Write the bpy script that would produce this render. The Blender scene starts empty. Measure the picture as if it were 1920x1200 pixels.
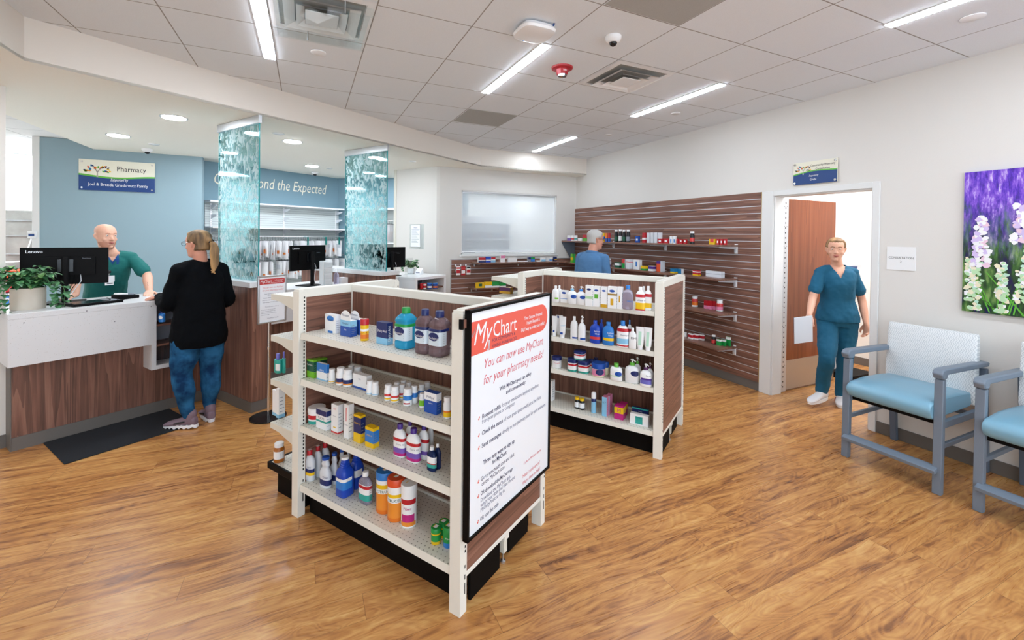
import bpy, bmesh, math, random
from mathutils import Vector, Matrix, noise
from math import sin, cos, pi, radians, sqrt, atan2
random.seed(11)
S=bpy.context.scene; C=S.collection
# ---------------------------------------------------------------- camera
cam_d=bpy.data.cameras.new('camera'); cam=bpy.data.objects.new('camera',cam_d); C.objects.link(cam); S.camera=cam
cam_d.sensor_fit='HORIZONTAL'; cam_d.sensor_width=36.0; cam_d.lens=15.4603; cam_d.shift_y=-0.07784; cam_d.clip_start=.05
cam.matrix_world=Matrix(((0.905864,-0.006223,-0.423524,0),(-0.423412,0.013969,-0.905830,0),(0.011553,0.999883,0.010019,1.675),(0,0,0,1)))
# ---------------------------------------------------------------- world, exposure
W=bpy.data.worlds.new('world'); S.world=W; W.use_nodes=True
W.node_tree.nodes['Background'].inputs[0].default_value=(.76,.88,1,1); W.node_tree.nodes['Background'].inputs[1].default_value=2.6
S.view_settings.view_transform='Standard'; S.view_settings.look='None'; S.view_settings.exposure=0.33; S.view_settings.gamma=1.0; S.view_settings.use_curve_mapping=False
STRIP=47.0; DOWN=122.0; PANEL=36.0
# ---------------------------------------------------------------- helpers
def lin(h):
    h=h.lstrip('#'); o=[]
    for i in (0,2,4):
        v=int(h[i:i+2],16)/255; o.append(v/12.92 if v<=.04045 else ((v+.055)/1.055)**2.4)
    return (o[0],o[1],o[2],1)
MATS={}
def nmat(name):
    m=bpy.data.materials.new(name); m.use_nodes=True; MATS[name]=m
    return m,m.node_tree.nodes,m.node_tree.links,m.node_tree.nodes['Principled BSDF']
def plain(name,h,rough=.5,metal=0,emit=0,alpha=1,trans=0,bump=0,coat=0,ior=None):
    m,N,L,b=nmat(name); b.inputs['Base Color'].default_value=lin(h); b.inputs['Roughness'].default_value=rough; b.inputs['Metallic'].default_value=metal
    if emit: b.inputs['Emission Color'].default_value=lin(h); b.inputs['Emission Strength'].default_value=emit
    if trans: b.inputs['Transmission Weight'].default_value=trans
    if coat: b.inputs['Coat Weight'].default_value=coat
    if ior: b.inputs['IOR'].default_value=ior
    if bump:
        n=N.new('ShaderNodeTexNoise'); n.inputs['Scale'].default_value=bump; n.inputs['Detail'].default_value=3
        g=N.new('ShaderNodeNewGeometry'); L.new(g.outputs['Position'],n.inputs['Vector'])
        bp=N.new('ShaderNodeBump'); bp.inputs['Strength'].default_value=.25; bp.inputs['Distance'].default_value=.002; L.new(n.outputs[0],bp.inputs['Height']); L.new(bp.outputs[0],b.inputs['Normal'])
    return m
def math_(N,L,op,a,b=None,c=None):
    n=N.new('ShaderNodeMath'); n.operation=op
    for i,v in enumerate((a,b,c)):
        if v is None: continue
        if isinstance(v,(int,float)): n.inputs[i].default_value=v
        else: L.new(v,n.inputs[i])
    return n.outputs[0]
def ramp(N,L,fac,stops):
    r=N.new('ShaderNodeValToRGB'); e=r.color_ramp.elements
    while len(e)<len(stops): e.new(.5)
    for el,(p,h) in zip(e,stops): el.position=p; el.color=lin(h)
    L.new(fac,r.inputs[0]); return r.outputs[0]
def mixc(N,L,fac,a,b,bt='MIX'):
    n=N.new('ShaderNodeMix'); n.data_type='RGBA'; n.blend_type=bt
    if isinstance(fac,(int,float)): n.inputs[0].default_value=fac
    else: L.new(fac,n.inputs[0])
    for i,v in ((6,a),(7,b)):
        if isinstance(v,str): n.inputs[i].default_value=lin(v)
        else: L.new(v,n.inputs[i])
    return n.outputs[2]
def coords(N,L,kind='Object',scale=(1,1,1),rot=(0,0,0)):
    if kind=='World': o=N.new('ShaderNodeNewGeometry').outputs['Position']
    else: o=N.new('ShaderNodeTexCoord').outputs['Object']
    m=N.new('ShaderNodeMapping'); m.inputs['Scale'].default_value=scale; m.inputs['Rotation'].default_value=rot; L.new(o,m.inputs['Vector']); return m.outputs[0]
def wood(name,dark,mid,light,axis='z',rough=.42,kind='Object',dens=1.0):
    m,N,L,b=nmat(name)
    sc={'z':(30,30,1.3),'x':(1.3,30,30),'y':(30,1.3,30)}[axis]
    v=coords(N,L,kind,tuple(s*dens for s in sc))
    n=N.new('ShaderNodeTexNoise'); n.inputs['Scale'].default_value=1; n.inputs['Detail'].default_value=6; n.inputs['Roughness'].default_value=.62; n.inputs['Distortion'].default_value=.6; L.new(v,n.inputs['Vector'])
    v2=coords(N,L,kind,tuple(s*dens*.22 for s in sc))
    n2=N.new('ShaderNodeTexNoise'); n2.inputs['Scale'].default_value=1; n2.inputs['Detail'].default_value=2; n2.inputs['Distortion'].default_value=1.2; L.new(v2,n2.inputs['Vector'])
    w=math_(N,L,'FRACT',math_(N,L,'MULTIPLY',n2.outputs[0],7.0))
    f=math_(N,L,'ADD',math_(N,L,'MULTIPLY',n.outputs[0],.75),math_(N,L,'MULTIPLY',w,.22))
    L.new(ramp(N,L,f,[(.3,dark),(.5,mid),(.72,light)]),b.inputs['Base Color']); b.inputs['Roughness'].default_value=rough
    return m
# ---------------------------------------------------------------- materials
plain('sheet_grey','CDD5D3',.6); plain('bounce_floor_pale','EEECE6',.4)
plain('paint','E2DED8',.7,bump=180); plain('soffit_paint','F6F2E6',.7); plain('fascia_paint','E2D9CE',.7); plain('trim_paint','E6E6E4',.4); plain('blue_paint','92ABB5',.7); plain('blue_shaded','7897A5',.7)
plain('white_paint','F4F2EC',.7); plain('rubber','6B655F',.55); plain('cream','EEEBE0',.38); plain('cream2','E2DED0',.4); plain('black','0C0B0C',.55); plain('blackgloss','101216',.25)
plain('kick','0B0908',.7); plain('slot','16130F',.8); plain('silver','C6C8CB',.32,.9); plain('steel','B9B3AC',.34,.75); plain('alu','D5D8DC',.35,.55); plain('chrome','D8D8D8',.15,1)
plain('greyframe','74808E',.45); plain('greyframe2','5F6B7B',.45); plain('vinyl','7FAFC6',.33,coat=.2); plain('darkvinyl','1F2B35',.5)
plain('white_plastic','F2F2F2',.35); plain('whitegloss','F6F6F7',.2); plain('red_plastic','B3202A',.35); plain('plate_blue','17407E',.35); plain('plate_cream','EDE9D6',.35)
plain('skin','E3AD93',.5); plain('skin2','DB9C84',.5); plain('lip','B9655C',.5); plain('eyewhite','CFC4BC',.4); plain('iris','2A3440',.2); plain('brow','7A5539',.7)
plain('scrub_green','0E6B66',.8,bump=60); plain('scrub_teal','0B5C7D',.8,bump=60); plain('undershirt','1B4C8C',.8); plain('sweater','05070B',.9,bump=90)
plain('denim_shirt','4E7AA6',.85,bump=90); plain('shoe_purple','7A6570',.7); plain('shoe_white','EDEDF0',.5); plain('sock','8FA0B3',.8); plain('greyhair','B9B5B0',.75,bump=260); plain('beard','CB9078',.8)
plain('clay','D9CEBF',.7); plain('leaf2','7FAE6B',.5); plain('soil','3B2A1C',.9)
plain('sign_white','F0F3F7',.25); plain('sign_red','EB6453',.3); plain('sign_redtxt','D9616A',.5); plain('sign_navy','33355A',.5); plain('sign_grey','6B6F8A',.5); plain('red_bar','C23B3B',.4)
plain('tag_orange','F08A3C',.6); plain('bag','FBFBFC',.4); plain('hook','5A5E63',.4,.4); plain('teal_clip','0F7F78',.4)
plain('orange_strip','E58F3C',.5); plain('doorwood_edge','8A4A28',.5); plain('paper','F4F5F7',.6)
plain('strip_on','E6F2FF',.5,emit=1); plain('down_on','EEF5FF',.5,emit=1); plain('panel_on','E9F3FF',.5,emit=1); plain('panel_soft','F4F8FF',.5,emit=13)
for k,v in (('strip_on',STRIP),('down_on',DOWN),('panel_on',PANEL)): MATS[k].node_tree.nodes['Principled BSDF'].inputs['Emission Strength'].default_value=v
PK=dict(W='F7F7F7',W2='DEE1E6',K='15161A',RED='C01F2B',cRED='D8403F',BLU='1B4FA8',cBLU='2D7FD0',cSKY='8CC7E8',NAVY='1A2A66',YEL='F2C316',GRN='1E9A46',LGRN='63B53C',LIME='7CC42B',DGRN='1C5B41',PGRN='BFE3B4',MINT='BFE6CF',ORA='E9791E',cORA='F0922F',RORA='E4552A',TEAL='2FA79A',TEALB='1C78A8',PUR='4C2C8C',cPUR='7C5BB5',LIL='6F6CC0',MAG='C4247E',PNK='E88BB0',PLUM='5A2A62',GOLD='D9A62B',BRO='A3813F',CRE='F0E8C8',GRY='8A8F99',ROY='1746B8',AMB='B0661C',cPALE='DCE9F2')
for k,v in PK.items(): plain('p_'+k,v,.35)
for k,v,t in (('tBLUE','2FAEDB',.3),('tPURP','9A8086',.6),('tNAVY','1D2D5A',.2),('CLR','DCD8EE',.75)):
    plain('p_'+k,v,.12,trans=t,ior=1.33)
wood('walnut_v','5C4035','82594A','9D7361','z'); wood('walnut_x','5C4035','82594A','9D7361','x'); wood('walnut_y','5C4035','82594A','9D7361','y')
wood('shelfwood','664A3E','845F4F','9A7562','y',kind='World'); wood('door_wood','743818','874420','97522D','z',rough=.3,dens=.6)
def mk_special():
    # floor: staggered planks along X with swirling grain
    m,N,L,b=nmat('floor_wood')
    P=N.new('ShaderNodeNewGeometry').outputs['Position']; sp=N.new('ShaderNodeSeparateXYZ'); L.new(P,sp.inputs[0])
    PW=.152; PL=1.22
    ry=math_(N,L,'DIVIDE',sp.outputs[1],PW); row=math_(N,L,'FLOOR',ry)
    wn=N.new('ShaderNodeTexWhiteNoise'); wn.noise_dimensions='1D'; L.new(row,wn.inputs['W'])
    cx=math_(N,L,'ADD',math_(N,L,'DIVIDE',sp.outputs[0],PL),wn.outputs['Value']); col=math_(N,L,'FLOOR',cx)
    cb=N.new('ShaderNodeCombineXYZ'); L.new(row,cb.inputs[0]); L.new(col,cb.inputs[1])
    w2=N.new('ShaderNodeTexWhiteNoise'); w2.noise_dimensions='2D'; L.new(cb.outputs[0],w2.inputs['Vector'])
    off=N.new('ShaderNodeVectorMath'); off.operation='SCALE'; L.new(w2.outputs['Color'],off.inputs[0]); off.inputs['Scale'].default_value=23
    ad=N.new('ShaderNodeVectorMath'); ad.operation='ADD'; L.new(P,ad.inputs[0]); L.new(off.outputs[0],ad.inputs[1])
    def ns(sc,det,dist,rough=.55):
        mp=N.new('ShaderNodeMapping'); mp.inputs['Scale'].default_value=sc; L.new(ad.outputs[0],mp.inputs['Vector'])
        n=N.new('ShaderNodeTexNoise'); n.inputs['Scale'].default_value=1; n.inputs['Detail'].default_value=det; n.inputs['Distortion'].default_value=dist; n.inputs['Roughness'].default_value=rough; L.new(mp.outputs[0],n.inputs['Vector']); return n.outputs[0]
    warp=ns((1.1,3.0,1),2,.0); wsc=math_(N,L,'MULTIPLY',math_(N,L,'SUBTRACT',warp,.5),.16)
    cwv=N.new('ShaderNodeCombineXYZ'); L.new(wsc,cwv.inputs[1]); ad2=N.new('ShaderNodeVectorMath'); ad2.operation='ADD'; L.new(ad.outputs[0],ad2.inputs[0]); L.new(cwv.outputs[0],ad2.inputs[1]); ad=ad2
    streak=ns((1.3,26,1),4,.35,.55); fine=ns((4,110,1),3,.3,.6); big=ns((1.1,5.5,1),2,1.6); knot=ns((2.6,7.5,1),4,2.6,.6)
    sw=math_(N,L,'SINE',math_(N,L,'MULTIPLY',big,85)); sw=math_(N,L,'MULTIPLY_ADD',sw,.5,.5)
    f=math_(N,L,'ADD',math_(N,L,'MULTIPLY',streak,.62),math_(N,L,'MULTIPLY',fine,.20))
    f=math_(N,L,'ADD',f,math_(N,L,'MULTIPLY',sw,.085)); f=math_(N,L,'ADD',f,math_(N,L,'MULTIPLY',knot,.38)); f=math_(N,L,'ADD',f,math_(N,L,'MULTIPLY',math_(N,L,'SUBTRACT',w2.outputs['Value'],.5),.08))
    c=ramp(N,L,f,[(.38,'5C3820'),(.50,'946038'),(.62,'BC8148'),(.76,'D19B5C'),(.92,'E3B877')])
    fy=math_(N,L,'FRACT',ry); fx=math_(N,L,'FRACT',cx)
    ey=math_(N,L,'LESS_THAN',fy,.012); ex=math_(N,L,'LESS_THAN',fx,.0017); e=math_(N,L,'MAXIMUM',ey,ex)
    c=mixc(N,L,math_(N,L,'MULTIPLY',e,.55),c,'3A1E0E')
    L.new(c,b.inputs['Base Color']); b.inputs['Roughness'].default_value=.3; b.inputs['Specular IOR Level'].default_value=.5
    L.new(math_(N,L,'MULTIPLY_ADD',fine,.2,.2),b.inputs['Roughness'])
    bp=N.new('ShaderNodeBump'); bp.inputs['Strength'].default_value=.12; bp.inputs['Distance'].default_value=.001; L.new(math_(N,L,'SUBTRACT',fine,e),bp.inputs['Height']); L.new(bp.outputs[0],b.inputs['Normal'])
    # acoustic ceiling tiles
    def tiles(name,x0,y0,t,col):
        m,N,L,b=nmat(name); P=N.new('ShaderNodeNewGeometry').outputs['Position']; sp=N.new('ShaderNodeSeparateXYZ'); L.new(P,sp.inputs[0])
        def ln(o,o0):
            fr=math_(N,L,'FRACT',math_(N,L,'DIVIDE',math_(N,L,'SUBTRACT',o,o0-50*t),t)); d=math_(N,L,'ABSOLUTE',math_(N,L,'SUBTRACT',fr,.5)); return math_(N,L,'GREATER_THAN',d,.5-.0065)
        e=math_(N,L,'MAXIMUM',ln(sp.outputs[0],x0),ln(sp.outputs[1],y0))
        n=N.new('ShaderNodeTexNoise'); n.inputs['Scale'].default_value=230; n.inputs['Detail'].default_value=2; L.new(P,n.inputs['Vector'])
        c0=mixc(N,L,math_(N,L,'MULTIPLY',n.outputs[0],.35),col,'C4C2C0'); c=mixc(N,L,e,c0,'9C9895'); L.new(c,b.inputs['Base Color']); b.inputs['Roughness'].default_value=.9
        bp=N.new('ShaderNodeBump'); bp.inputs['Strength'].default_value=.4; bp.inputs['Distance'].default_value=.004; L.new(math_(N,L,'SUBTRACT',math_(N,L,'MULTIPLY',n.outputs[0],.3),e),bp.inputs['Height']); L.new(bp.outputs[0],b.inputs['Normal'])
    tiles('tiles',.985,2.168,.6055,'EFF5FB'); tiles('tiles_back',-3.9,7.9,.61,'F3F2F0')
    # perforated shelf sheet
    m,N,L,b=nmat('perf'); v=coords(N,L,'Object'); sp=N.new('ShaderNodeSeparateXYZ'); L.new(v,sp.inputs[0])
    r=math_(N,L,'DIVIDE',sp.outputs[0],.0254); rr=math_(N,L,'FLOOR',r); par=math_(N,L,'MULTIPLY',math_(N,L,'MODULO',math_(N,L,'ADD',rr,100),2),.5)
    fx=math_(N,L,'SUBTRACT',math_(N,L,'FRACT',r),.5); fy=math_(N,L,'SUBTRACT',math_(N,L,'FRACT',math_(N,L,'ADD',math_(N,L,'DIVIDE',sp.outputs[1],.0254),par)),.5)
    d=math_(N,L,'SQRT',math_(N,L,'ADD',math_(N,L,'MULTIPLY',fx,fx),math_(N,L,'MULTIPLY',fy,fy)))
    hole=math_(N,L,'LESS_THAN',d,.13); geo=N.new('ShaderNodeNewGeometry'); sn=N.new('ShaderNodeSeparateXYZ'); L.new(geo.outputs['Normal'],sn.inputs[0]); up=math_(N,L,'GREATER_THAN',sn.outputs[2],.9)
    L.new(mixc(N,L,math_(N,L,'MULTIPLY',hole,up),'E9E6DA','8A867A'),b.inputs['Base Color']); b.inputs['Roughness'].default_value=.38
    # terrazzo solid surface
    m,N,L,b=nmat('terrazzo'); v=coords(N,L,'World'); vo=N.new('ShaderNodeTexVoronoi'); vo.inputs['Scale'].default_value=95; L.new(v,vo.inputs['Vector'])
    s=math_(N,L,'LESS_THAN',vo.outputs['Distance'],.16); sc=N.new('ShaderNodeSeparateColor'); L.new(vo.outputs['Color'],sc.inputs[0]); s=math_(N,L,'MULTIPLY',s,math_(N,L,'GREATER_THAN',sc.outputs[0],.55))
    vo2=N.new('ShaderNodeTexVoronoi'); vo2.inputs['Scale'].default_value=22; L.new(v,vo2.inputs['Vector']); s2=math_(N,L,'LESS_THAN',vo2.outputs['Distance'],.10); sc2=N.new('ShaderNodeSeparateColor'); L.new(vo2.outputs['Color'],sc2.inputs[0]); s2=math_(N,L,'MULTIPLY',s2,math_(N,L,'GREATER_THAN',sc2.outputs[1],.93))
    L.new(mixc(N,L,s2,mixc(N,L,s,'DEDEDF','BDB8B2'),'6E6E72'),b.inputs['Base Color']); b.inputs['Roughness'].default_value=.3
    # etched leaf glass
    m,N,L,b=nmat('etched_glass'); out=[n for n in N if n.type=='OUTPUT_MATERIAL'][0]
    v=coords(N,L,'Object',(1,1,.55)); n=N.new('ShaderNodeTexNoise'); n.inputs['Scale'].default_value=14; n.inputs['Detail'].default_value=2; L.new(v,n.inputs['Vector'])
    sub=N.new('ShaderNodeVectorMath'); sub.operation='MULTIPLY_ADD'; L.new(n.outputs['Color'],sub.inputs[0]); sub.inputs[1].default_value=(.09,.09,.09); L.new(v,sub.inputs[2])
    vo=N.new('ShaderNodeTexVoronoi'); vo.feature='DISTANCE_TO_EDGE'; vo.inputs['Scale'].default_value=17; L.new(sub.outputs[0],vo.inputs['Vector'])
    n3=N.new('ShaderNodeTexNoise'); n3.inputs['Scale'].default_value=20; n3.inputs['Distortion'].default_value=1.5; L.new(v,n3.inputs['Vector'])
    leaf=math_(N,L,'MULTIPLY',math_(N,L,'LESS_THAN',vo.outputs['Distance'],.22),math_(N,L,'GREATER_THAN',n3.outputs[0],.52))
    leaf=math_(N,L,'MULTIPLY',leaf,.62)
    tr=N.new('ShaderNodeBsdfTransparent'); tr.inputs[0].default_value=(.58,.74,.76,1)
    gl=N.new('ShaderNodeBsdfGlossy'); gl.inputs['Roughness'].default_value=.03; gl.inputs[0].default_value=(.8,.95,.95,1)
    fr=N.new('ShaderNodeFresnel'); fr.inputs[0].default_value=1.45; mx=N.new('ShaderNodeMixShader'); L.new(math_(N,L,'MULTIPLY',fr.outputs[0],.45),mx.inputs[0]); L.new(tr.outputs[0],mx.inputs[1]); L.new(gl.outputs[0],mx.inputs[2])
    df=N.new('ShaderNodeBsdfDiffuse'); df.inputs[0].default_value=(.78,.88,.88,1); tl=N.new('ShaderNodeBsdfTranslucent'); tl.inputs[0].default_value=(.78,.88,.88,1); mf=N.new('ShaderNodeMixShader'); mf.inputs[0].default_value=.5; L.new(df.outputs[0],mf.inputs[1]); L.new(tl.outputs[0],mf.inputs[2])
    mm=N.new('ShaderNodeMixShader'); L.new(leaf,mm.inputs[0]); L.new(mx.outputs[0],mm.inputs[1]); L.new(mf.outputs[0],mm.inputs[2]); L.new(mm.outputs[0],out.inputs[0])
    plain('glass_edge','1FA6A6',.15,trans=.3)
    # sheer roller shade
    m,N,L,b=nmat('sheer'); out=[n for n in N if n.type=='OUTPUT_MATERIAL'][0]; tr=N.new('ShaderNodeBsdfTransparent'); tl=N.new('ShaderNodeBsdfTranslucent'); tl.inputs[0].default_value=(.9,.93,.97,1); df=N.new('ShaderNodeBsdfDiffuse'); df.inputs[0].default_value=(.86,.89,.93,1)
    a=N.new('ShaderNodeMixShader'); a.inputs[0].default_value=.4; L.new(df.outputs[0],a.inputs[1]); L.new(tl.outputs[0],a.inputs[2]); c=N.new('ShaderNodeMixShader'); c.inputs[0].default_value=.45; L.new(tr.outputs[0],c.inputs[1]); L.new(a.outputs[0],c.inputs[2]); L.new(c.outputs[0],out.inputs[0])
    m,N,L,b=nmat('clearpane'); out=[n for n in N if n.type=='OUTPUT_MATERIAL'][0]; tr=N.new('ShaderNodeBsdfTransparent'); tr.inputs[0].default_value=(.96,.98,.98,1); gl=N.new('ShaderNodeBsdfGlossy'); gl.inputs['Roughness'].default_value=.01; c=N.new('ShaderNodeMixShader'); c.inputs[0].default_value=.08; L.new(tr.outputs[0],c.inputs[1]); L.new(gl.outputs[0],c.inputs[2]); L.new(c.outputs[0],out.inputs[0])
    # herringbone woven chair back
    m,N,L,b=nmat('woven'); v=coords(N,L,'Object'); sp=N.new('ShaderNodeSeparateXYZ'); L.new(v,sp.inputs[0])
    zig=math_(N,L,'PINGPONG',sp.outputs[2],.016); k=math_(N,L,'ADD',math_(N,L,'DIVIDE',sp.outputs[1],.014),math_(N,L,'DIVIDE',zig,.02))
    st=math_(N,L,'LESS_THAN',math_(N,L,'FRACT',k),.42); n=N.new('ShaderNodeTexNoise'); n.inputs['Scale'].default_value=60; L.new(v,n.inputs['Vector'])
    L.new(mixc(N,L,math_(N,L,'MULTIPLY',st,math_(N,L,'MULTIPLY',n.outputs[0],1.1)),'E9EBEB','B4BBBF'),b.inputs['Base Color']); b.inputs['Roughness'].default_value=.8
    # jeans, mat, leaf, hair with procedural variation
    def nz(name,a,bb,scale,rough=.8,sc=(1,1,1),det=4,lo=.35,hi=.65,bump=0):
        m,N,L,b=nmat(name); v=coords(N,L,'Object',sc); n=N.new('ShaderNodeTexNoise'); n.inputs['Scale'].default_value=scale; n.inputs['Detail'].default_value=det; L.new(v,n.inputs['Vector'])
        L.new(ramp(N,L,n.outputs[0],[(lo,a),(hi,bb)]),b.inputs['Base Color']); b.inputs['Roughness'].default_value=rough
        if bump:
            bp=N.new('ShaderNodeBump'); bp.inputs['Strength'].default_value=bump; bp.inputs['Distance'].default_value=.01; L.new(n.outputs[0],bp.inputs['Height']); L.new(bp.outputs[0],b.inputs['Normal'])
    nz('jeans','0F2F52','2C6690',9,.85,bump=.3); nz('jeans_dark','1B2638','2E3D55',9,.85); nz('mat','0B0D11','1D2128',260,.95); nz('leaf','17522D','5E9A63',38,.5); nz('blond','4B3B2B','B8905E',14,.6,(1,1,.12),5,.35,.62,.6); nz('nursehair','7A5C3E','C2996B',14,.6,(1,1,.2),5,.35,.65,.5)
    nz('greytile','A9A9A6','B4B4B0',300,.9); nz('scuff','9C9A93','8A8780',5,.35)
    # lavender field print
    m,N,L,b=nmat('lavender_print'); v=coords(N,L,'Object'); sp=N.new('ShaderNodeSeparateXYZ'); L.new(v,sp.inputs[0])
    mp=N.new('ShaderNodeMapping'); mp.inputs['Scale'].default_value=(1,2.2,.55); L.new(v,mp.inputs['Vector'])
    n=N.new('ShaderNodeTexNoise'); n.inputs['Scale'].default_value=16; n.inputs['Detail'].default_value=5; n.inputs['Roughness'].default_value=.65; L.new(mp.outputs[0],n.inputs['Vector'])
    up=ramp(N,L,n.outputs[0],[(.3,'2A0F6E'),(.45,'5A2FC0'),(.56,'8C5BD8'),(.68,'D9C6F0')]); n2=N.new('ShaderNodeTexNoise'); n2.inputs['Scale'].default_value=13; n2.inputs['Detail'].default_value=4; L.new(mp.outputs[0],n2.inputs['Vector'])
    dn=ramp(N,L,n2.outputs[0],[(.32,'16124A'),(.44,'1E3B22'),(.55,'3E6B2E'),(.68,'7FA05A')])
    t=N.new('ShaderNodeMapRange'); t.inputs[1].default_value=.42; t.inputs[2].default_value=.84; L.new(math_(N,L,'ADD',sp.outputs[2],math_(N,L,'MULTIPLY',math_(N,L,'SUBTRACT',n.outputs[0],.5),.7)),t.inputs[0])
    L.new(mixc(N,L,t.outputs[0],dn,up),b.inputs['Base Color']); b.inputs['Roughness'].default_value=.3
mk_special()
for k in ('sweater','black','jeans','kick'): MATS[k].node_tree.nodes['Principled BSDF'].inputs['Specular IOR Level'].default_value=.12
def M(n): return MATS[n]
# ---------------------------------------------------------------- mesh building
class MB:
    def __init__(s): s.v=[]; s.f=[]; s.m=[]; s.names=[]
    def mi(s,n):
        if n not in s.names: s.names.append(n)
        return s.names.index(n)
    def face(s,pts,mat):
        b=len(s.v); s.v+=[tuple(p) for p in pts]; s.f.append(tuple(range(b,b+len(pts)))); s.m.append(s.mi(mat))
    def raw(s,vs,fs,mat):
        b=len(s.v); s.v+=[tuple(p) for p in vs]; k=s.mi(mat)
        for q in fs: s.f.append(tuple(b+i for i in q)); s.m.append(k)
    def box(s,x0,x1,y0,y1,z0,z1,mat,fm=None):
        v=[(x0,y0,z0),(x1,y0,z0),(x1,y1,z0),(x0,y1,z0),(x0,y0,z1),(x1,y0,z1),(x1,y1,z1),(x0,y1,z1)]; b=len(s.v); s.v+=v
        for key,q in (('-z',(0,3,2,1)),('+z',(4,5,6,7)),('-y',(0,1,5,4)),('+x',(1,2,6,5)),('+y',(2,3,7,6)),('-x',(3,0,4,7))):
            s.f.append(tuple(b+i for i in q)); s.m.append(s.mi((fm or {}).get(key,mat)))
    def prism(s,poly,a0,a1,mat,axis='z'):
        def p3(p,a): return {'z':(p[0],p[1],a),'y':(p[0],a,p[1]),'x':(a,p[0],p[1])}[axis]
        n=len(poly); b=len(s.v); s.v+=[p3(p,a0) for p in poly]+[p3(p,a1) for p in poly]; k=s.mi(mat)
        s.f.append(tuple(b+i for i in range(n))[::-1]); s.m.append(k); s.f.append(tuple(b+n+i for i in range(n))); s.m.append(k)
        for i in range(n): j=(i+1)%n; s.f.append((b+i,b+j,b+n+j,b+n+i)); s.m.append(k)
    def lathe(s,prof,mat,cx=0,cy=0,sx=1,sy=1,n=20,p=2,fn=None,cap=True):
        def rad(a):
            c,d=abs(cos(a)),abs(sin(a)); return (c**p+d**p)**(-1/p)
        b=len(s.v)
        for r,z in prof:
            for i in range(n):
                a=2*pi*i/n; q=r*(rad(a) if p!=2 else 1); s.v.append((cx+q*cos(a)*sx,cy+q*sin(a)*sy,z))
        for j in range(len(prof)-1):
            zm=(prof[j][1]+prof[j+1][1])/2
            for i in range(n):
                k=(i+1)%n; mt=(fn(zm,2*pi*(i+.5)/n) if fn else None) or mat
                s.f.append((b+j*n+i,b+j*n+k,b+(j+1)*n+k,b+(j+1)*n+i)); s.m.append(s.mi(mt))
        if cap:
            s.f.append(tuple(b+i for i in range(n))[::-1]); s.m.append(s.mi(mat)); e=b+(len(prof)-1)*n; s.f.append(tuple(e+i for i in range(n))); s.m.append(s.mi(mat))
    def tube(s,pts,rads,mat,n=8,up=(0,0,1),flat=1.0):
        pts=[Vector(p) for p in pts]
        if not isinstance(rads,(list,tuple)): rads=[rads]*len(pts)
        b=len(s.v); pr=None
        for i,p in enumerate(pts):
            t=(pts[min(i+1,len(pts)-1)]-pts[max(i-1,0)]).normalized()
            if pr is None:
                u=Vector(up); u=(u-t*u.dot(t)); u=u if u.length>.01 else Vector((1,0,0))-t*t.x
                u.normalize()
            else: u=(pr-t*pr.dot(t)).normalized()
            pr=u; w=t.cross(u)
            for k in range(n):
                a=2*pi*k/n; s.v.append(tuple(p+u*cos(a)*rads[i]+w*sin(a)*rads[i]*flat))
        k_=s.mi(mat)
        for j in range(len(pts)-1):
            for i in range(n):
                k=(i+1)%n; s.f.append((b+j*n+i,b+j*n+k,b+(j+1)*n+k,b+(j+1)*n+i)); s.m.append(k_)
        s.f.append(tuple(b+i for i in range(n))[::-1]); s.m.append(k_); e=b+(len(pts)-1)*n; s.f.append(tuple(e+i for i in range(n))); s.m.append(k_)
    def ball(s,c,r,mat,n=12,m=8):
        r=(r,r,r) if not isinstance(r,(tuple,list)) else r; b=len(s.v); k_=s.mi(mat)
        for j in range(1,m):
            t=pi*j/m
            for i in range(n): a=2*pi*i/n; s.v.append((c[0]+r[0]*sin(t)*cos(a),c[1]+r[1]*sin(t)*sin(a),c[2]-r[2]*cos(t)))
        s.v.append((c[0],c[1],c[2]-r[2])); s.v.append((c[0],c[1],c[2]+r[2])); B=b+(m-1)*n
        for j in range(m-2):
            for i in range(n): k=(i+1)%n; s.f.append((b+j*n+i,b+j*n+k,b+(j+1)*n+k,b+(j+1)*n+i)); s.m.append(k_)
        for i in range(n):
            k=(i+1)%n; s.f.append((B,b+k,b+i)); s.m.append(k_); s.f.append((B+1,b+(m-2)*n+i,b+(m-2)*n+k)); s.m.append(k_)
    def text(s,t,size,o,xd,yd,mat,align='C',shear=0,bold=0,sx=1,fn=None,width=None):
        if not t: return
        vs,fs,w=txt(t,shear,bold); k=size
        if width: sx=width/(w*size) if w else 1
        ox={'C':-w/2,'L':0,'R':-w}[align]; o=Vector(o); xd=Vector(xd); yd=Vector(yd)
        if fn: P=[fn((x+ox)*k*sx,y*k) for x,y in vs]
        else: P=[o+xd*((x+ox)*k*sx)+yd*(y*k) for x,y in vs]
        s.raw(P,fs,mat)
    def build(s,name,parent=None,frame=None,at=None,bevel=0,smooth=True,sub=0,ang=38,kind=None):
        off=OFF.get(parent.name,(0,0,0)) if parent else (at or (0,0,0))
        me=bpy.data.meshes.new(name); me.from_pydata([(x-off[0],y-off[1],z-off[2]) for x,y,z in s.v],[],s.f)
        for n in s.names: me.materials.append(MATS[n])
        me.polygons.foreach_set('material_index',s.m)
        if smooth:
            me.polygons.foreach_set('use_smooth',[True]*len(s.f)); me.set_sharp_from_angle(angle=radians(ang))
        me.update(); ob=bpy.data.objects.new(name,me); C.objects.link(ob)
        if parent: ob.parent=parent; OFF[ob.name]=off
        elif frame or at: place(ob,frame or 'R',at or (0,0,0))
        if bevel:
            md=ob.modifiers.new('bevel','BEVEL'); md.width=bevel; md.segments=2; md.limit_method='ANGLE'; md.angle_limit=radians(40)
        if sub: md=ob.modifiers.new('sub','SUBSURF'); md.levels=sub; md.render_levels=sub
        if kind: ob['kind']=kind
        return ob
OFF={}
TX={}
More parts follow.
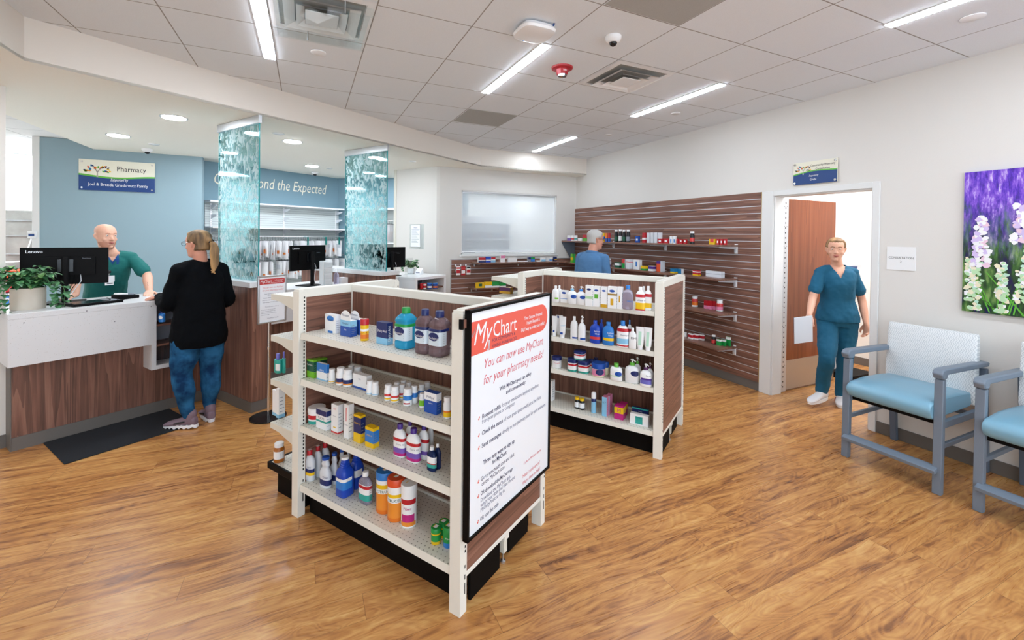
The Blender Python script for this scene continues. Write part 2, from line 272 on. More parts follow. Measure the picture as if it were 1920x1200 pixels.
def txt(t,shear=0,bold=0):
    key=(t,shear,bold)
    if key not in TX:
        cu=bpy.data.curves.new('t','FONT'); cu.body=t; cu.resolution_u=2; cu.size=1; cu.shear=shear; cu.offset=bold
        ob=bpy.data.objects.new('t',cu); me=ob.to_mesh(); vs=[(v.co.x,v.co.y) for v in me.vertices]; fs=[tuple(p.vertices) for p in me.polygons]
        w=max([v[0] for v in vs],default=0); ob.to_mesh_clear(); bpy.data.objects.remove(ob); bpy.data.curves.remove(cu); TX[key]=(vs,fs,w)
    return TX[key]
GA=radians(32.2038)
ROT={'G':GA,'R':0.0,'F':pi/2}
def wpt(frame,x,y,z=0):
    a=ROT[frame]; return Vector((x*cos(a)-y*sin(a),x*sin(a)+y*cos(a),z))
def place(ob,frame,at): ob.location=wpt(frame,*at); ob.rotation_euler=(0,0,ROT[frame])
def tag(ob,label,cat,group=None,kind=None):
    ob['label']=label; ob['category']=cat
    if group: ob['group']=group
    if kind: ob['kind']=kind
    return ob
def thing(name,label,cat,frame='R',at=(0,0,0),group=None):
    o=bpy.data.objects.new(name,None); o.empty_display_size=.1; C.objects.link(o); place(o,frame,at); OFF[o.name]=at
    return tag(o,label,cat,group)
def struct(mb,name,frame=None,at=None,**k):
    return mb.build(name,None,frame,at,kind='structure',**k)
# ================================================================ the setting
XR=4.52; YF=6.885; ZC=3.06; ZS=2.775; G1=(-.532932,.846158); G2=(.846158,.532932)
def g(a,b): return (a*G1[0]+b*G2[0], a*G1[1]+b*G2[1])      # g1, g2 -> world xy
def b1(name,x0,x1,y0,y1,z0,z1,mat,frame=None,fm=None,**k):
    m=MB(); m.box(x0,x1,y0,y1,z0,z1,mat,fm); return struct(m,name,frame or 'R',(0,0,0),**k)
b1('floor',-6.2,8.3,-3,11,-.05,0,'floor_wood')
m=MB(); m.prism([(-6.1,10.2),(-6.1,7.8),g(5.45,-.5),g(5.45,5.2),(1.3,8.0),(4.5,8.0),(4.5,10.2)],.001,.003,'bounce_floor_pale'); struct(m,'floor_bounce')  # unseen pale floor added to bounce light up onto the soffit
FL=g(4.22,.69); FR=g(4.22,5.62)
m=MB(); m.prism([(-1.63,-3),(XR,-3),(XR,6.56),FR,FL],ZC,ZC+.05,'tiles'); struct(m,'ceiling')
# soffit slab and its fascia
m=MB(); m.prism([FL,FR,(XR,6.56),(XR,YF),(XR,10.2),(-2.58,10.2),(-2.58,2.6),(-3.6,2.6),(-3.6,-3),(-1.63,-3)],ZS,ZS+.02,'soffit_paint'); struct(m,'trim_1')
m=MB()
for a,b_ in (((-1.63,-3),FL),(FL,FR),(FR,(XR,6.56))): m.face([(a[0],a[1],ZS),(b_[0],b_[1],ZS),(b_[0],b_[1],ZC),(a[0],a[1],ZC)],'fascia_paint')
struct(m,'trim_2')
b1('ceiling_back',-6.2,-2.58,2.6,11,2.89,2.93,'tiles_back')
b1('trim_3',-2.60,-2.58,2.6,7.75,ZS,2.89,'soffit_paint')
# right wall with the consultation doorway
DY0,DY1,DZ=2.165,3.072,2.132
m=MB(); m.box(XR,XR+.15,-3,DY0,0,ZC,'paint'); m.box(XR,XR+.15,DY1,10.2,0,ZC,'paint'); m.box(XR,XR+.15,DY0,DY1,DZ,ZC,'paint'); struct(m,'wall_right')
# door frame
m=MB()
m.box(XR-.018,XR,DY0-.055,DY0,0,DZ+.055,'trim_paint'); m.box(XR-.018,XR,DY1,DY1+.13,0,DZ+.055,'trim_paint'); m.box(XR-.018,XR,DY0,DY1,DZ,DZ+.055,'trim_paint')
m.box(XR,XR+.15,DY0-.001,DY0+.012,0,DZ,'trim_paint'); m.box(XR,XR+.15,DY1-.012,DY1+.001,0,DZ,'trim_paint'); m.box(XR,XR+.15,DY0,DY1,DZ-.012,DZ+.001,'trim_paint')
struct(m,'trim_4',bevel=.003)
# door leaf, swung open 90 degrees into the consultation room
d=bpy.data.objects.new('door_1',None); C.objects.link(d); d.location=(4.70,3.085,0); OFF['door_1']=(4.70,3.085,0); d['kind']='structure'
m=MB(); m.box(4.755,5.655,3.085,3.13,.012,2.115,'door_wood'); m.build('door_leaf',d,bevel=.002)
m=MB(); m.box(4.758,5.652,3.078,3.0845,.02,.34,'steel')
for i in range(9): m.ball((4.80+i*.1,3.078,.325),.004,'silver',6,4)
for i in range(9): m.ball((4.80+i*.1,3.078,.035),.004,'silver',6,4)
m.build('kick_plate',d)
m=MB(); m.box(4.668,4.755,3.066,3.082,.012,2.115,'alu')
for i in range(38):
    z=.06+i*.054; m.box(4.700,4.712,3.0645,3.066,z,z+.014,'slot')
    if i%4==0: m.box(4.684,4.689,3.0645,3.066,z+.02,z+.026,'slot'); m.box(4.728,4.733,3.0645,3.066,z+.02,z+.026,'slot')
m.build('continuous_hinge',d)
m2=MB(); m2.tube([(5.58,3.085,1.0),(5.58,3.03,1.0),(5.47,3.025,1.0)],.010,'silver'); m2.build('door_handle',d)
# consultation room shell
m=MB(); m.box(6.75,6.85,1.0,5.2,0,2.7,'white_paint'); m.box(XR+.15,6.85,1.0,1.1,0,2.7,'white_paint'); m.box(XR+.15,6.85,5.1,5.2,0,2.7,'white_paint'); struct(m,'wall_consultation')
b1('ceiling_consultation',XR+.15,6.85,1.0,5.2,2.7,2.75,'white_paint')
m=MB(); m.box(6.735,6.75,1.1,5.1,0,.10,'rubber'); m.box(4.68,6.75,5.085,5.1,0,.10,'rubber'); struct(m,'baseboard_consultation')
def panel_light(x,y,z,lx,ly,label,mt='panel_on'):
    t=thing('ceiling_light',label,'light','R',(x,y,z))
    m=MB(); m.box(x-lx/2-.02,x+lx/2+.02,y-ly/2-.02,y+ly/2+.02,z-.012,z-.002,'whitegloss'); m.build('light_frame',t)
    m=MB(); m.box(x-lx/2,x+lx/2,y-ly/2,y+ly/2,z-.016,z-.011,mt); m.build('diffuser',t)
panel_light(5.5,2.2,2.7,1.2,.6,'ceiling light panel nearer the doorway inside the consultation room','panel_soft'); panel_light(5.9,4.0,2.7,1.2,.6,'ceiling light panel behind the open door inside the consultation room','panel_soft')  # second panel is unseen, added to brighten the consultation room
# far wall with the shaded window
WX0,WX1,WZ0,WZ1=2.30,4.10,1.36,2.415
m=MB(); m.box(1.93,WX0,YF,YF+.14,0,ZS,'paint'); m.box(WX1,XR,YF,YF+.14,0,ZS,'paint'); m.box(WX0,WX1,YF,YF+.14,0,WZ0,'paint'); m.box(WX0,WX1,YF,YF+.14,WZ1,ZS,'paint'); struct(m,'wall_far')
w=bpy.data.objects.new('window_1',None); C.objects.link(w); w.location=(WX0,YF,WZ0); OFF['window_1']=(WX0,YF,WZ0); w['kind']='structure'
m=MB(); 
for a in ((WX0,WX0+.02,WZ0,WZ1),(WX1-.02,WX1,WZ0,WZ1)): m.box(a[0],a[1],YF+.01,YF+.13,a[2],a[3],'trim_paint')
m.box(WX0,WX1,YF+.01,YF+.13,WZ1-.02,WZ1,'trim_paint'); m.box(WX0,WX1,YF+.01,YF+.13,WZ0,WZ0+.02,'trim_paint'); m.build('window_frame',w)
m=MB(); m.box(WX0+.02,WX1-.02,YF+.09,YF+.096,WZ0+.02,WZ1-.02,'clearpane'); m.build('glass_pane',w)
m=MB(); m.box(WX0-.03,WX1+.03,YF-.03,YF+.09,WZ0-.035,WZ0,'trim_paint'); m.build('window_sill',w,bevel=.004)
t=thing('roller_shade','sheer white roller shade drawn down over the interior window','shade','R',(3.2,YF+.05,WZ1))
m=MB(); m.box(WX0+.022,WX1-.022,YF+.05,YF+.0515,WZ0+.05,WZ1-.03,'sheer'); m.build('shade_cloth',t)
m=MB(); m.box(WX0+.022,WX1-.022,YF+.03,YF+.075,WZ1-.04,WZ1-.021,'silver'); m.build('headrail',t)
m=MB(); m.box(WX0+.022,WX1-.022,YF+.043,YF+.06,WZ0+.03,WZ0+.055,'whitegloss'); m.build('hem_bar',t)
# short wall between far wall and the pharmacy opening
def gwall(name,poly,z0,z1,mat,**k):
    m=MB(); m.prism([g(*p) for p in poly],z0,z1,mat); return struct(m,name,**k)
E1=g(4.80,5.40)
m=MB(); m.prism([(1.93,YF),(1.93,YF+.14),g(5.75,5.40),g(5.75,5.27),g(4.83,5.27)],0,ZS,'paint'); struct(m,'wall_return')
gwall('trim_5',[(5.75,5.255),(5.80,5.255),(5.80,5.41),(5.75,5.41)],0,ZS,'cream2')
# blue pharmacy wall carrying the donor sign
m=MB(); m.box(-3.13,-1.385,7.748,7.87,0,2.885,'blue_paint'); struct(m,'wall_pharmacy')
m=MB(); m.box(-3.20,-3.13,7.742,7.876,0,2.885,'trim_paint'); struct(m,'trim_6')
# care wall and its extension, above the bag shelving
gwall('wall_back',[(7.637,2.6),(7.637,5.47),(6.50,5.935),(5.2,6.47),(5.25,6.6),(6.56,6.07),(7.75,5.58),(7.75,2.6)],0,ZS,'blue_shaded')  # same blue paint as the donor wall, dimmer light put into its colour
m=MB(); m.box(-6.2,5.0,10.2,10.3,0,2.9,'white_paint'); struct(m,'wall_rear'); b1('wall_outer',-6.2,-6.1,-3,11,0,2.9,'white_paint')
b1('wall_left',-3.6,-3.5,-3,2.6,0,ZS,'paint')
m=MB(); m.prism([g(5.10,.738),g(5.24,.738),g(5.24,-1.6),g(5.10,-1.6)],0,ZS,'paint'); struct(m,'wall_stub')
m=MB(); m.prism([g(5.088,.738),g(5.10,.738),g(5.10,-1.6),g(5.088,-1.6)],0,.10,'rubber'); struct(m,'baseboard_stub')
m=MB(); m.box(XR-.012,XR,-3,DY0-.06,0,.10,'rubber'); m.box(XR-.012,XR,DY1+.13,YF,0,.10,'rubber'); struct(m,'baseboard_right',bevel=.002)
b1('baseboard_far',1.95,XR-.012,YF-.012,YF,0,.10,'rubber')
gwall('baseboard_return',[(4.83,5.258),(4.83,5.27),(5.75,5.27),(5.75,5.258)],0,.10,'rubber')
# ================================================================ ceiling fittings
def strip(x,y0,y1,label):
    t=thing('linear_light',label,'light','R',(x,(y0+y1)/2,ZC),'recessed linear lights in the tile ceiling')
    m=MB(); m.box(x-.044,x+.044,y0-.006,y1+.006,ZC-.006,ZC-.001,'whitegloss'); m.build('light_trim',t)
    m=MB(); m.box(x-.036,x+.036,y0,y1,ZC-.010,ZC-.005,'strip_on'); m.build('diffuser',t)
strip(-.27,2.79,3.98,'glowing linear light nearest the pharmacy counter, left of the big square vent')
strip(1.56,2.79,3.98,'glowing linear light left of the red fire strobe')
strip(3.37,2.79,3.98,'glowing linear light right of the small square vent')
strip(3.36,5.18,6.37,'glowing linear light farthest away, by the corner of the room')
strip(3.39,.37,1.56,'glowing linear light at the top right, nearest the chairs')
for x,y in ((1.56,.37),(3.39,-2.0)):
    strip(x,y,y+1.19,'glowing linear light of the ceiling row behind the viewer')
def downlight(x,y,label):
    t=thing('downlight',label,'light','R',(x,y,ZS),'round downlights in the pharmacy soffit')
    m=MB(); m.lathe([(.112,ZS-.006),(.112,ZS-.001)],'silver',x,y,n=28); m.build('trim_ring',t)
    m=MB(); m.lathe([(.095,ZS-.009),(.095,ZS-.006)],'down_on',x,y,n=28); m.build('lens',t)
downlight(-1.159,5.213,'round downlight nearest the fascia, above the counter monitor')
downlight(-1.962,6.501,'round downlight above the blue donor sign')
downlight(-.16,5.892,'round downlight between the two etched glass panels')
downlight(.075,7.866,'round downlight above the back wall lettering')
downlight(-.96,7.13,'round downlight seen through the left etched glass panel')
downlight(.887,6.536,'round downlight seen through the right etched glass panel')
for x,y in ((-2.1,3.6),(1.0,8.2),(2.6,8.0),(-1.3,8.8)): downlight(x,y,'round downlight over the pharmacy, hidden from the doorway side')
panel_light(-4.35,10.0,2.89,.6,.6,'square ceiling light in the back room left of the donor wall'); panel_light(-5.3,8.6,2.89,.6,1.2,'ceiling light panel at the outer side of the back room')  # outer panel is unseen, added to brighten the pharmacy interior
panel_light(3.4,9.0,ZS,1.2,.6,'ceiling light panel behind the shaded window','panel_soft'); panel_light(3.3,7.3,ZS,1.0,.25,'slim ceiling light just behind the shaded window','panel_soft'); panel_light(-1.9,8.9,ZS,1.2,.6,'ceiling light panel hidden behind the donor wall')  # slim light and donor wall panel are unseen, added as fill light
def disc(x,y,z,r,label):
    m=MB(); m.lathe([(r,z-.001),(r,z-.006),(r*.9,z-.009)][::-1],'whitegloss',x,y,n=24); tag(m.build('ceiling_disc',at=(x,y,z)),label,'ceiling disc','small round cover discs on the ceilings')
disc(.074,3.688,ZC,.055,'white round cover disc on the tile ceiling, left of the square vent edge'); disc(3.707,3.674,ZC,.05,'white round cover disc beside the right hand linear light')
disc(3.722,1.275,ZC,.06,'white round cover disc at the top right by the nearest linear light'); disc(3.696,4.859,ZC,.05,'white round cover disc near the far right corner of the tile ceiling')
disc(-.287,5.495,ZS,.06,'white round cover disc on the soffit beside the left glass panel'); disc(-1.743,6.914,ZS,.06,'white round cover disc beside the dome camera over the donor sign')
disc(1.432,6.592,ZS,.05,'white round cover disc on the soffit right of the right glass panel'); disc(.34,8.0,ZS,.05,'white round cover disc beside the back wall dome camera')
def dome(x,y,z,label,r=.06,flip=False):
    t=thing('dome_camera',label,'camera','R',(x,y,z))
    m=MB(); m.lathe([(r*.55,z-.045),(r*.9,z-.03),(r,z-.012),(r,z-.001)],'white_plastic',x,y,n=24); m.build('housing',t)
    m=MB(); m.ball((x,y,z-.045),(r*.5,r*.5,r*.45),'blackgloss',14,8); m.build('lens_dome',t)
dome(-1.92,7.35,ZS,'white dome security camera on the soffit above the donor sign'); dome(.13,8.6,ZS,'white dome security camera above the back wall lettering'); dome(1.909,2.472,ZC,'white dome security camera on the tile ceiling right of the access point',.055)
def tile(x0,y0,name,label):
    m=MB(); m.box(x0+.012,x0+.594,y0+.012,y0+.594,ZC-.004,ZC-.001,'greytile'); tag(m.build(name,at=(x0,y0,ZC)),label,'ceiling panel')
tile(1.59,4.555,'return_grille','grey square return panel in the tile ceiling beyond the middle linear light'); tile(1.59,1.56,'return_grille','grey square return panel at the top edge of the ceiling')
def vent(x0,y0,s,label,plastic=False):
    t=thing('ceiling_vent',label,'vent','R',(x0+s/2,y0+s/2,ZC)); cx,cy=x0+s/2,y0+s/2; mt='whitegloss'
    m=MB()
    def ring(h,w,z0,z1,mat=mt):  # sloped square ring
        o=[(cx-h,cy-h),(cx+h,cy-h),(cx+h,cy+h),(cx-h,cy+h)]; k=h-w; i=[(cx-k,cy-k),(cx+k,cy-k),(cx+k,cy+k),(cx-k,cy+k)]
        for a in range(4):
            b_=(a+1)%4; m.face([(*o[a],z0),(*o[b_],z0),(*i[b_],z1),(*i[a],z1)],mat); m.face([(*o[a],z0+.004),(*i[a],z1+.004),(*i[b_],z1+.004),(*o[b_],z0+.004)],mat)
    ring(.295,.05,ZC-.004,ZC-.006); ring(.245,.0,ZC-.006,ZC+.04); m.build('outer_frame',t)
    m=MB(); m.box(cx-.24,cx+.24,cy-.24,cy+.24,ZC-.0015,ZC-.001,'scuff'); m.build('duct_throat',t)
    m=MB(); ring(.215,.06,ZC-.034,ZC-.010); m.build('louver',t); m=MB(); ring(.145,.045,ZC-.040,ZC-.014); m.build('louver',t)
    m=MB(); m.box(cx-.095,cx+.095,cy-.095,cy+.095,ZC-.04,ZC-.034,mt); m.build('center_plate',t,bevel=.003)
vent(2.205,2.77,.6,'square ceiling vent with nested louvers right of the red strobe')
vent(-.22,2.74,.6,'large square ceiling vent at the top edge beside the left linear light')
t=thing('air_deflector','clear plastic deflector hung under the large square vent','deflector','R',(.08,3.05,ZC))
m=MB(); m.box(-.18,.34,2.79,3.31,ZC-.075,ZC-.072,'clearpane'); m.box(-.2,.36,2.77,2.79,ZC-.075,ZC-.03,'clearpane'); m.box(-.2,.36,3.31,3.33,ZC-.075,ZC-.03,'clearpane'); m.build('deflector_sheet',t)
m=MB(); m.tube([(0,3.31,ZC-.002),(0,3.31,ZC-.075)],.004,'silver',6); m.tube([(.2,2.8,ZC-.002),(.2,2.8,ZC-.075)],.004,'silver',6); m.build('hanger',t)
# wireless access point
t=thing('access_point','white rounded square wireless access point on the tile ceiling','access point','R',(1.36,2.60,ZC))
m=MB(); m.lathe([(.10,ZC-.055),(.118,ZC-.05),(.125,ZC-.035),(.11,ZC-.012)],'whitegloss',1.36,2.60,n=40,p=4); m.build('shell',t)
m=MB(); m.box(1.30,1.42,2.55,2.66,ZC-.014,ZC-.001,'silver'); m.build('mount_bracket',t)
m=MB(); m.tube([(1.42,2.53,ZC-.02),(1.45,2.50,ZC-.01),(1.45,2.49,ZC-.001)],.006,'plate_blue',6); m.build('network_cable',t)
m=MB(); m.ball((1.33,2.70,ZC-.0545),.004,'p_cBLU',8,5); m.build('status_light',t)
# fire strobe
t=thing('fire_strobe','red round fire alarm strobe with clear lens on the ceiling','fire alarm','R',(1.89,3.11,ZC))
m=MB(); m.lathe([(.07,ZC-.02),(.085,ZC-.014),(.088,ZC-.001)],'red_plastic',1.89,3.11,n=28); m.build('base_ring',t)
m=MB(); m.lathe([(.045,ZC-.06),(.052,ZC-.02)],'red_plastic',1.89,3.11,n=8)
m.text('FIRE',.02,(1.885,3.056,ZC-.045),(1,0,0),(0,0,1),'p_W'); m.build('housing',t)
m=MB(); m.lathe([(.02,ZC-.085),(.036,ZC-.078),(.04,ZC-.058)],'chrome',1.89,3.11,n=8); m.build('strobe_lens',t)
# ================================================================ wall signs
def donor_sign(name,label,P,w,h,lines,frame,fsz):
    # P(u,v,d) -> point; u right 0..w, v up 0..h, d outwards
    t=thing(name,label,'sign','R',P(w/2,h/2,0))
    m=MB()
    def q(pts,mat,d):
        m.face([P(a,b_,d) for a,b_ in pts],mat)
    wave=[(w*i/24,h*(.455+.045*sin(2.4+5.2*i/24)*(-1 if frame=='R' else 1)+( .10*(i/24) if frame=='R' else -.02*(i/24)))) for i in range(25)]
    q([(0,0),(w,0),(w,h),(0,h)],'plate_cream',.018)
    q([(0,0),(w,0)]+[(a,b_+.022*h/.4) for a,b_ in wave[::-1]],'p_LGRN',.0185)
    q([(0,0),(w,0)]+wave[::-1],'plate_blue',.019)
    for a,b_ in (((0,0),(w,0)),((w,0),(w,h)),((w,h),(0,h)),((0,h),(0,0))): m.face([P(*a,.010),P(*b_,.010),P(*b_,.018),P(*a,.018)],'plate_cream')
    # tree emblem
    tx,ty=w*.235,h*.46; s=h*.50
    for pts in ([(-.05,-.05),(.05,-.05),(.03,.12),(.02,.3),(-.02,.3),(-.03,.12)],[(-.02,.25),(.02,.3),(-.14,.56),(-.17,.54)],[(.02,.25),(-.02,.3),(.15,.56),(.18,.54)],[(-.1,.42),(-.08,.45),(-.24,.55),(-.25,.53)],[(.1,.42),(.08,.45),(.24,.55),(.25,.53)]): q([(tx+a*s,ty+b_*s) for a,b_ in pts],'p_BRO' if 0 else 'steel',.0193)
    rr=random.Random(5); cols=['p_NAVY','p_YEL','p_RORA','p_TEALB','p_LGRN','p_cORA']
    for i in range(26):
        an=radians(-12+204*rr.random()); r=.26+.30*rr.random(); a0=tx+cos(an)*r*s*1.15; b0=ty+(.36+sin(an)*r*.72)*s; an2=an+rr.uniform(-.6,.6); L_,wd=.090*s,.040*s
        q([(a0+cos(an2)*L_*u-sin(an2)*wd*v,b0+sin(an2)*L_*u+cos(an2)*wd*v) for u,v in ((-1,0),(-.4,-1),(.4,-1),(1,0),(.4,1),(-.4,1))],cols[i%6],.0194)
    o=Vector(P(0,0,0)); xd=(Vector(P(1,0,0))-o); yd=(Vector(P(0,1,0))-o)
    for tx_,fx,fy,sz,mat,al,sh,wd in lines: m.text(tx_,sz,P(fx*w,fy*h,.0196),xd,yd,mat,al,sh,width=wd)
    m.build('sign_plate',t,smooth=False)
    m=MB()
    for a,b_ in ((.04,.08),(.96,.08),(.04,.92),(.96,.92)):
        p0=Vector(P(a*w,b_*h,0)); p1=Vector(P(a*w,b_*h,.026)); m.tube([p0,p1],.011,'chrome',12)
    m.build('standoff_bolt',t)
donor_sign('donor_sign','cream and navy pharmacy donor sign with tree emblem on the blue wall',lambda u,v,d:(-2.742+u,7.748-d,2.222+v),.81,.412,
  [('Pharmacy',.68,.66,.095,'p_K','C',0,.32),('Supported by',.52,.325,.055,'p_W','C',.3,.19),('Joel & Brenda Groskreutz Family',.51,.155,.058,'p_W','C',0,.64)],'F',1)
donor_sign('donor_sign','small cream and navy consultation sign with tree emblem above the doorway',lambda u,v,d:(XR-d,2.860-u,2.222+v),.41,.222,
  [('Community Pharmacy',.68,.76,.030,'p_K','C',0,.225),('Consultation',.68,.60,.030,'p_K','C',0,.13),('Supported by',.48,.33,.026,'p_W','C',.3,.09),('Grede',.47,.15,.032,'p_W','C',0,.06)],'R',1)
m=MB(); m.box(XR-.006,XR,1.858,2.055,1.425,1.62,'white_plastic'); m.text('CONSULTATION',.026,(XR-.0065,1.957,1.520),(0,-1,0),(0,0,1),'p_K',width=.17); m.text('2',.026,(XR-.0065,1.957,1.487),(0,-1,0),(0,0,1),'p_K')
tag(m.build('room_sign',at=(XR,1.957,1.52),bevel=.0),'white square room sign reading CONSULTATION 2 right of the doorway','sign')
# notice in a clear holder on the short wall
t=thing('wall_notice','printed paper notice in a clear holder on the wall left of the shaded window','notice','G',(5.27,5.27,1.66))
m=MB(); m.box(5.262,5.270,5.10,5.42,1.44,1.85,'clearpane'); m.build('clear_holder',t)
m=MB(); m.box(5.258,5.261,5.175,5.39,1.475,1.835,'paper')
m.box(5.2575,5.258,5.19,5.375,1.765,1.772,'p_NAVY')
m.text('Notice',.03,(5.2574,5.283,1.785),(0,-1,0),(0,0,1),'p_NAVY')
for i in range(12): m.box(5.2575,5.258,5.20+.02*((i*7)%4),5.37,1.745-i*.018,1.749-i*.018,'p_GRY')
m.build('paper_sheet',t)
# ---- lettering on the back wall (flat cut letters)
m2=MB(); vs,fs,w_=txt('Care Beyond the Expected',.22,0); k=1.98/w_
m2.raw([(3.235+x*k,7.628,2.435+y*k*1.45) for x,y in vs],fs,'plate_cream')
m3=MB(); m3.raw([(a,b_,c) for a,b_,c in m2.v],m2.f,'plate_cream')
tag(m3.build('wall_lettering',frame='G',at=(4.2,7.628,2.45),smooth=False),'cream italic lettering Care Beyond the Expected on the blue back wall','lettering')
plain('pk_lav','D8C4EE',.4); plain('pk_rose','F0CFE0',.4)
# ================================================================ slatwalls
def slats(z0,z1,pitch=.0776):
    z=z1
    while z>z0+.01: yield max(z0,z-pitch+.007),z; z-=pitch
t=thing('slatwall','tall walnut slatwall with aluminium grooves on the right wall','slatwall','R',(XR,5.0,.1))
m=MB()
m.box(XR-.008,XR,3.205,YF-.002,.10,2.185,'walnut_y')
for a,b_ in slats(.10,2.185): m.box(XR-.022,XR-.006,3.205,YF-.002,a,b_,'walnut_y')
m.build('slat_boards',t)
m=MB()
for a,b_ in slats(.10,2.185):
    if a>.11: m.box(XR-.0225,XR-.0075,3.206,YF-.003,a-.0072,a-.0002,'alu')
m.build('groove_inserts',t)
m=MB(); m.box(XR-.022,XR,3.2,3.205,.10,2.185,'p_BRO'); m.build('edge_band',t)
t=thing('slatwall','low walnut slatwall with aluminium grooves under the shaded window','slatwall','R',(3.3,YF,.1))
m=MB(); m.box(2.13,4.495,YF-.008,YF,.10,1.275,'walnut_x')
for a,b_ in slats(.10,1.275): m.box(2.13,4.495,YF-.022,YF-.006,a,b_,'walnut_x')
m.build('slat_boards',t)
m=MB()
for a,b_ in slats(.10,1.275):
    if a>.11: m.box(2.131,4.494,YF-.0225,YF-.0075,a-.0072,a-.0002,'alu')
m.build('groove_inserts',t)
m=MB(); m.box(2.122,2.13,YF-.024,YF,.10,1.283,'silver'); m.box(2.122,4.495,YF-.024,YF,1.275,1.283,'silver'); m.build('edge_trim',t)
def wshelf(label,y0,y1,z):
    t=thing('wall_shelf',label,'shelf','R',(4.36,(y0+y1)/2,z),'walnut shelves on the tall slatwall')
    m=MB(); m.box(4.20,4.495,y0,y1,z-.02,z,'shelfwood'); m.build('shelf_board',t,bevel=.001)
    for y in (y0+.03,(y0*2+y1)/3,(y0+y1*2)/3):
        m=MB(); m.prism([(4.495,z-.021),(4.22,z-.021),(4.22,z-.034),(4.47,z-.05),(4.47,z-.085),(4.495,z-.085)],y-.008,y+.008,'alu','y'); m.box(4.488,4.4975,y-.018,y+.018,z-.10,z+.012,'whitegloss'); m.build('bracket',t)
wshelf('top walnut shelf on the tall slatwall, level with the grey haired head',3.47,6.86,1.600)
wshelf('second walnut shelf from the top of the tall slatwall',3.47,6.86,1.215)
wshelf('third walnut shelf of the tall slatwall, right of the far gondola',3.47,6.2,.82)
wshelf('lowest walnut shelf of the tall slatwall, right of the far gondola',3.47,6.2,.43)
t=thing('corner_bracket','grey triangular end panel under the top shelf by the corner','bracket','R',(4.3,6.86,1.2))
m=MB(); m.prism([(4.20,1.578),(4.49,1.578),(4.49,1.22),(4.44,1.22)],6.862,6.868,'greyframe','y'); m.build('end_panel',t)
def fshelf(label,x0,x1,z):
    t=thing('wall_shelf',label,'shelf','R',((x0+x1)/2,6.73,z),'walnut shelves on the low slatwall')
    m=MB(); m.box(x0,x1,6.58,YF-.024,z-.02,z,'shelfwood'); m.build('shelf_board',t,bevel=.001)
    for x in (x0+.05,(x0+x1)/2,x1-.05):
        m=MB(); m.prism([(YF-.024,z-.021),(6.60,z-.021),(6.60,z-.032),(YF-.05,z-.045),(YF-.05,z-.08),(YF-.024,z-.08)],x-.008,x+.008,'alu','x'); m.build('bracket',t)
fshelf('walnut shelf along the top of the low slatwall under the window',2.47,4.17,1.24)
fshelf('short lower walnut shelf on the low slatwall beyond the gondola',2.42,3.25,.83)
for i,(x,h) in enumerate(((2.20,.14),(2.285,.145),(2.375,.135))):
    t=thing('peg_hook',['silver peg hook at the left end of the low slatwall','silver peg hook second from the left of the low slatwall','silver peg hook third from the left of the low slatwall'][i],'hook','R',(x,YF-.03,1.19),'peg hooks on the low slatwall')
    m=MB(); m.box(x-.012,x+.012,YF-.03,YF-.024,1.165,1.20,'whitegloss'); m.tube([(x,YF-.03,1.185),(x,YF-.17,1.185),(x,YF-.18,1.20)],.0025,'silver',6); m.build('hook_rod',t)
    m=MB(); z0=1.178-h; m.box(x-.033,x+.033,YF-.165,YF-.155,z0,1.178,'p_W' if i!=1 else 'p_RED'); m.box(x-.030,x+.030,YF-.1655,YF-.165,z0+.03,z0+.08,'p_RED' if i!=1 else 'p_W'); m.box(x-.030,x+.030,YF-.1655,YF-.165,z0+.1,z0+.125,'p_K' if i==2 else 'p_cRED')
    tag(m.build('hanging_pack',at=(x,YF-.16,z0)),['white and red hanging pack, left of three on the peg hooks','red hanging pack, middle of three on the peg hooks','white and red hanging pack, right of three on the peg hooks'][i],'packet','hanging packs on the peg hooks')
m=MB(); m.box(2.20,2.225,YF-.06,YF-.024,1.085,1.115,'whitegloss'); m.tube([(2.21,YF-.06,1.10),(2.24,YF-.12,1.11)],.0025,'silver',6); tag(m.build('peg_hook',at=(2.21,YF-.03,1.1)),'empty white peg hook below the hanging packs','hook')
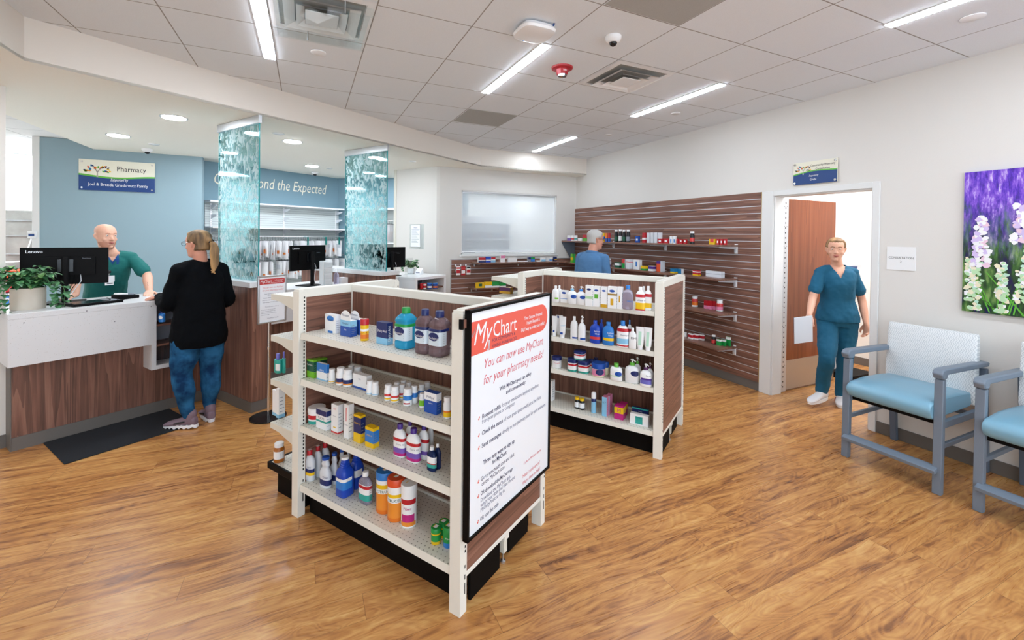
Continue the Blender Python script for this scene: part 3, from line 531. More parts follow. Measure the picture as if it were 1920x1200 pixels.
# ================================================================ gondolas (local X = across, Y = along)
def gondola(label,x0,y0,signed):
    # x0 front post face, y0 near face; 0.775 wide, 1.285 long frame to frame
    W_,L_=.775,1.29; xm=x0+W_/2; y1=y0+L_; ZT=1.345
    t=thing('store_gondola',label,'shelving unit','G',(xm,(y0+y1)/2,0),'cream and walnut shelving gondolas')
    def post(x,y,sx,sy,dirx=0):
        m=MB(); m.box(x,x+.046,y,y+.062,.0,ZT-.012,'cream'); m.box(x+.004,x+.042,y+.004,y+.058,ZT-.012,ZT,'cream')
        for i in range(50):
            z=.27+i*.0208
            if z<ZT-.03:
                m.box(x+.030,x+.038,y-.0006,y+.001,z,z+.0125,'slot') if sy<0 else m.box(x+.030 if sx<0 else x+.008,x+.038 if sx<0 else x+.016,y+.061,y+.0626,z,z+.0125,'slot')
        for z,h in ((.2,.015),(.15,.022),(.085,.05)):
            m.box(x+.030,x+.036,y-.0006,y+.001,z,z+h,'slot')
        return m.build('upright_post',t,bevel=.003)
    for x in (x0,x0+W_-.046):
        post(x,y0,-1 if x==x0 else 1,-1); post(x,y1-.062,1,-1)
    # centre uprights, slotted toward the viewer
    for y in (y0+.01,y1-.066):
        m=MB(); m.box(xm-.022,xm+.022,y,y+.045,.12,ZT-.02,'cream')
        if y>y0+.5:
            for i in range(52):
                z=.22+i*.0208; m.box(xm-.004,xm+.004,y-.0006,y+.001,z,z+.0125,'slot')
                m.box(xm-.0226,xm-.021,y+.018,y+.026,z,z+.0125,'slot')
        m.build('center_upright',t,bevel=.002)
    # end panels of walnut with cream rails
    for k,y in enumerate((y0+.008,y1-.054)):
        m=MB(); m.box(x0+.046,x0+W_-.046,y,y+.042,.17,ZT-.05,'walnut_x'); m.build('end_panel',t)
        m=MB()
        m.box(x0+.030,xm-.006,y-.006,y+.052,ZT-.05,ZT+.004,'cream'); m.box(xm+.002,x0+W_-.03,y-.006,y+.052,ZT-.05,ZT+.004,'cream'); m.build('top_rail',t,bevel=.004)
        m=MB(); m.box(x0+.046,x0+W_-.046,y-.002,y+.046,.148,.17,'cream'); m.build('bottom_rail',t,bevel=.002)
    m=MB(); m.box(xm-.02,xm+.02,y0+.05,y1-.054,.17,ZT-.045,'walnut_z' if 'walnut_z' in MATS else 'walnut_v'); m.build('back_panel',t)
    m=MB(); m.box(xm-.026,xm+.026,y0+.06,y1-.064,ZT-.045,ZT+.002,'cream'); m.build('spine_rail',t,bevel=.004)
    # shelves on both sides
    ya,yb=y0+.066,y1-.066
    for s in (-1,1):
        for z in (.195,.545,.82,1.09) if signed else (.195,.527,.805,1.113):
            xf=x0+.012 if s<0 else x0+W_-.012; xi=xm-.02 if s<0 else xm+.02
            m=MB(); a,b_=sorted((xf,xi)); m.box(a,b_,ya,yb,z-.006,z,'perf'); 
            l0,l1=sorted((xf,xf-s*-.0 - s*.012)); 
            if s<0: m.prism([(xf,z-.001),(xf+.014,z),(xf+.014,z-.012),(xf+.004,z-.040),(xf-.004,z-.036)],ya,yb,'cream','y')
            else: m.prism([(xf,z-.001),(xf-.014,z),(xf-.014,z-.012),(xf-.004,z-.040),(xf+.004,z-.036)],ya,yb,'cream','y')
            m.box(xi-.012 if s<0 else xi,xi if s<0 else xi+.012,ya,yb,z,z+.012,'cream')
            sh=m.build('shelf',t)
            if z>.3:
                for y in (ya,yb-.004):
                    m=MB(); m.prism([(xf+.02*(-s),z-.007),(xi,z-.007),(xi,z-.075),(xf+.02*(-s),z-.028)],y,y+.004,'cream2','y'); OFF[sh.name]=OFF[t.name]; br=m.build('bracket',sh)
        xk=x0+.075 if s<0 else x0+W_-.095
        m=MB(); m.box(xk,xk+.02,ya,yb,0,.152,'kick'); m.build('kick_plate',t)
    m=MB(); m.box(x0+.10,xm-.05,y0+.02,y0+.035,.0,.148,'kick'); m.box(xm+.03,x0+W_-.16,y0+.02,y0+.035,.03,.148,'kick'); m.build('end_kick_plate',t)
    m=MB(); m.box(xm-.02,xm+.01,y0+.015,y0+.05,.055,.148,'cream2'); m.lathe([(.014,.0),(.014,.008),(.005,.012),(.005,.056)],'silver',xm-.005,y0+.03,n=12); m.build('leveler_foot',t)
    # shelves on the far end
    for z in (.738,.458,1.02,1.285) if signed else (1.285,1.10,.78,.47):
        ye=y1+.325
        m=MB(); m.box(x0+.05,x0+W_-.05,y1,ye,z-.006,z,'perf'); m.prism([(ye,z-.001),(ye-.014,z),(ye-.014,z-.012),(ye-.004,z-.040),(ye+.004,z-.036)],x0+.05,x0+W_-.05,'cream','x'); sh=m.build('end_shelf',t); OFF[sh.name]=OFF[t.name]
        for x in (x0+.046,x0+W_-.05):
            m=MB(); m.prism([(ye-.003,z+.001),(y1,z+.001),(y1,z-.105),(y1+.05,z-.085),(ye-.10,z-.04),(ye-.003,z-.034)],x,x+.004,'cream2','x'); m.build('bracket',sh)
    m=MB(); m.box(x0+.06,x0+W_-.06,y1,y1+.335,.165,.195,'perf'); m.box(x0+.055,x0+W_-.055,y1+.335,y1+.355,.155,.197,'black'); m.box(x0+.045,x0+.06,y1,y1+.355,.155,.197,'black'); m.build('base_deck',t,bevel=.003)
    m=MB(); m.box(x0+.085,x0+W_-.085,y1,y1+.30,0,.155,'kick'); m.build('base_plinth',t)
    return t
gondola('nearer cream and walnut gondola with the framed poster on its end',1.490,1.207,True)
gondola('farther cream and walnut gondola holding skincare, nearer the slatwall',3.388,.822,False)
# ---- framed poster hung on the near gondola end
t=thing('poster_frame','black framed poster about the patient chart app on the near gondola end','poster','G',(1.866,1.17,.34))
m=MB(); X0,X1,Z0,Z1=1.490,2.246,.343,1.350; e=.012
for a in ((X0,X0+e,Z0,Z1),(X1-e,X1,Z0,Z1),(X0,X1,Z0,Z0+e),(X0,X1,Z1-e,Z1)): m.box(a[0],a[1],1.168,1.196,a[2],a[3],'black')
m.build('frame',t)
m=MB(); m.box(X0+.004,X1-.004,1.190,1.199,Z0+.004,Z1+.004,'walnut_x'); m.box(1.468,1.490,1.186,1.200,1.275,1.312,'walnut_x'); m.box(1.458,1.468,1.184,1.203,1.272,1.315,'black'); m.build('backing_board',t)
m=MB(); yy=1.176; m.box(X0+e,X1-e,yy,yy+.008,Z0+e,Z1-e,'sign_white')
def fl(pts,mat,d=.0004): m.face([(x,yy-d,z) for x,z in pts],mat)
arc=[(2.137+.073*cos(a),1.2225+.0745*sin(a)) for a in [radians(-90+i*15) for i in range(13)]]
fl([(X0+e,1.148)]+[(x,z) for x,z in arc]+[(X0+e,1.297)],'sign_red')
def tx(s,x,z,size,mat='sign_navy',al='L',sh=0,bold=0,width=None,d=.0008): m.text(s,size,(x,yy-d,z),(1,0,0),(0,0,1),mat,al,sh,bold,width=width)
tx('My',1.522,1.192,.135,'sign_white',sh=.35,width=.15); tx('Chart',1.672,1.200,.108,'sign_white',width=.21)
fl([(1.640,1.195),(1.652,1.195),(1.650,1.155),(1.632,1.140),(1.622,1.150),(1.638,1.160)],'sign_white')
fl([(1.507,1.240),(1.520,1.228),(1.545,1.262),(1.550,1.275),(1.535,1.262)],'sign_white')
tx('FOR COMMUNITY &',1.668,1.179,.022,width=.20); tx('VIKING PHARMACIES',1.668,1.153,.022,width=.215)
tx('Your Secure Personal',2.05,1.238,.026,'sign_white','C',bold=.012,width=.19); tx('Health Record &',2.05,1.210,.026,'sign_white','C',bold=.012,width=.14); tx('EASY way to order your refills!',2.05,1.180,.026,'sign_white','C',bold=.012,width=.25)
tx('You can now use MyChart',1.602,1.072,.062,'sign_redtxt',sh=.22,width=.56); tx('for your pharmacy needs!',1.602,.998,.062,'sign_redtxt',sh=.22,width=.565)
tx('With MyChart you can safely',1.883,.933,.027,al='C',bold=.015,width=.30); tx('and conveniently:',1.883,.902,.027,al='C',bold=.015,width=.185)
def bl(z): fl([(1.566,z+.006),(1.572,z+.012),(1.578,z+.006),(1.572,z)],'sign_red'); fl([(1.572,z+.014),(1.576,z+.018),(1.581,z+.012),(1.577,z+.009)],'sign_red')
bl(.848); tx('Request refills',1.595,.848,.028,bold=.015,width=.15); tx('for your medications anytime, anywhere',1.755,.848,.028,'sign_grey',width=.36); tx('from your phone or computer.',1.595,.824,.028,'sign_grey',width=.28)
bl(.772); tx('Check the status',1.595,.772,.028,bold=.015,width=.17); tx('of your prescriptions with just a few clicks.',1.775,.772,.028,'sign_grey',width=.375)
bl(.715); tx('Send messages',1.595,.715,.028,bold=.015,width=.155); tx('directly to your pharmacy team for quick assistance.',1.76,.715,.028,'sign_grey',width=.44)
tx('Three easy ways to sign up',1.740,.633,.028,al='C',bold=.015,width=.265); tx('for MyChart',1.740,.604,.028,al='C',bold=.015,width=.12)
bl(.563); tx('Go to stmchealth.com and click',1.592,.565,.027,width=.28); tx('on the MyChart icon',1.597,.540,.027,width=.185)
bl(.497); tx('OR download the MyChart app',1.590,.499,.027,width=.268,bold=.006); tx('Download the MyChart app,',1.590,.469,.027,'sign_grey',width=.25); tx('select your state and then choose',1.590,.447,.027,'sign_grey',width=.29); tx('MyUnityPoint to log in.',1.590,.424,.027,'sign_grey',width=.20)
bl(.382); tx('OR scan the code',1.588,.384,.027,width=.147,bold=.006)
tx('Code to MyChart signup',2.058,.478,.018,'sign_redtxt','C',width=.185); tx('Need assistance?',2.048,.411,.026,'sign_redtxt','C',width=.183); tx("We're here to help!",2.05,.375,.026,'sign_redtxt','C',width=.188)
m.build('poster_sheet',t,smooth=False)
# ================================================================ pharmacy counters (G frame: X along the front, Y away)
CF=4.772; CT=1.062
def cubby(m,x0,x1,y0,y1,z0,z1,w=.035,mt='terrazzo'):
    m.box(x0,x0+w,y0,y1,z0,z1,mt); m.box(x1-w,x1,y0,y1,z0,z1,mt); m.box(x0+w,x1-w,y0,y1,z0,z0+w,mt)
t=thing('pharmacy_counter','white speckled pharmacy counter with walnut base and a corner cubby','counter','G',(1.4,5.1,0))
m=MB(); m.box(.70,2.08,CF,5.42,CT-.04,CT,'terrazzo'); m.build('countertop',t,bevel=.003)
m=MB(); m.box(.70,1.546,CF,CF+.03,.675,CT-.04,'terrazzo'); m.box(.70,.73,CF+.03,5.42,.675,CT-.04,'terrazzo'); m.box(.73,1.546,CF+.03,5.0,.675,.70,'terrazzo'); m.build('fascia',t)
m=MB(); cubby(m,1.546,2.08,CF,5.0,.447,CT-.04); m.box(1.581,2.045,4.96,5.0,.482,CT-.04,'p_GRY'); cb=m.build('cubby_frame',t)
for z in (.846,.665): m=MB(); m.box(1.582,2.044,CF+.012,4.958,z-.016,z,'walnut_x'); m.build('cubby_shelf',t)
m=MB(); m.box(.744,2.118,4.96,5.40,.10,.674,'walnut_v'); m.box(.7435,.7445,4.955,4.962,.1,.675,'rubber'); m.build('base_panel',t)
m=MB(); m.box(.742,2.11,4.952,4.965,0,.10,'rubber'); m.box(.738,.745,4.952,5.1,0,.67,'rubber'); m.build('toe_kick',t)
def half_wall(label,x0,x1):
    t=thing('half_wall',label,'partition','G',((x0+x1)/2,5.0,0),'walnut half walls between the pharmacy stations')
    m=MB(); m.box(x0,x1,4.215,5.9,.10,1.168,'walnut_v'); m.build('panel',t,bevel=.001)
    m=MB(); m.box(x0-.035,x1+.035,4.185,5.93,1.170,1.220,'terrazzo'); m.build('cap',t,bevel=.003)
    m=MB(); m.box(x0+.004,x1-.004,4.222,5.9,0,.10,'rubber'); m.box(x0-.006,x0+.004,4.215,4.95,0,.10,'rubber'); m.build('toe_kick',t)
half_wall('walnut half wall with white cap beside the standing woman',2.120,2.30)
half_wall('walnut half wall with white cap under the right etched glass panel',3.645,3.86)
def glass(label,x,y0,y1):
    t=thing('glass_divider',label,'glass panel','G',(x,(y0+y1)/2,1.22),'etched glass dividers over the half walls')
    m=MB(); m.box(x-.005,x+.005,y0+.004,y1-.004,1.222,2.70,'etched_glass'); m.build('glass_pane',t,smooth=False)
    m=MB(); m.box(x-.0055,x+.0055,y0,y0+.006,1.222,2.70,'glass_edge'); m.box(x-.0055,x+.0055,y1-.006,y1,1.222,2.70,'glass_edge'); m.build('glass_edge',t)
    m=MB(); m.box(x-.016,x+.016,y0-.012,y1+.012,2.698,2.772,'silver'); m.build('ceiling_channel',t,bevel=.002)
glass('tall teal etched glass divider directly behind the standing woman',2.175,4.205,4.985)
glass('tall teal etched glass divider left of the wall notice',3.70,4.20,5.0)
t=thing('pharmacy_counter','white counter of the middle station, between the two half walls','counter','G',(2.97,5.1,0))
m=MB(); m.box(2.338,3.605,4.80,5.42,1.0,1.04,'terrazzo'); m.build('countertop',t,bevel=.003)
m=MB(); m.box(2.338,3.605,4.80,4.83,.675,1.0,'terrazzo'); m.build('fascia',t)
m=MB(); m.box(2.302,3.643,4.96,5.38,.10,1.0,'walnut_v'); m.build('base_panel',t); m=MB(); m.box(2.302,3.643,4.952,4.958,0,.10,'rubber'); m.build('toe_kick',t)
t=thing('pharmacy_counter','white boxy counter with an open cubby below the small trailing plant','counter','G',(4.7,4.9,0))
m=MB(); m.box(4.46,5.10,4.47,5.30,1.03,1.07,'whitegloss'); m.build('countertop',t,bevel=.003)
m=MB(); cubby(m,4.46,5.10,4.47,4.95,.50,1.03,.04,'whitegloss'); m.box(4.50,5.06,4.93,4.95,.54,1.03,'p_GRY'); m.build('cubby_frame',t)
m=MB(); m.box(4.502,5.058,4.49,4.928,.885,.905,'walnut_x'); m.build('cubby_shelf',t)
m=MB(); m.box(4.50,5.06,4.955,5.25,0,1.028,'walnut_v'); m.build('base_panel',t)
t=thing('pharmacy_counter','set back counter of the third station, under the rightmost monitor','counter','G',(4.2,5.1,0))
m=MB(); m.box(3.90,4.455,4.80,5.42,1.03,1.07,'terrazzo'); m.build('countertop',t,bevel=.003)
m=MB(); m.box(3.90,4.455,4.80,4.83,.675,1.03,'terrazzo'); m.box(3.865,4.455,4.96,5.38,.0,1.028,'walnut_v'); m.build('base_panel',t)
# floor mat
m=MB(); m.box(.91,1.74,4.37,4.945,.0005,.008,'mat'); 
tag(m.build('floor_mat',frame='G',at=(1.3,4.65,0),bevel=.004),'black ribbed floor mat in front of the white pharmacy counter','mat')
# ================================================================ monitors and counter things
def monitor(label,cx,cy,zb,ang,wd=.535,ht=.315,zt=None,tilt=0.0):
    t=thing('computer_monitor',label,'monitor','G',(cx,cy,zb),'black monitors on the pharmacy counters'); t.rotation_euler=(0,0,GA+ang); OFF[t.name]=(0,0,0)
    zc=zt-ht/2-zb; m=MB()                        # local: back of the screen faces -Y, screen faces +Y
    m.box(-wd/2,wd/2,-.006,.012,zc-ht/2,zc+ht/2,'black'); m.box(-wd/2+.01,wd/2-.01,.0121,.0126,zc-ht/2+.01,zc+ht/2-.01,'blackgloss')
    m.text('Lenovo',.034,(-wd/2+.03,-.0064,zc+ht/2-.045),(1,0,0),(0,0,1),'p_W2','L',bold=.02,width=.10); m.build('screen',t,bevel=.002)
    m=MB(); m.box(-wd*.30,wd*.34,-.028,-.006,zc-ht*.24,zc+ht*.25,'black'); m.text('ThinkVision',.012,(wd*.24,-.0284,zc+ht*.19),(1,0,0),(0,0,1),'p_GRY'); m.build('rear_housing',t,bevel=.004)
    m=MB(); m.box(-.05,.05,-.045,-.028,zc-.05,zc+.06,'blackgloss'); m.build('mount_plate',t,bevel=.003)
    m=MB(); m.lathe([(.022,.012),(.022,zc+.075),(.018,zc+.082)],'black',0,-.066,n=18); m.build('stand_post',t)
    m=MB(); m.box(-.12,.12,-.13,.08,.0,.012,'black'); m.build('stand_base',t,bevel=.004)
    m=MB()
    for i,x in enumerate((.05,.07,.09)): m.tube([(x,-.01,zc-ht*.24),(x+.005,-.03,zc-ht*.42),(x-.03,-.05,zc-ht*.62),(x-.06,-.07,zc-ht*.8),(.02,-.09,.02)],.003,'black' if i<2 else 'p_W2',6)
    m.build('cable',t)
    return t
monitor('large black monitor seen from behind on the near counter beside the potted plant',1.10,5.235,CT,-.32,zt=1.532)
monitor('black monitor seen from behind on the middle station counter',3.175,5.00,1.04,.193,ht=.30,zt=1.53)
monitor('black monitor seen from behind at the third station, partly behind etched glass',4.441,4.98,1.07,-.157,ht=.30,zt=1.49)
t=thing('keyboard','black keyboard lying on the middle station counter','keyboard','G',(2.65,5.1,1.04))
m=MB(); m.box(2.45,2.85,5.05,5.20,1.042,1.056,'black'); m.build('case',t,bevel=.003)
m=MB(); 
for i in range(14):
    for j in range(5): m.box(2.46+i*.0275,2.482+i*.0275,5.06+j*.027,5.082+j*.027,1.056,1.061,'blackgloss')
m.build('keys',t)
t=thing('signature_pad','black signature pad with pen lying on the near counter','signature pad','G',(1.20,4.98,CT)); t.rotation_euler=(0,0,GA+.18); OFF[t.name]=(0,0,0)
m=MB(); m.box(-.16,.17,-.11,.10,0,.02,'black'); m.box(-.145,.07,-.095,.085,.0201,.0206,'blackgloss'); m.box(.09,.155,-.09,.08,.0201,.0206,'p_GRY'); m.build('pad_body',t,bevel=.004)
m=MB(); m.tube([(.10,-.06,.028),(.135,.06,.028)],.005,'p_K',8); m.build('stylus',t); m=MB(); m.tube([(.14,-.08,.022),(.20,-.05,.006),(.24,.02,.004),(.2,.10,.004)],.002,'black',6); m.build('cord',t)
t=thing('card_reader','small card payment terminal with white top on the near counter','card reader','G',(1.46,5.12,CT)); t.rotation_euler=(0,0,GA+.3); OFF[t.name]=(0,0,0)
m=MB(); m.prism([(-.08,0),(.09,0),(.09,.028),(-.08,.045)],-.05,.05,'black','y'); m.build('terminal_body',t,bevel=.005)
m=MB(); m.prism([(-.07,.046),(-.0,.040),(-.0,.052),(-.06,.058)],-.04,.04,'white_plastic','y'); m.build('printer_lid',t,bevel=.003)
m=MB(); 
for i in range(3):
    for j in range(3): m.box(.012+i*.022,.028+i*.022,-.035+j*.025,-.018+j*.025,.034,.041,'p_GRY')
m.build('keypad',t)
# potted trailing plants
def leafm(m,p,d,up,L,W_,mat):
    d=Vector(d).normalized(); s=d.cross(Vector(up)); s=s.normalized() if s.length>.01 else Vector((1,0,0)); u=s.cross(d)
    p=Vector(p); row=[]
    for k,(a,w) in enumerate(((0,.06),(.25,.75),(.5,1),(.75,.72),(1,.04))):
        c=p+d*L*a+u*(L*.16*sin(a*pi)-L*.18*a*a); row.append((c-s*W_*w*.5+u*W_*w*.14,c,c+s*W_*w*.5+u*W_*w*.14))
    vs=[q for r in row for q in r]; fs=[]
    for i in range(4):
        for j in range(2): a=i*3+j; fs.append((a,a+1,a+4,a+3))
    m.raw(vs,fs,mat)
def plant(t,c,zr,nst,reach,trails,L,seed,mat='leaf'):
    rr=random.Random(seed); m=MB(); st=MB()
    for i in range(nst):
        an=rr.uniform(0,2*pi); rc=reach*rr.uniform(.35,1); hh=rr.uniform(.25,1)*reach*.95
        pts=[Vector((c[0]+.02*cos(an),c[1]+.02*sin(an),zr-.01))]
        for k in range(1,6): f=k/5; pts.append(Vector((c[0]+rc*f*cos(an),c[1]+rc*f*sin(an),zr+hh*sin(f*pi*.62)*1.05)))
        st.tube(pts,.0018,'leaf2',5)
        for k in range(1,6):
            for s in (-1,1): a2=an+s*rr.uniform(.5,1.3); leafm(m,pts[k],(cos(a2),sin(a2),rr.uniform(-.25,.45)),(0,0,1),L*rr.uniform(.75,1.15),L*.62,mat if rr.random()<.8 else 'leaf2')
    for (an,ln,out) in trails:
        pts=[]
        for k in range(10):
            f=k/9; r_=out*min(1,f*2.2); z=zr+.05*sin(min(1,f*2.2)*pi*.7)-max(0,f-.35)*ln
            pts.append(Vector((c[0]+r_*cos(an+.2*f),c[1]+r_*sin(an+.2*f),z)))
        st.tube(pts,.0018,'leaf2',5)
        for k in range(1,10):
            for s in (-1,1): a2=an+s*rr.uniform(.6,1.5); leafm(m,pts[k],(cos(a2),sin(a2),rr.uniform(-.6,.1)),(0,0,1),L*rr.uniform(.7,1.05)*(1-.03*k),L*.6,mat)
    m.build('leaves',t); st.build('stems',t)
t=thing('potted_plant','trailing green plant in a white clay pot at the left end of the near counter','plant','G',(.845,5.02,CT))
m=MB(); cx,cy=.845,5.03; m.lathe([(.094,CT),(.098,CT+.01),(.098,CT+.165),(.088,CT+.168),(.086,CT+.15)],'clay',cx,cy,n=40); m.build('pot',t)
m=MB(); m.lathe([(.085,CT+.148),(.085,CT+.152)],'soil',cx,cy,n=24); m.build('soil',t)
plant(t,(cx,cy),CT+.15,26,.18,[(-.75,.40,.17),(-.45,.36,.20),(-1.0,.24,.18),(3.6,.30,.22),(-2.6,.30,.18)],.075,3)
t=thing('potted_plant','small trailing green plant in a white pot on the boxy white counter','plant','G',(4.93,5.02,1.07))
m=MB(); cx,cy=4.93,5.04; m.lathe([(.045,1.07),(.055,1.075),(.058,1.15),(.05,1.15)],'whitegloss',cx,cy,n=28); m.build('pot',t)
plant(t,(cx,cy),1.15,16,.13,[(-.9,.20,.09),(-.5,.16,.1),(2.4,.10,.12)],.055,8)
# card holder and thin stand beside the small plant
m=MB(); m.prism([(4.86,1.071),(4.94,1.071),(4.925,1.16),(4.92,1.16)],4.78,4.90,'whitegloss','y'); m.box(4.874,4.875,4.80,4.88,1.09,1.10,'p_NAVY'); tag(m.build('card_stand',frame='G',at=(4.9,4.84,1.071)),'small white tent card beside the small plant','card')
t=thing('clear_sign_holder','slim clear upright sign holder edge on, left of the small plant','sign holder','G',(4.75,4.95,1.07)); m=MB(); m.box(4.70,4.86,4.93,4.935,1.075,1.32,'clearpane'); m.build('acrylic_panel',t); m=MB(); m.box(4.70,4.86,4.90,4.965,1.071,1.075,'clearpane'); m.build('acrylic_base',t)
# brochure holders behind the gondola rail, on the middle station counter
t=thing('brochure_tower','tall white brochure tower on the middle station counter','brochure holder','G',(3.33,4.86,1.04))
m=MB(); m.box(3.27,3.40,4.84,4.92,1.041,1.34,'white_plastic'); m.build('tower_body',t,bevel=.004)
for i in range(4): m=MB(); m.box(3.28,3.39,4.815,4.84,1.05+i*.07,1.105+i*.07,'clearpane'); m.box(3.285,3.385,4.82,4.836,1.05+i*.07,1.118+i*.07,'paper'); m.build('brochure_pocket',t)
t=thing('sanitizer_bottle','clear pump bottle beside the white brochure tower','bottle','G',(3.47,4.86,1.04)); m=MB(); m.lathe([(.03,1.041),(.032,1.06),(.032,1.16),(.012,1.19)],'p_CLR',3.47,4.86,n=18); m.build('bottle_body',t); m=MB(); m.tube([(3.47,4.86,1.19),(3.47,4.86,1.23),(3.44,4.85,1.235)],.006,'p_W',8); m.build('pump',t)
t=thing('tissue_box','low white boxes in front of the brochure tower','box','G',(3.5,4.83,1.04)); m=MB(); m.box(3.50,3.60,4.805,4.90,1.041,1.12,'paper'); m.build('carton',t)
# freestanding poster stand in front of the half wall
t=thing('sign_stand','silver framed poster on a floor stand in front of the walnut half wall','sign stand','G',(2.10,3.93,0))
m=MB(); m.lathe([(.15,0.001),(.15,.012),(.02,.022)],'blackgloss',2.16,4.0,n=32); m.build('round_base',t)
m=MB(); m.tube([(2.16,4.0,.02),(2.16,4.0,.95)],.011,'chrome',12); m.tube([(2.16,4.0,.62),(2.16,4.0,.65)],.016,'chrome',12); m.build('pole',t)
PX0,PX1,PZ0,PZ1=2.045,2.305,.865,1.295; yy=3.965
m=MB(); e=.016
for a in ((PX0,PX0+e,PZ0,PZ1),(PX1-e,PX1,PZ0,PZ1),(PX0,PX1,PZ0,PZ0+e),(PX0,PX1,PZ1-e,PZ1)): m.box(a[0],a[1],yy,yy+.018,a[2],a[3],'silver')
m.build('frame',t,bevel=.004)
m=MB(); m.box(PX0+e,PX1-e,yy+.006,yy+.014,PZ0+e,PZ1-e,'sign_white')
m.box(PX0+e,PX1-.03,yy+.0055,yy+.006,1.215,1.265,'red_bar'); m.ball((PX1-.032,yy+.006,1.24),(.022,.0006,.025),'red_bar',12,6)
m.text('MyChart',.038,(PX0+.022,yy+.004,1.228),(1,0,0),(0,0,1),'sign_white','L',.15,width=.10); m.text('Your Secure Personal',.010,(2.23,yy+.004,1.248),(1,0,0),(0,0,1),'sign_white'); m.text('Health Record &',.010,(2.23,yy+.004,1.237),(1,0,0),(0,0,1),'sign_white'); m.text('EASY way to order your refills!',.010,(2.22,yy+.004,1.225),(1,0,0),(0,0,1),'sign_white',width=.1)
m.text('You can now use MyChart',.02,(2.18,yy+.005,1.180),(1,0,0),(0,0,1),'sign_redtxt','C',.22,width=.19); m.text('for your pharmacy needs!',.02,(2.18,yy+.005,1.155),(1,0,0),(0,0,1),'sign_redtxt','C',.22,width=.19)
for z,s_ in ((1.125,'With MyChart you can safely'),(1.112,'and conveniently:'),(1.09,'Request refills for your medications'),(1.07,'Check the status of your prescriptions'),(1.05,'Send messages directly to your team'),(1.01,'Three easy ways to sign up')): m.text(s_,.011,(2.17,yy+.005,z),(1,0,0),(0,0,1),'sign_navy')
for i,z in enumerate((.985,.97,.955,.94)): m.text(['Go to stmchealth.com and click','OR download the MyChart app','select your state and then choose','OR scan the code'][i],.010,(PX0+.03,yy+.005,z),(1,0,0),(0,0,1),'sign_navy','L')
m.text('UnityPoint Health',.014,(2.18,yy+.005,0.905),(1,0,0),(0,0,1),'sign_grey')
m.build('poster_sheet',t,smooth=False)
# ================================================================ hip chairs
def chair(label,ya,yb):
    t=thing('waiting_chair',label,'chair','R',(4.1,(ya+yb)/2,0),'blue vinyl waiting chairs along the right wall')
    ym=(ya+yb)/2; lt=.024
    for s,y in ((-1,ya),(1,yb-.048)):
        m=MB(); m.prism([(3.775,0),(3.815,0),(3.825,.76),(3.785,.76)],y,y+.048,'greyframe','y'); m.build('leg',t,bevel=.004)
        m=MB(); m.prism([(4.47,0),(4.505,0),(4.445,.76),(4.40,.76)],y,y+.044,'greyframe2','y'); m.build('leg',t,bevel=.004)
        m=MB(); P=[(3.765,.785),(3.755,.80),(3.775,.826),(3.81,.832),(4.43,.812),(4.46,.80),(4.44,.775),(3.84,.79),(3.83,.765),(3.775,.765)]; m.prism(P,y-.004,y+.052,'greyframe','y'); m.build('armrest',t,bevel=.008)
        m=MB(); m.box(3.82,4.44,y+.010,y+.038,.43,.475,'greyframe'); m.build('side_rail',t,bevel=.003)
        m=MB(); m.box(3.81,4.46,y+.012,y+.034,.295,.325,'greyframe'); m.build('side_stretcher',t,bevel=.003)
    m=MB(); m.prism([(3.735,.165),(3.80,.185),(3.80,.165),(3.765,.14),(3.74,.14)],ya+.02,yb-.02,'greyframe','y'); m.build('footrest_bar',t,bevel=.003)
    m=MB(); m.box(4.38,4.41,ya+.04,yb-.04,.40,.43,'greyframe2'); m.build('rear_rail',t,bevel=.003); m=MB(); m.box(3.84,3.87,ya+.04,yb-.04,.44,.47,'black'); m.build('front_rail',t,bevel=.003)
    m=MB(); n=18   # crowned seat cushion
    prof=[(3.745,.515),(3.735,.545),(3.745,.575),(3.78,.598),(3.95,.612),(4.15,.606),(4.34,.592),(4.36,.57),(4.36,.52),(4.30,.485),(3.80,.475),(3.76,.49)]
    ys=[ya+.048,ya+.054,ya+.075,ym-.1,ym,ym+.1,yb-.075,yb-.054,yb-.048]; sc=[.80,.93,1,1.01,1.015,1.01,1,.93,.80]; cx,cz=4.05,.545
    vs=[]; fs=[]; k=len(prof)
    for y,s in zip(ys,sc):
        for (x,z) in prof: vs.append((cx+(x-cx)*(.97+.03*s),y,cz+(z-cz)*s))
    for i in range(len(ys)-1):
        for j in range(k): a=i*k+j; b_=i*k+(j+1)%k; fs.append((a,b_,b_+k,a+k))
    fs.append(tuple(range(k))); fs.append(tuple(range((len(ys)-1)*k,len(ys)*k))[::-1])
    m.raw(vs,fs,'vinyl'); m.build('seat_cushion',t,ang=50)
    m=MB(); pr=[(4.325,.50),(4.30,.62),(4.345,.97),(4.36,1.0),(4.385,1.005),(4.405,.985),(4.415,.93),(4.40,.60),(4.375,.50)]; vs=[];fs=[]; k=len(pr); ys=[ya+.030,ya+.036,ya+.06,yb-.06,yb-.036,yb-.030]; sc=[.5,.85,1,1,.85,.5]; cx=4.365
    for i,(y,s) in enumerate(zip(ys,sc)):
        for (x,z) in pr: vs.append((cx+(x-cx)*s,y,.76+(z-.76)*(.985+.015*s)))
    for i in range(len(ys)-1):
        for j in range(k): a=i*k+j; b_=i*k+(j+1)%k; fs.append((a,b_,b_+k,a+k))
    fs.append(tuple(range(k))); fs.append(tuple(range((len(ys)-1)*k,len(ys)*k))[::-1])
    m.raw(vs,fs,'woven'); m.build('backrest',t,ang=50)
    return t
chair('pale blue waiting chair with patterned back and footrest, beside the doorway',1.398,1.992)
chair('pale blue waiting chair cut by the right edge of the picture',.655,1.249)
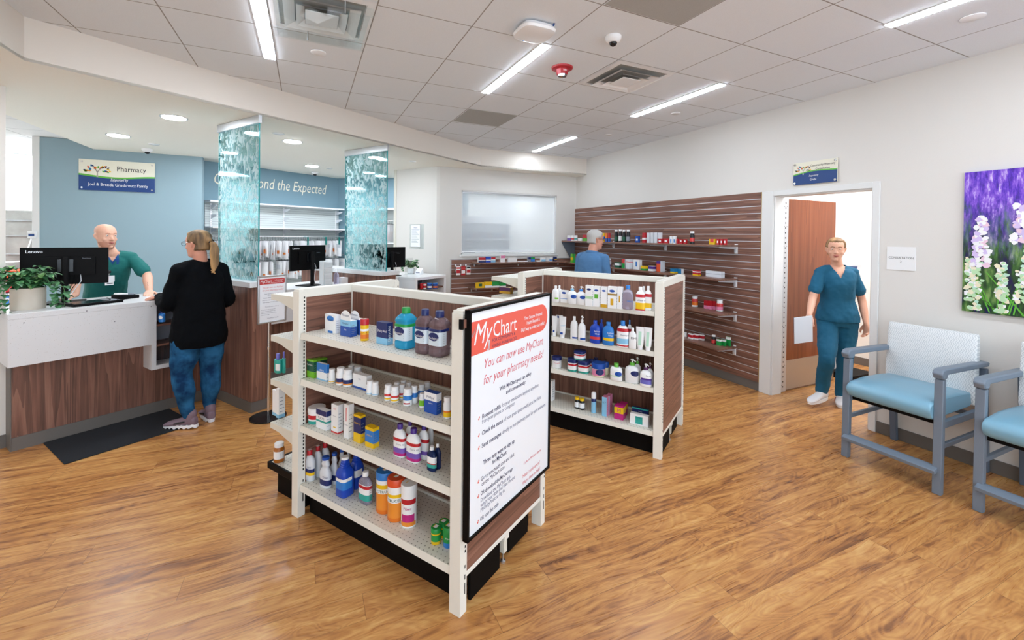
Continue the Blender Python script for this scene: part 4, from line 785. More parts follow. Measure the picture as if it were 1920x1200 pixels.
# lavender picture
t=thing('wall_picture','unframed lavender field picture on the right wall above the chairs','picture','R',(XR,.8,1.15))
PY1,PY0,PZ0,PZ1=1.564,.02,1.150,2.190
m=MB(); m.box(XR-.030,XR-.004,PY0,PY1,PZ0,PZ1,'lavender_print'); 
pm=m.build('print_panel',t,smooth=False)
m=MB(); rr=random.Random(9); xs=XR-.0305
BK=[0]
def blob(y,z,r,mat,nx):
    BK[0]+=1; nx-=BK[0]*1.5e-6
    z=max(z,PZ0+.03); r=min(r,.9*(z-PZ0))
    n=7; a0=rr.random()*6; m.face([(nx,y+r*(1+.25*sin(3*k+a0))*cos(2*pi*k/n+a0),z+r*(1+.25*cos(2*k+a0))*sin(2*pi*k/n+a0)) for k in range(n)],mat)
def stem(y0,z0,y1,z1,w,mat,nx): m.face([(nx,y0-w,z0),(nx,y0+w,z0),(nx,y1+w*.6,z1),(nx,y1-w*.6,z1)],mat)
for i in range(70):
    y=rr.uniform(.05,1.53); lean=rr.uniform(-.12,.2); h=rr.uniform(.10,.50); stem(y-lean if .04<y-lean<1.54 else y,PZ0+.01,y,PZ0+h,.004,'p_LGRN',xs)
    for k in range(rr.randint(5,9)):
        for s in range(4): blob(min(1.54,max(.04,y+rr.uniform(-.026,.026))),PZ0+h-k*.035+rr.uniform(-.012,.012)+.05,rr.uniform(.010,.018),['p_MINT','p_W','p_CRE','p_PGRN'][s],xs-.0002*(1+s))
for (y,z0,n_) in ((1.465,1.50,11),(1.27,1.68,8),(1.0,1.52,10),(.66,1.66,9),(.28,1.55,10)):
    stem(y-.22,PZ0+.01,y-.03,z0-.05,.006,'p_LGRN',xs-.0012)
    for k in range(n_):
        zz=z0+k*.034
        for s in range(6): blob(y+rr.uniform(-.045,.045)*(1-.05*k),zz+rr.uniform(-.012,.012),rr.uniform(.012,.024),['pk_lav','p_W','pk_rose','p_W','pk_lav','p_W'][s],xs-.0016-.0002*s)
m.build('blossoms',t,smooth=False)
# ================================================================ back wall shelving with hanging prescription bags (G frame)
t=thing('bag_shelving','white wall shelving with hanging rails on the blue back wall','shelving','G',(4.3,7.55,.9))
m=MB(); m.box(3.12,5.468,7.60,7.634,.5,2.14,'sheet_grey')
z=.55
while z<2.12: m.box(3.12,5.468,7.596,7.60,z,z+.004,'p_GRY'); z+=.038
m.build('back_sheet',t)
m=MB(); m.box(3.12,5.468,7.42,7.634,2.14,2.165,'whitegloss'); m.build('top_shelf',t)
m=MB(); m.box(3.12,5.60,7.34,7.60,1.745,1.765,'whitegloss'); m.build('shelf',t)
for x in (3.20,4.35,5.40):
    m=MB(); m.box(x-.012,x+.012,7.588,7.598,.5,2.13,'white_plastic')
    for i in range(60): m.box(x-.003,x+.003,7.587,7.5885,.55+i*.026,.562+i*.026,'p_GRY')
    m.build('slotted_standard',t)
    for z in (2.10,1.95,1.735):
        m=MB(); m.prism([(7.588,z),(7.40,z),(7.40,z-.015),(7.588,z-.07)],x-.003,x+.003,'p_W2','x'); m.build('bracket',t)
for z in (1.615,1.27): m=MB(); m.tube([(3.14,7.40,z),(5.44,7.40,z)],.009,'silver',8); m.build('hanging_rail',t)
for x in (3.2,4.35,5.40):
    for z in (1.615,1.27): m=MB(); m.box(x-.006,x+.006,7.40,7.59,z-.012,z,'p_W2'); m.build('rail_arm',t)
def bag_proto(name):
    t=bpy.data.objects.new(name,None); return t
rr=random.Random(21)
def bag_mesh(v):
    m=MB(); w=.105; d=.014
    P=[(-w,-.0),(w,0),(w*.95,-.27-.03*v),(-w*.95,-.27-.02*v)]
    # pouch: slightly bulged, hanging plane along local Y
    vs=[];fs=[];nu,nv=5,5
    for s in (-1,1):
        for i in range(nu):
            for j in range(nv):
                u=-1+2*i/(nu-1); q=j/(nv-1); b_=d*(1-u*u)*sin(pi*min(1,q*1.1+.12))*(1 if s>0 else .9)
                vs.append((s*(b_+.0006)+.012*sin(q*3+v)*q,u*w*(1-.06*sin(pi*q)),-.055-q*(.26+.02*v)))
    n=nu*nv
    for s in (0,1):
        for i in range(nu-1):
            for j in range(nv-1): a=s*n+i*nv+j; fs.append((a,a+nv,a+nv+1,a+1))
    m.raw(vs,fs,'bag')
    if v%3!=2: m.face([(-.018,-.06,-.20-.02*v),(-.018,.0,-.20-.02*v),(-.018,.0,-.265-.01*v),(-.018,-.06,-.265-.01*v)],'tag_orange')
    if v%3==2: m.face([(-.018,-.07,-.12),(-.018,.05,-.12),(-.018,.05,-.19),(-.018,-.07,-.19)],'p_W2')
    return m
def hook_mesh():
    m=MB(); m.tube([(0,.0,-.055),(0,.0,-.02),(0,.012,.004),(0,0,.014),(0,-.012,.004)],.0022,'hook',5); m.tube([(0,-.09,-.05),(0,0,-.035),(0,.09,-.05)],.003,'hook',5); m.box(-.0015,.0015,-.1,.1,-.075,-.05,'hook'); return m
protos=[]
for v in range(4):
    r=thing('hanging_bag','white pharmacy bag hanging from the upper rail of the back wall shelving','bag','G',(2.72,7.40,1.615),'prescription bags on the upper rail'); r.name='hanging_bag'; OFF[r.name]=(0,0,0)
    bag_mesh(v).build('bag_pouch',r); hook_mesh().build('hanger',r); protos.append(r)
def put_bag(k,x,y,z,rz,label,grp,v):
    if k<4: r=protos[k]
    else:
        s=protos[v]; r=s.copy(); C.objects.link(r)
        for ch in s.children: c=ch.copy(); C.objects.link(c); c.parent=r
    r.location=wpt('G',x,y,z); r.rotation_euler=(0,rr.uniform(-.05,.05),GA+rz); r['label']=label; r['group']=grp; return r
k=0
x=3.17
while x<5.20:
    put_bag(k,x,7.40,1.602,rr.uniform(-.28,.28),'white pharmacy bag hanging from the upper rail of the back wall shelving','prescription bags on the upper rail',k%4); k+=1; x+=rr.uniform(.038,.052)+(.09 if rr.random()<.06 else 0)
put_bag(k,5.30,7.40,1.602,.3,'white pharmacy bag hanging alone at the right end of the upper rail','prescription bags on the upper rail',2); k+=1
x=3.17
while x<5.42:
    put_bag(k,x,7.40,1.257,rr.uniform(-.3,.3),'white pharmacy bag hanging from the lower rail of the back wall shelving','prescription bags on the lower rail',k%4); k+=1; x+=rr.uniform(.042,.06)+(.1 if rr.random()<.08 else 0)
for i,(x,z) in enumerate(((4.62,1.60),(4.98,1.60),(5.26,1.60))):
    m=MB(); m.box(x-.004,x+.004,7.27,7.31,z-.13,z+.015,'teal_clip'); m.tube([(x,7.29,z+.01),(x,7.40,z+.012)],.004,'teal_clip',6)
    tag(m.build('divider_tab',frame='G',at=(x,7.3,z)),['teal divider tab left of the middle monitor, among the upper bags','teal divider tab above the middle monitor','teal divider tab right of the middle monitor by the lone bag'][i],'divider','teal divider tabs on the upper rail')
# shelving on the angled wall, seen in the gap right of the right glass panel (world frame)
A0=Vector((*g(7.637,5.47),0)); dv=(Vector((*g(5.2,6.47),0))-A0).normalized(); nv=Vector((dv.y,-dv.x,0)); nv=nv if nv.y<0 else -nv
def ab(s,d,z): p=A0+dv*s+nv*d; return (p.x,p.y,z)
def abox(m,s0,s1,d0,d1,z0,z1,mat): m.prism([ab(s0,d0,0)[:2],ab(s1,d0,0)[:2],ab(s1,d1,0)[:2],ab(s0,d1,0)[:2]],z0,z1,mat)
t=thing('bag_shelving','white shelving with hanging rail on the angled back wall beside the wall notice','shelving','R',ab(1.3,.2,.9))
m=MB(); abox(m,.35,2.05,.001,.02,.5,2.14,'sheet_grey'); m.build('back_sheet',t)
m=MB(); abox(m,.35,2.05,0,.25,2.14,2.175,'whitegloss'); m.build('top_shelf',t)
m=MB(); m.tube([ab(.4,.22,1.93),ab(2.0,.22,1.93)],.009,'silver',8); m.build('hanging_rail',t)
m=MB(); abox(m,.35,2.05,.02,.3,1.50,1.52,'whitegloss'); m.build('shelf',t)
az=atan2(dv.y,dv.x)
for i in range(21):
    s=protos[i%4]; r=s.copy(); C.objects.link(r)
    for ch in s.children: c=ch.copy(); C.objects.link(c); c.parent=r
    r.location=ab(.5+i*.07+rr.uniform(-.01,.01),.22,1.917); r.rotation_euler=(0,0,az+rr.uniform(-.2,.2)); r['label']='white pharmacy bag hanging on the angled back wall beyond the wall notice'; r['group']='prescription bags on the angled wall'
# medicine stock shelving behind the shaded window
t=thing('stock_shelving','white stock shelves with bottles seen dimly through the shaded window','shelving','R',(3.2,7.8,0))
for z in (.9,1.27,1.62): m=MB(); m.box(2.35,3.5,7.55,7.85,z-.025,z,'white_plastic'); m.build('shelf',t)
m=MB(); m.box(2.35,2.37,7.55,7.85,0,1.9,'white_plastic'); m.box(3.48,3.5,7.55,7.85,0,1.9,'white_plastic'); m.box(2.37,3.48,7.83,7.85,.1,1.9,'sheet_grey'); m.build('frame',t)
m=MB(); m.box(2.35,3.5,7.52,7.85,1.9,2.03,'white_plastic'); m.build('valance',t)
for i in range(14):
    x=2.42+i*.075; h=rr.uniform(.08,.13); m=MB(); m.lathe([(.025,1.621),(.025,1.62+h*.75),(.017,1.62+h*.8),(.02,1.62+h*.82),(.02,1.62+h)],['p_TEALB','p_AMB','p_GRY','p_NAVY'][i%4],x,7.65,n=12)
    tag(m.build('stock_bottle',at=(x,7.65,1.62)),'medicine bottle on a stock shelf seen dimly through the shaded window','bottle','stock bottles behind the window')
for i,x in enumerate((2.62,2.98)):
    m=MB(); m.box(x,x+.30,7.60,7.75,1.271,1.42,'p_W'); tag(m.build('stock_carton',at=(x,7.6,1.27)),['white stock carton behind the window, left one','white stock carton behind the window, right one'][i],'box','stock cartons behind the window')
t=thing('office_chair','dark office chair back seen dimly through the left of the shaded window','chair','R',(2.55,7.3,0)); m=MB(); m.ball((2.55,7.18,1.28),(.13,.05,.17),'black',14,8); m.build('backrest',t); m=MB(); m.ball((2.55,7.28,.95),(.2,.2,.04),'black',14,6); m.build('seat',t); m=MB(); m.tube([(2.55,7.21,1.15),(2.55,7.20,.95),(2.55,7.28,.9)],.02,'black'); m.tube([(2.55,7.28,.93),(2.55,7.28,.05)],.025,'black')
for a in range(5): m.tube([(2.55,7.28,.08),(2.55+.2*cos(a*1.257),7.28+.2*sin(a*1.257),.03)],.018,'black')
m.build('pedestal',t)
# back room seen left of the donor wall: stainless cabinet, shelves, gadget, coloured bins
t=thing('stainless_cabinet','stainless steel cabinet in the back room left of the donor wall','cabinet','R',(-4.4,9.7,0))
m=MB(); m.box(-5.0,-3.6,9.4,10.0,0,1.98,'scuff'); m.build('cabinet_body',t)
for z in (1.30,1.58,1.82): m=MB(); m.box(-5.0,-3.6,9.385,9.40,z,z+.012,'silver'); m.build('shelf_edge',t)
t=thing('temperature_gauge','small white display unit with blue screen on the edge of the donor wall','gauge','R',(-3.17,7.72,1.62)); m=MB(); m.box(-3.225,-3.15,7.70,7.735,1.575,1.665,'white_plastic'); m.build('housing',t); m=MB(); m.box(-3.215,-3.16,7.698,7.70,1.60,1.63,'plate_blue'); m.build('screen',t); m=MB(); m.tube([(-3.19,7.71,1.575),(-3.3,7.9,1.45),(-3.55,8.3,1.25),(-3.9,8.6,1.22)],.008,'p_W',6); m.build('cable',t)
for i,(z0,z1,mt,lb) in enumerate(((.98,1.09,'p_RORA','orange bin strip in the back room behind the potted plant'),(.78,.95,'p_RED','dark red bin in the back room behind the potted plant'),(.35,.72,'p_cBLU','blue bin in the back room behind the potted plant'))):
    m=MB(); m.prism([(-4.2,8.8),(-3.5,8.8),(-3.55,9.2),(-4.15,9.2)],z0,z1,mt); m.box(-4.15,-3.55,8.79,8.80,z1-.05,z1-.02,'p_W2'); tag(m.build('storage_bin',at=(-3.85,9.0,z0),bevel=.01),lb,'bin')
t=thing('bin_rack','white rack holding the coloured bins in the back room','rack','R',(-3.85,9.0,0)); m=MB(); 
for z in (.33,.76): m.box(-4.25,-3.45,8.78,9.25,z-.02,z,'white_plastic')
for x in (-4.25,-3.47): m.box(x,x+.02,8.78,9.25,0,1.2,'white_plastic')
m.box(-4.25,-3.45,8.78,9.25,.955,.975,'white_plastic'); m.build('rack_frame',t)
# medical scale in the consultation room
t=thing('physician_scale','white upright medical scale standing in the consultation room','scale','R',(6.0,3.1,0))
m=MB(); m.box(5.82,6.25,2.95,3.35,0.001,.07,'black'); m.build('platform',t,bevel=.008)
m=MB(); m.box(5.93,6.07,3.22,3.30,.07,1.25,'p_W2'); m.build('column',t,bevel=.006)
m=MB(); m.prism([(5.86,1.27),(6.2,1.27),(6.24,1.36),(5.90,1.38)],3.10,3.24,'p_W2','y'); m.prism([(5.93,1.285),(6.12,1.285),(6.15,1.35),(5.95,1.355)],3.098,3.10,'plate_blue','y'); m.build('display_head',t,bevel=.004)
# ================================================================ merchandise
GRPN={('G',1.09):'products on the top shelf of the near gondola',('G',.82):'products on the second shelf of the near gondola',('G',.545):'products on the third shelf of the near gondola',('G',.195):'products on the base shelves of the gondolas',('G',1.113):'skincare on the top shelf of the far gondola',('G',.805):'products on the second shelf of the far gondola',('G',.527):'products on the third shelf of the far gondola',('R',1.6):'medicines on the top wall shelf',('R',1.215):'medicines on the second wall shelf',('R',.82):'medicines on the third wall shelf',('R',.43):'medicines on the lowest wall shelf',('F',1.24):'cartons on the shelf under the window',('F',.83):'cartons on the lower far shelf',('G',.905):'canisters in the white counter cubby'}
KN=dict(box=('medicine_carton','box'),hbox=('medicine_carton','box'),pill=('pill_bottle','bottle'),can=('powder_canister','canister'),sq=('drink_bottle','bottle'),flat=('lotion_bottle','bottle'),neck=('spray_neck_bottle','bottle'),rib=('mouthwash_bottle','bottle'),pump=('pump_bottle','pump bottle'),tube=('cream_tube','tube'),jar=('ointment_jar','jar'),spray=('spray_can','spray'))
def P(fr,kind,x,y,z,w,d,h,label,c='W',b=(),t=(),cap=None,caph=None,lab=None,lz=None,oval=None,side=None,top=None,collar=None,st=None):
    nm,cat=KN[kind]; pc=lambda s:'p_'+s if 'p_'+s in MATS else 'p_'+s[1:]
    for q,(a_,b_) in {'syrup':('syrup_bottle','bottle'),'vitamin':('vitamin_bottle','bottle'),'shampoo':('shampoo_bottle','bottle'),'canister':('canister','canister'),'powder bottle':('powder_bottle','bottle'),'freshener':('freshener_bottle','bottle')}.items():
        if q in label and kind in('flat','pill','can'): nm,cat=a_,b_
    grp=GRPN.get((fr,z)); small=fr!='G'
    z+=.0008
    if kind in('box','hbox'):
        d=max(d,.018); m=MB(); x0,x1,y0,y1=x-d/2,x+d/2,y-w/2,y+w/2
        m.box(x0,x1,y0,y1,z,z+h,pc(c),{'-y':pc(side or c),'+z':pc(top or side or c)})
        for bb in b:
            a0,a1,col=bb[:3]; wf=bb[3] if len(bb)>3 else 1
            yc=(y0+y1)/2 if wf<1 else None; ya,yb=(y0,y1) if wf==1 else (yc-w*wf/2,yc+w*wf/2)
            m.face([(x0-.0003,yb,z+h*a0),(x0-.0003,ya,z+h*a0),(x0-.0003,ya,z+h*a1),(x0-.0003,yb,z+h*a1)],pc(col))
            if wf==1 and not side: m.face([(x0,y0-.0003,z+h*a0),(x1,y0-.0003,z+h*a0),(x1,y0-.0003,z+h*a1),(x0,y0-.0003,z+h*a1)],pc(col))
        if oval: m.face([(x0-.0005,y+w*.33*cos(a*pi/8),z+h*.8+w*.15*sin(a*pi/8)) for a in range(16)],pc(oval))
        for s_,zf,sf,col in t:
            if s_:
                tw=txt(s_)[2]*sf*h; m.text(s_,sf*h,(x0-.0007,y,z+h*(zf-sf*.35)),(0,-1,0),(0,0,1),pc(col),width=min(w*.86,tw))
        if not small:   # fine print on the side
            for i in range(5):
                zz=z+h*(.2+.12*i); m.face([(x0+d*.15,y0-.0005,zz),(x0+d*(.6+.08*((i*3)%4)),y0-.0005,zz),(x0+d*(.6+.08*((i*3)%4)),y0-.0005,zz+h*.02),(x0+d*.15,y0-.0005,zz+h*.02)],'p_GRY')
        if st: m.text(st,d*.55,(x,y0-.0007,z+h*.5),(0,0,1),(-1,0,0),'p_W',width=h*.7)
        if kind=='hbox':
            ob=thing(nm,label,cat,fr,(x,y,z),grp); m.build('carton',ob)
            m=MB(); r=w*.50; m.prism([(y+r*cos(a*pi/10),z+h+r*.35+r*.9*sin(a*pi/10)) for a in range(20)],x0+.001,x0+.0025,'p_W','x'); m.text('Florastor',.02,(x0+.0004,y,z+h+r*.5),(0,-1,0),(0,0,1),'p_NAVY',width=w*.7); m.build('header_card',ob); return ob
        ob=m.build(nm,frame=fr,at=(x,y,z)); return tag(ob,label,cat,grp)
    # round and moulded containers
    a0=radians(213) if fr=='G' else radians(200); r=w/2; sx=sy=1; p=2
    if kind in('flat','pump','neck'): sx,sy=.62,1.12; p=2.5
    if kind in('sq','rib'): sx=sy=.92; p=4.5
    if kind=='jar' and 'square' in label: p=4; sx=sy=.92
    cap=cap or 'W'; ch=caph or {'pill':.2,'can':.12,'sq':.13,'flat':.15,'neck':.09,'rib':.06,'pump':.0,'tube':.12,'jar':.25,'spray':.3}[kind]; H0=h; zb=z+h*(1-ch)
    def prof(pts): return [(r*a,z+h*b_) for a,b_ in pts]
    if kind=='pill': pts=[(.9,0),(1,.02),(1,.62),(.95,.70),(.80,.75),(.78,1-ch)]
    elif kind=='can': pts=[(.93,0),(.97,.02),(.97,1-ch)]
    elif kind=='jar': pts=[(.85,0),(.96,.06),(.98,.5),(.95,1-ch)]
    elif kind=='flat': pts=[(.88,0),(1,.03),(1,.60),(.92,.70),(.66,.79),(.36,.83),(.34,1-ch)]
    elif kind=='neck': pts=[(.9,0),(1,.03),(1,.50),(.80,.57),(.58,.64),(.60,.70),(.72,.74),(.62,.80),(.45,.88),(.43,1-ch)]
    elif kind=='rib': pts=[(.85,0),(1,.03),(1,.60),(.86,.68),(.6,.74),(.64,.76),(.52,.78),(.58,.81),(.47,.83),(.52,.86),(.42,.88),(.42,1-ch)]
    elif kind=='sq': pts=[(.85,0),(.97,.02),(1,.16),(.94,.19),(1,.22),(1,.60),(.93,.64),(1,.68),(.95,.74),(.66,.82),(.36,.86),(.36,1-ch)]
    elif kind=='spray': pts=[(.95,0),(1,.02),(1,1-ch-.03),(.92,1-ch)]
    elif kind=='pump': pts=[(.9,0),(1,.03),(1,.52),(.9,.62),(.5,.70),(.28,.72),(.28,.76)]
    elif kind=='tube': pts=[(.62,.12),(.85,.2),(1.0,.6),(1.08,.97),(1.08,1)]
    if p>=4: a0=pi
    # refine so that label bands fall on ring edges
    zs=sorted(set([a for _,a in pts]+[v for bb in b for v in bb[:2]]+(list(lz) if lz else [])))
    def rint(q):
        for (r0,q0),(r1,q1) in zip(pts,pts[1:]):
            if q0<=q<=q1: return r0+(r1-r0)*(q-q0)/max(q1-q0,1e-6)
        return pts[-1][0]
    zs=[q for q in zs if pts[0][1]<=q<=pts[-1][1]]; pr=prof([(rint(q),q) for q in zs])
    def fn(zm,an):
        q=(zm-z)/h; da=abs((an-a0+pi)%(2*pi)-pi); res=None
        if lab and lz[0]<=q<=lz[1] and da<1.5: res=pc(lab)
        for bb in b:
            if bb[0]<=q<=bb[1] and (len(bb)<4 or da<pi*bb[3]*.75) and da<1.9: res=pc(bb[2])
        return res
    if p>=4: a0=pi
    m=MB(); n=14 if small else (32 if p>=4 else 24)
    if kind=='tube':
        n_=20; vs=[];fs=[]
        for (rr_,q) in pts:
            for i in range(n_): a=2*pi*i/n_; f=(q-.12)/.88; vs.append((x+r*.62*(1-f*.95)*cos(a),y+r*rr_*(1+0*f)*sin(a),z+h*q))
        for j in range(len(pts)-1):
            q=(pts[j][1]+pts[j+1][1])/2
            for i in range(n_): k_=(i+1)%n_; fs.append((j*n_+i,j*n_+k_,(j+1)*n_+k_,(j+1)*n_+i))
        m.raw(vs,fs,pc(c))
        for bb in b:
            wf=(bb[3] if len(bb)>3 else 1)*.8; za,zb_=z+h*bb[0],z+h*bb[1]
            def xf(q): f=max(0,(q-.12)/.88); return x-r*.62*(1-f*.95)*.99-.0012
            m.face([(xf(bb[0]),y+r*wf,za),(xf(bb[0]),y-r*wf,za),(xf(bb[1]),y-r*wf,zb_),(xf(bb[1]),y+r*wf,zb_)],pc(bb[2]))
    else: m.lathe(pr,pc(c),x,y,sx,sy,n,p,fn)
    def surf(u,q,e=.0006):
        an=a0+u/(r*.95); R_=r*rint(q)+e
        k_=(abs(cos(an))**p+abs(sin(an))**p)**(-1/p) if p!=2 else 1
        return (x+R_*k_*cos(an)*sx,y+R_*k_*sin(an)*sy)
    if oval:
        q=(.45 if kind in('sq',) else .42) if kind!='jar' else .4; ru=r*.62; rv=.34*w*.62; N_=12
        for i_ in range(N_):
            u0,u1=-ru+2*ru*i_/N_,-ru+2*ru*(i_+1)/N_; v0,v1=rv*sqrt(max(0,1-(u0/ru)**2)),rv*sqrt(max(0,1-(u1/ru)**2)); A_=surf(u0,q,.0014); B_=surf(u1,q,.0014)
            m.face([(*A_,z+h*q-v0),(*B_,z+h*q-v1),(*B_,z+h*q+v1),(*A_,z+h*q+v0)],pc(oval))
    for s_,zf,sf,col in t:
        if s_ and not small:
            tw=txt(s_)[2]*sf*h; wd=min(tw,w*.95); k_=wd/txt(s_)[2]; vs,fs,w_=txt(s_)
            m.raw([(*surf((a-w_/2)*k_,zf,.0022),z+h*(zf-sf*.35)+b_*sf*h) for a,b_ in vs],fs,pc(col))
    if lab and not small:
        for i in range(6):
            q=lz[0]+(lz[1]-lz[0])*(.15+.13*i); X0,Y0=surf(r*.55,q,.0012); X1,Y1=surf(r*1.15,q,.0012); m.face([(X0,Y0,z+h*q),(X1,Y1,z+h*q),(X1,Y1,z+h*(q+.012)),(X0,Y0,z+h*(q+.012))],'p_GRY')
    cm=MB() if not small else m
    if kind in('pill',): rc=.86; cm.lathe([(r*rc,zb),(r*rc,z+h*.985),(r*rc*.93,z+h)],pc(cap),x,y,n=n)
    elif kind in('can','jar'): cm.lathe([(r*1.02,zb),(r*1.02,z+h*.975),(r*.96,z+h)],pc(cap),x,y,sx,sy,n,p)
    elif kind=='flat': cm.lathe([(r*.46,zb),(r*.46,z+h*.985),(r*.42,z+h)],pc(cap),x,y,.9,.9,n)
    elif kind=='neck': cm.lathe([(r*.56,zb),(r*.56,z+h*.985),(r*.5,z+h)],pc(cap),x,y,n=n)
    elif kind=='rib': cm.lathe([(r*.5,zb),(r*.46,z+h)],pc(cap),x,y,n=n)
    elif kind=='sq': cm.lathe([(r*.44,zb-h*.01),(r*.44,z+h*.985),(r*.40,z+h)],pc(cap),x,y,n=n)
    elif kind=='spray': cm.lathe([(r*.98,zb),(r*.98,z+h*.93),(r*.7,z+h)],pc(cap),x,y,n=n)
    elif kind=='tube': cm.lathe([(r*.62,z),(r*.62,z+h*.12)],pc(cap),x,y,n=n)
    elif kind=='pump':
        cm.lathe([(r*.40,z+h*.74),(r*.40,z+h*.845)],pc(collar or 'W'),x,y,n=16); cm.lathe([(r*.12,z+h*.84),(r*.12,z+h*.95)],pc('W'),x,y,n=10)
        cm.lathe([(r*.26,z+h*.94),(r*.28,z+h*.99),(r*.2,z+h)],pc('W'),x,y,n=14); cm.tube([(x,y,z+h*.965),(x-r*.5,y-r*.55,z+h*.965),(x-r*.62,y-r*.7,z+h*.94)],r*.1,pc('W'),8)
    if small: return tag(m.build(nm,frame=fr,at=(x,y,z)),label,cat,grp)
    ob=thing(nm,label,cat,fr,(x,y,z),grp); m.build('container',ob,ang=50); cm.build({'pump':'pump_head','can':'lid','jar':'lid'}.get(kind,'cap'),ob)
    if kind in('can','flat','neck','jar') and 'red cap' in label or 'canister' in label and 'powder' in label or 'green' in label and kind=='can':
        s=MB(); zt=z+h+.0006; s.face([(x-.011,y-.009,zt),(x+.011,y-.009,zt),(x+.011,y+.009,zt),(x-.011,y+.009,zt)],'paper'); s.face([(x-.011,y+.009,zt),(x+.011,y+.009,zt),(x+.011,y+.013,zt),(x-.011,y+.013,zt)],'p_YEL'); s.build('price_sticker',ob)
    return ob
# A: near gondola, top shelf
P('G','box',1.619,2.296,1.090,0.102,0.037,0.107,'white probiotic carton with blue oval, leftmost on the top near shelf',c='W',b=[(.0,.12,'cBLU',.45)],oval='cBLU',t=[('Florastor',.72,.17,'cNAVY')])
P('G','hbox',1.618,2.151,1.090,0.090,0.043,0.091,'blue carton with round white header card, front one of the pair',c='BLU',top='W',b=[(.62,1,'cSKY')],t=[('Florastor',.8,.16,'cNAVY'),('Daily',.42,.12,'W')])
P('G','hbox',1.685,2.153,1.090,0.080,0.050,0.087,'blue carton with round white header card, standing behind its twin',c='BLU',top='W',t=[('Florastor',.8,.14,'cNAVY')])
P('G','can',1.599,1.987,1.090,0.046,0.046,0.117,'yellow powder bottle with red cap, beside the blue cartons on the top near shelf',c='YEL',cap='RED',caph=.27,b=[(.1,.3,'ORA'),(.45,.55,'W')],t=[('GAS-X',.38,.13,'RED')])
P('G','box',1.611,1.839,1.090,0.084,0.040,0.116,'dark blue dairy aid carton with sundae picture on the top near shelf',c='NAVY',b=[(0,.3,'cSKY')],t=[('Dairy Aid',.62,.16,'W')],st='Dairy Aid')
P('G','sq',1.617,1.686,1.090,0.101,0.101,0.208,'large bright blue electrolyte drink bottle with green cap and green label band',c='tBLUE',cap='GRN',lab='cPALE',lz=(.22,.62),b=[(.55,.62,'GRN')],oval='NAVY',t=[('Pedialyte',.4,.07,'W')])
P('G','sq',1.603,1.538,1.090,0.088,0.088,0.216,'purple electrolyte drink bottle with navy cap, between the blue bottle and its twin',c='tPURP',cap='NAVY',lab='cPALE',lz=(.25,.62),b=[(.56,.62,'NAVY')],oval='NAVY',t=[('Pedialyte',.42,.07,'W')])
P('G','sq',1.608,1.446,1.090,0.096,0.096,0.216,'purple electrolyte drink bottle with navy cap, nearest the corner post',c='tPURP',cap='NAVY',lab='cPALE',lz=(.25,.62),b=[(.56,.62,'NAVY')],oval='NAVY',t=[('Pedialyte',.42,.07,'W')])
# A second shelf
P('G','box',1.558,2.413,0.820,0.076,0.022,0.105,'dark green faced laxative carton at the front of the green row',c='LIME',b=[(.35,.9,'DGRN')],t=[('Dulcolax',.72,.14,'W')])
P('G','box',1.588,2.423,0.820,0.076,0.022,0.100,'green laxative carton, second in the green row',c='LIME',b=[(.35,.9,'DGRN')],t=[('Dulcolax',.72,.14,'W')])
P('G','box',1.618,2.434,0.820,0.073,0.022,0.096,'green laxative carton, third in the green row',c='LIME',b=[(.35,.9,'DGRN')],t=[('Dulcolax',.72,.14,'W')])
P('G','box',1.649,2.446,0.820,0.076,0.021,0.091,'green laxative carton, rearmost in the green row',c='LIME',b=[(.35,.9,'DGRN')],t=[('Dulcolax',.72,.14,'W')])
P('G','box',1.562,2.307,0.820,0.093,0.016,0.098,'blue and white carton reading ultra, in front of the green row',c='W',b=[(.5,1,'cBLU'),(.0,.08,'cSKY')],t=[('ultra',.62,.22,'W')])
P('G','pill',1.567,2.227,0.820,0.038,0.038,0.079,'small white pill bottle with yellow foot stripe, right of the blue and white carton',c='W',cap='W',b=[(.08,.14,'YEL')],t=[('',0,0,'W')])
P('G','pill',1.572,2.156,0.820,0.049,0.049,0.097,'white pill bottle with navy and orange label, left of its twin on the second shelf',c='W',cap='W',b=[(.12,.2,'cORA'),(.2,.42,'NAVY')])
P('G','pill',1.581,2.104,0.820,0.054,0.054,0.094,'white pill bottle with navy and orange label, right of its twin on the second shelf',c='W',cap='W',b=[(.12,.2,'cORA'),(.2,.42,'NAVY')])
P('G','pill',1.664,2.184,0.820,0.041,0.041,0.082,'plain white pill bottle, left one of the back pair on the second shelf',c='W',cap='W')
P('G','pill',1.663,2.124,0.820,0.050,0.050,0.085,'plain white pill bottle, right one of the back pair on the second shelf',c='W',cap='W')
P('G','box',1.600,2.005,0.820,0.115,0.034,0.079,'flat white enema carton with a blue foot stripe on the second shelf',c='W',b=[(0,.14,'BLU')],t=[('Rite',.7,.14,'cNAVY')])
P('G','pill',1.565,1.898,0.820,0.036,0.036,0.073,'small white pill bottle with pale blue foot stripe, left of its twin',c='W',cap='W',b=[(.08,.13,'cSKY')])
P('G','pill',1.571,1.862,0.820,0.038,0.038,0.072,'small white pill bottle with pale blue foot stripe, right of its twin',c='W',cap='W',b=[(.08,.13,'cSKY')])
P('G','pill',1.564,1.755,0.820,0.040,0.040,0.080,'white pill bottle with yellow label base, front left of the cluster',c='W',cap='W',b=[(.1,.2,'YEL'),(.3,.45,'cRED')])
P('G','pill',1.567,1.709,0.820,0.043,0.043,0.079,'white pill bottle with yellow label base, nearest the shelf edge in the cluster',c='W',cap='W',b=[(.1,.2,'YEL'),(.3,.45,'cRED')])
P('G','pill',1.617,1.710,0.820,0.035,0.035,0.074,'white pill bottle with yellow label base, just behind the front two',c='W',cap='W',b=[(.1,.2,'YEL'),(.3,.45,'cRED')])
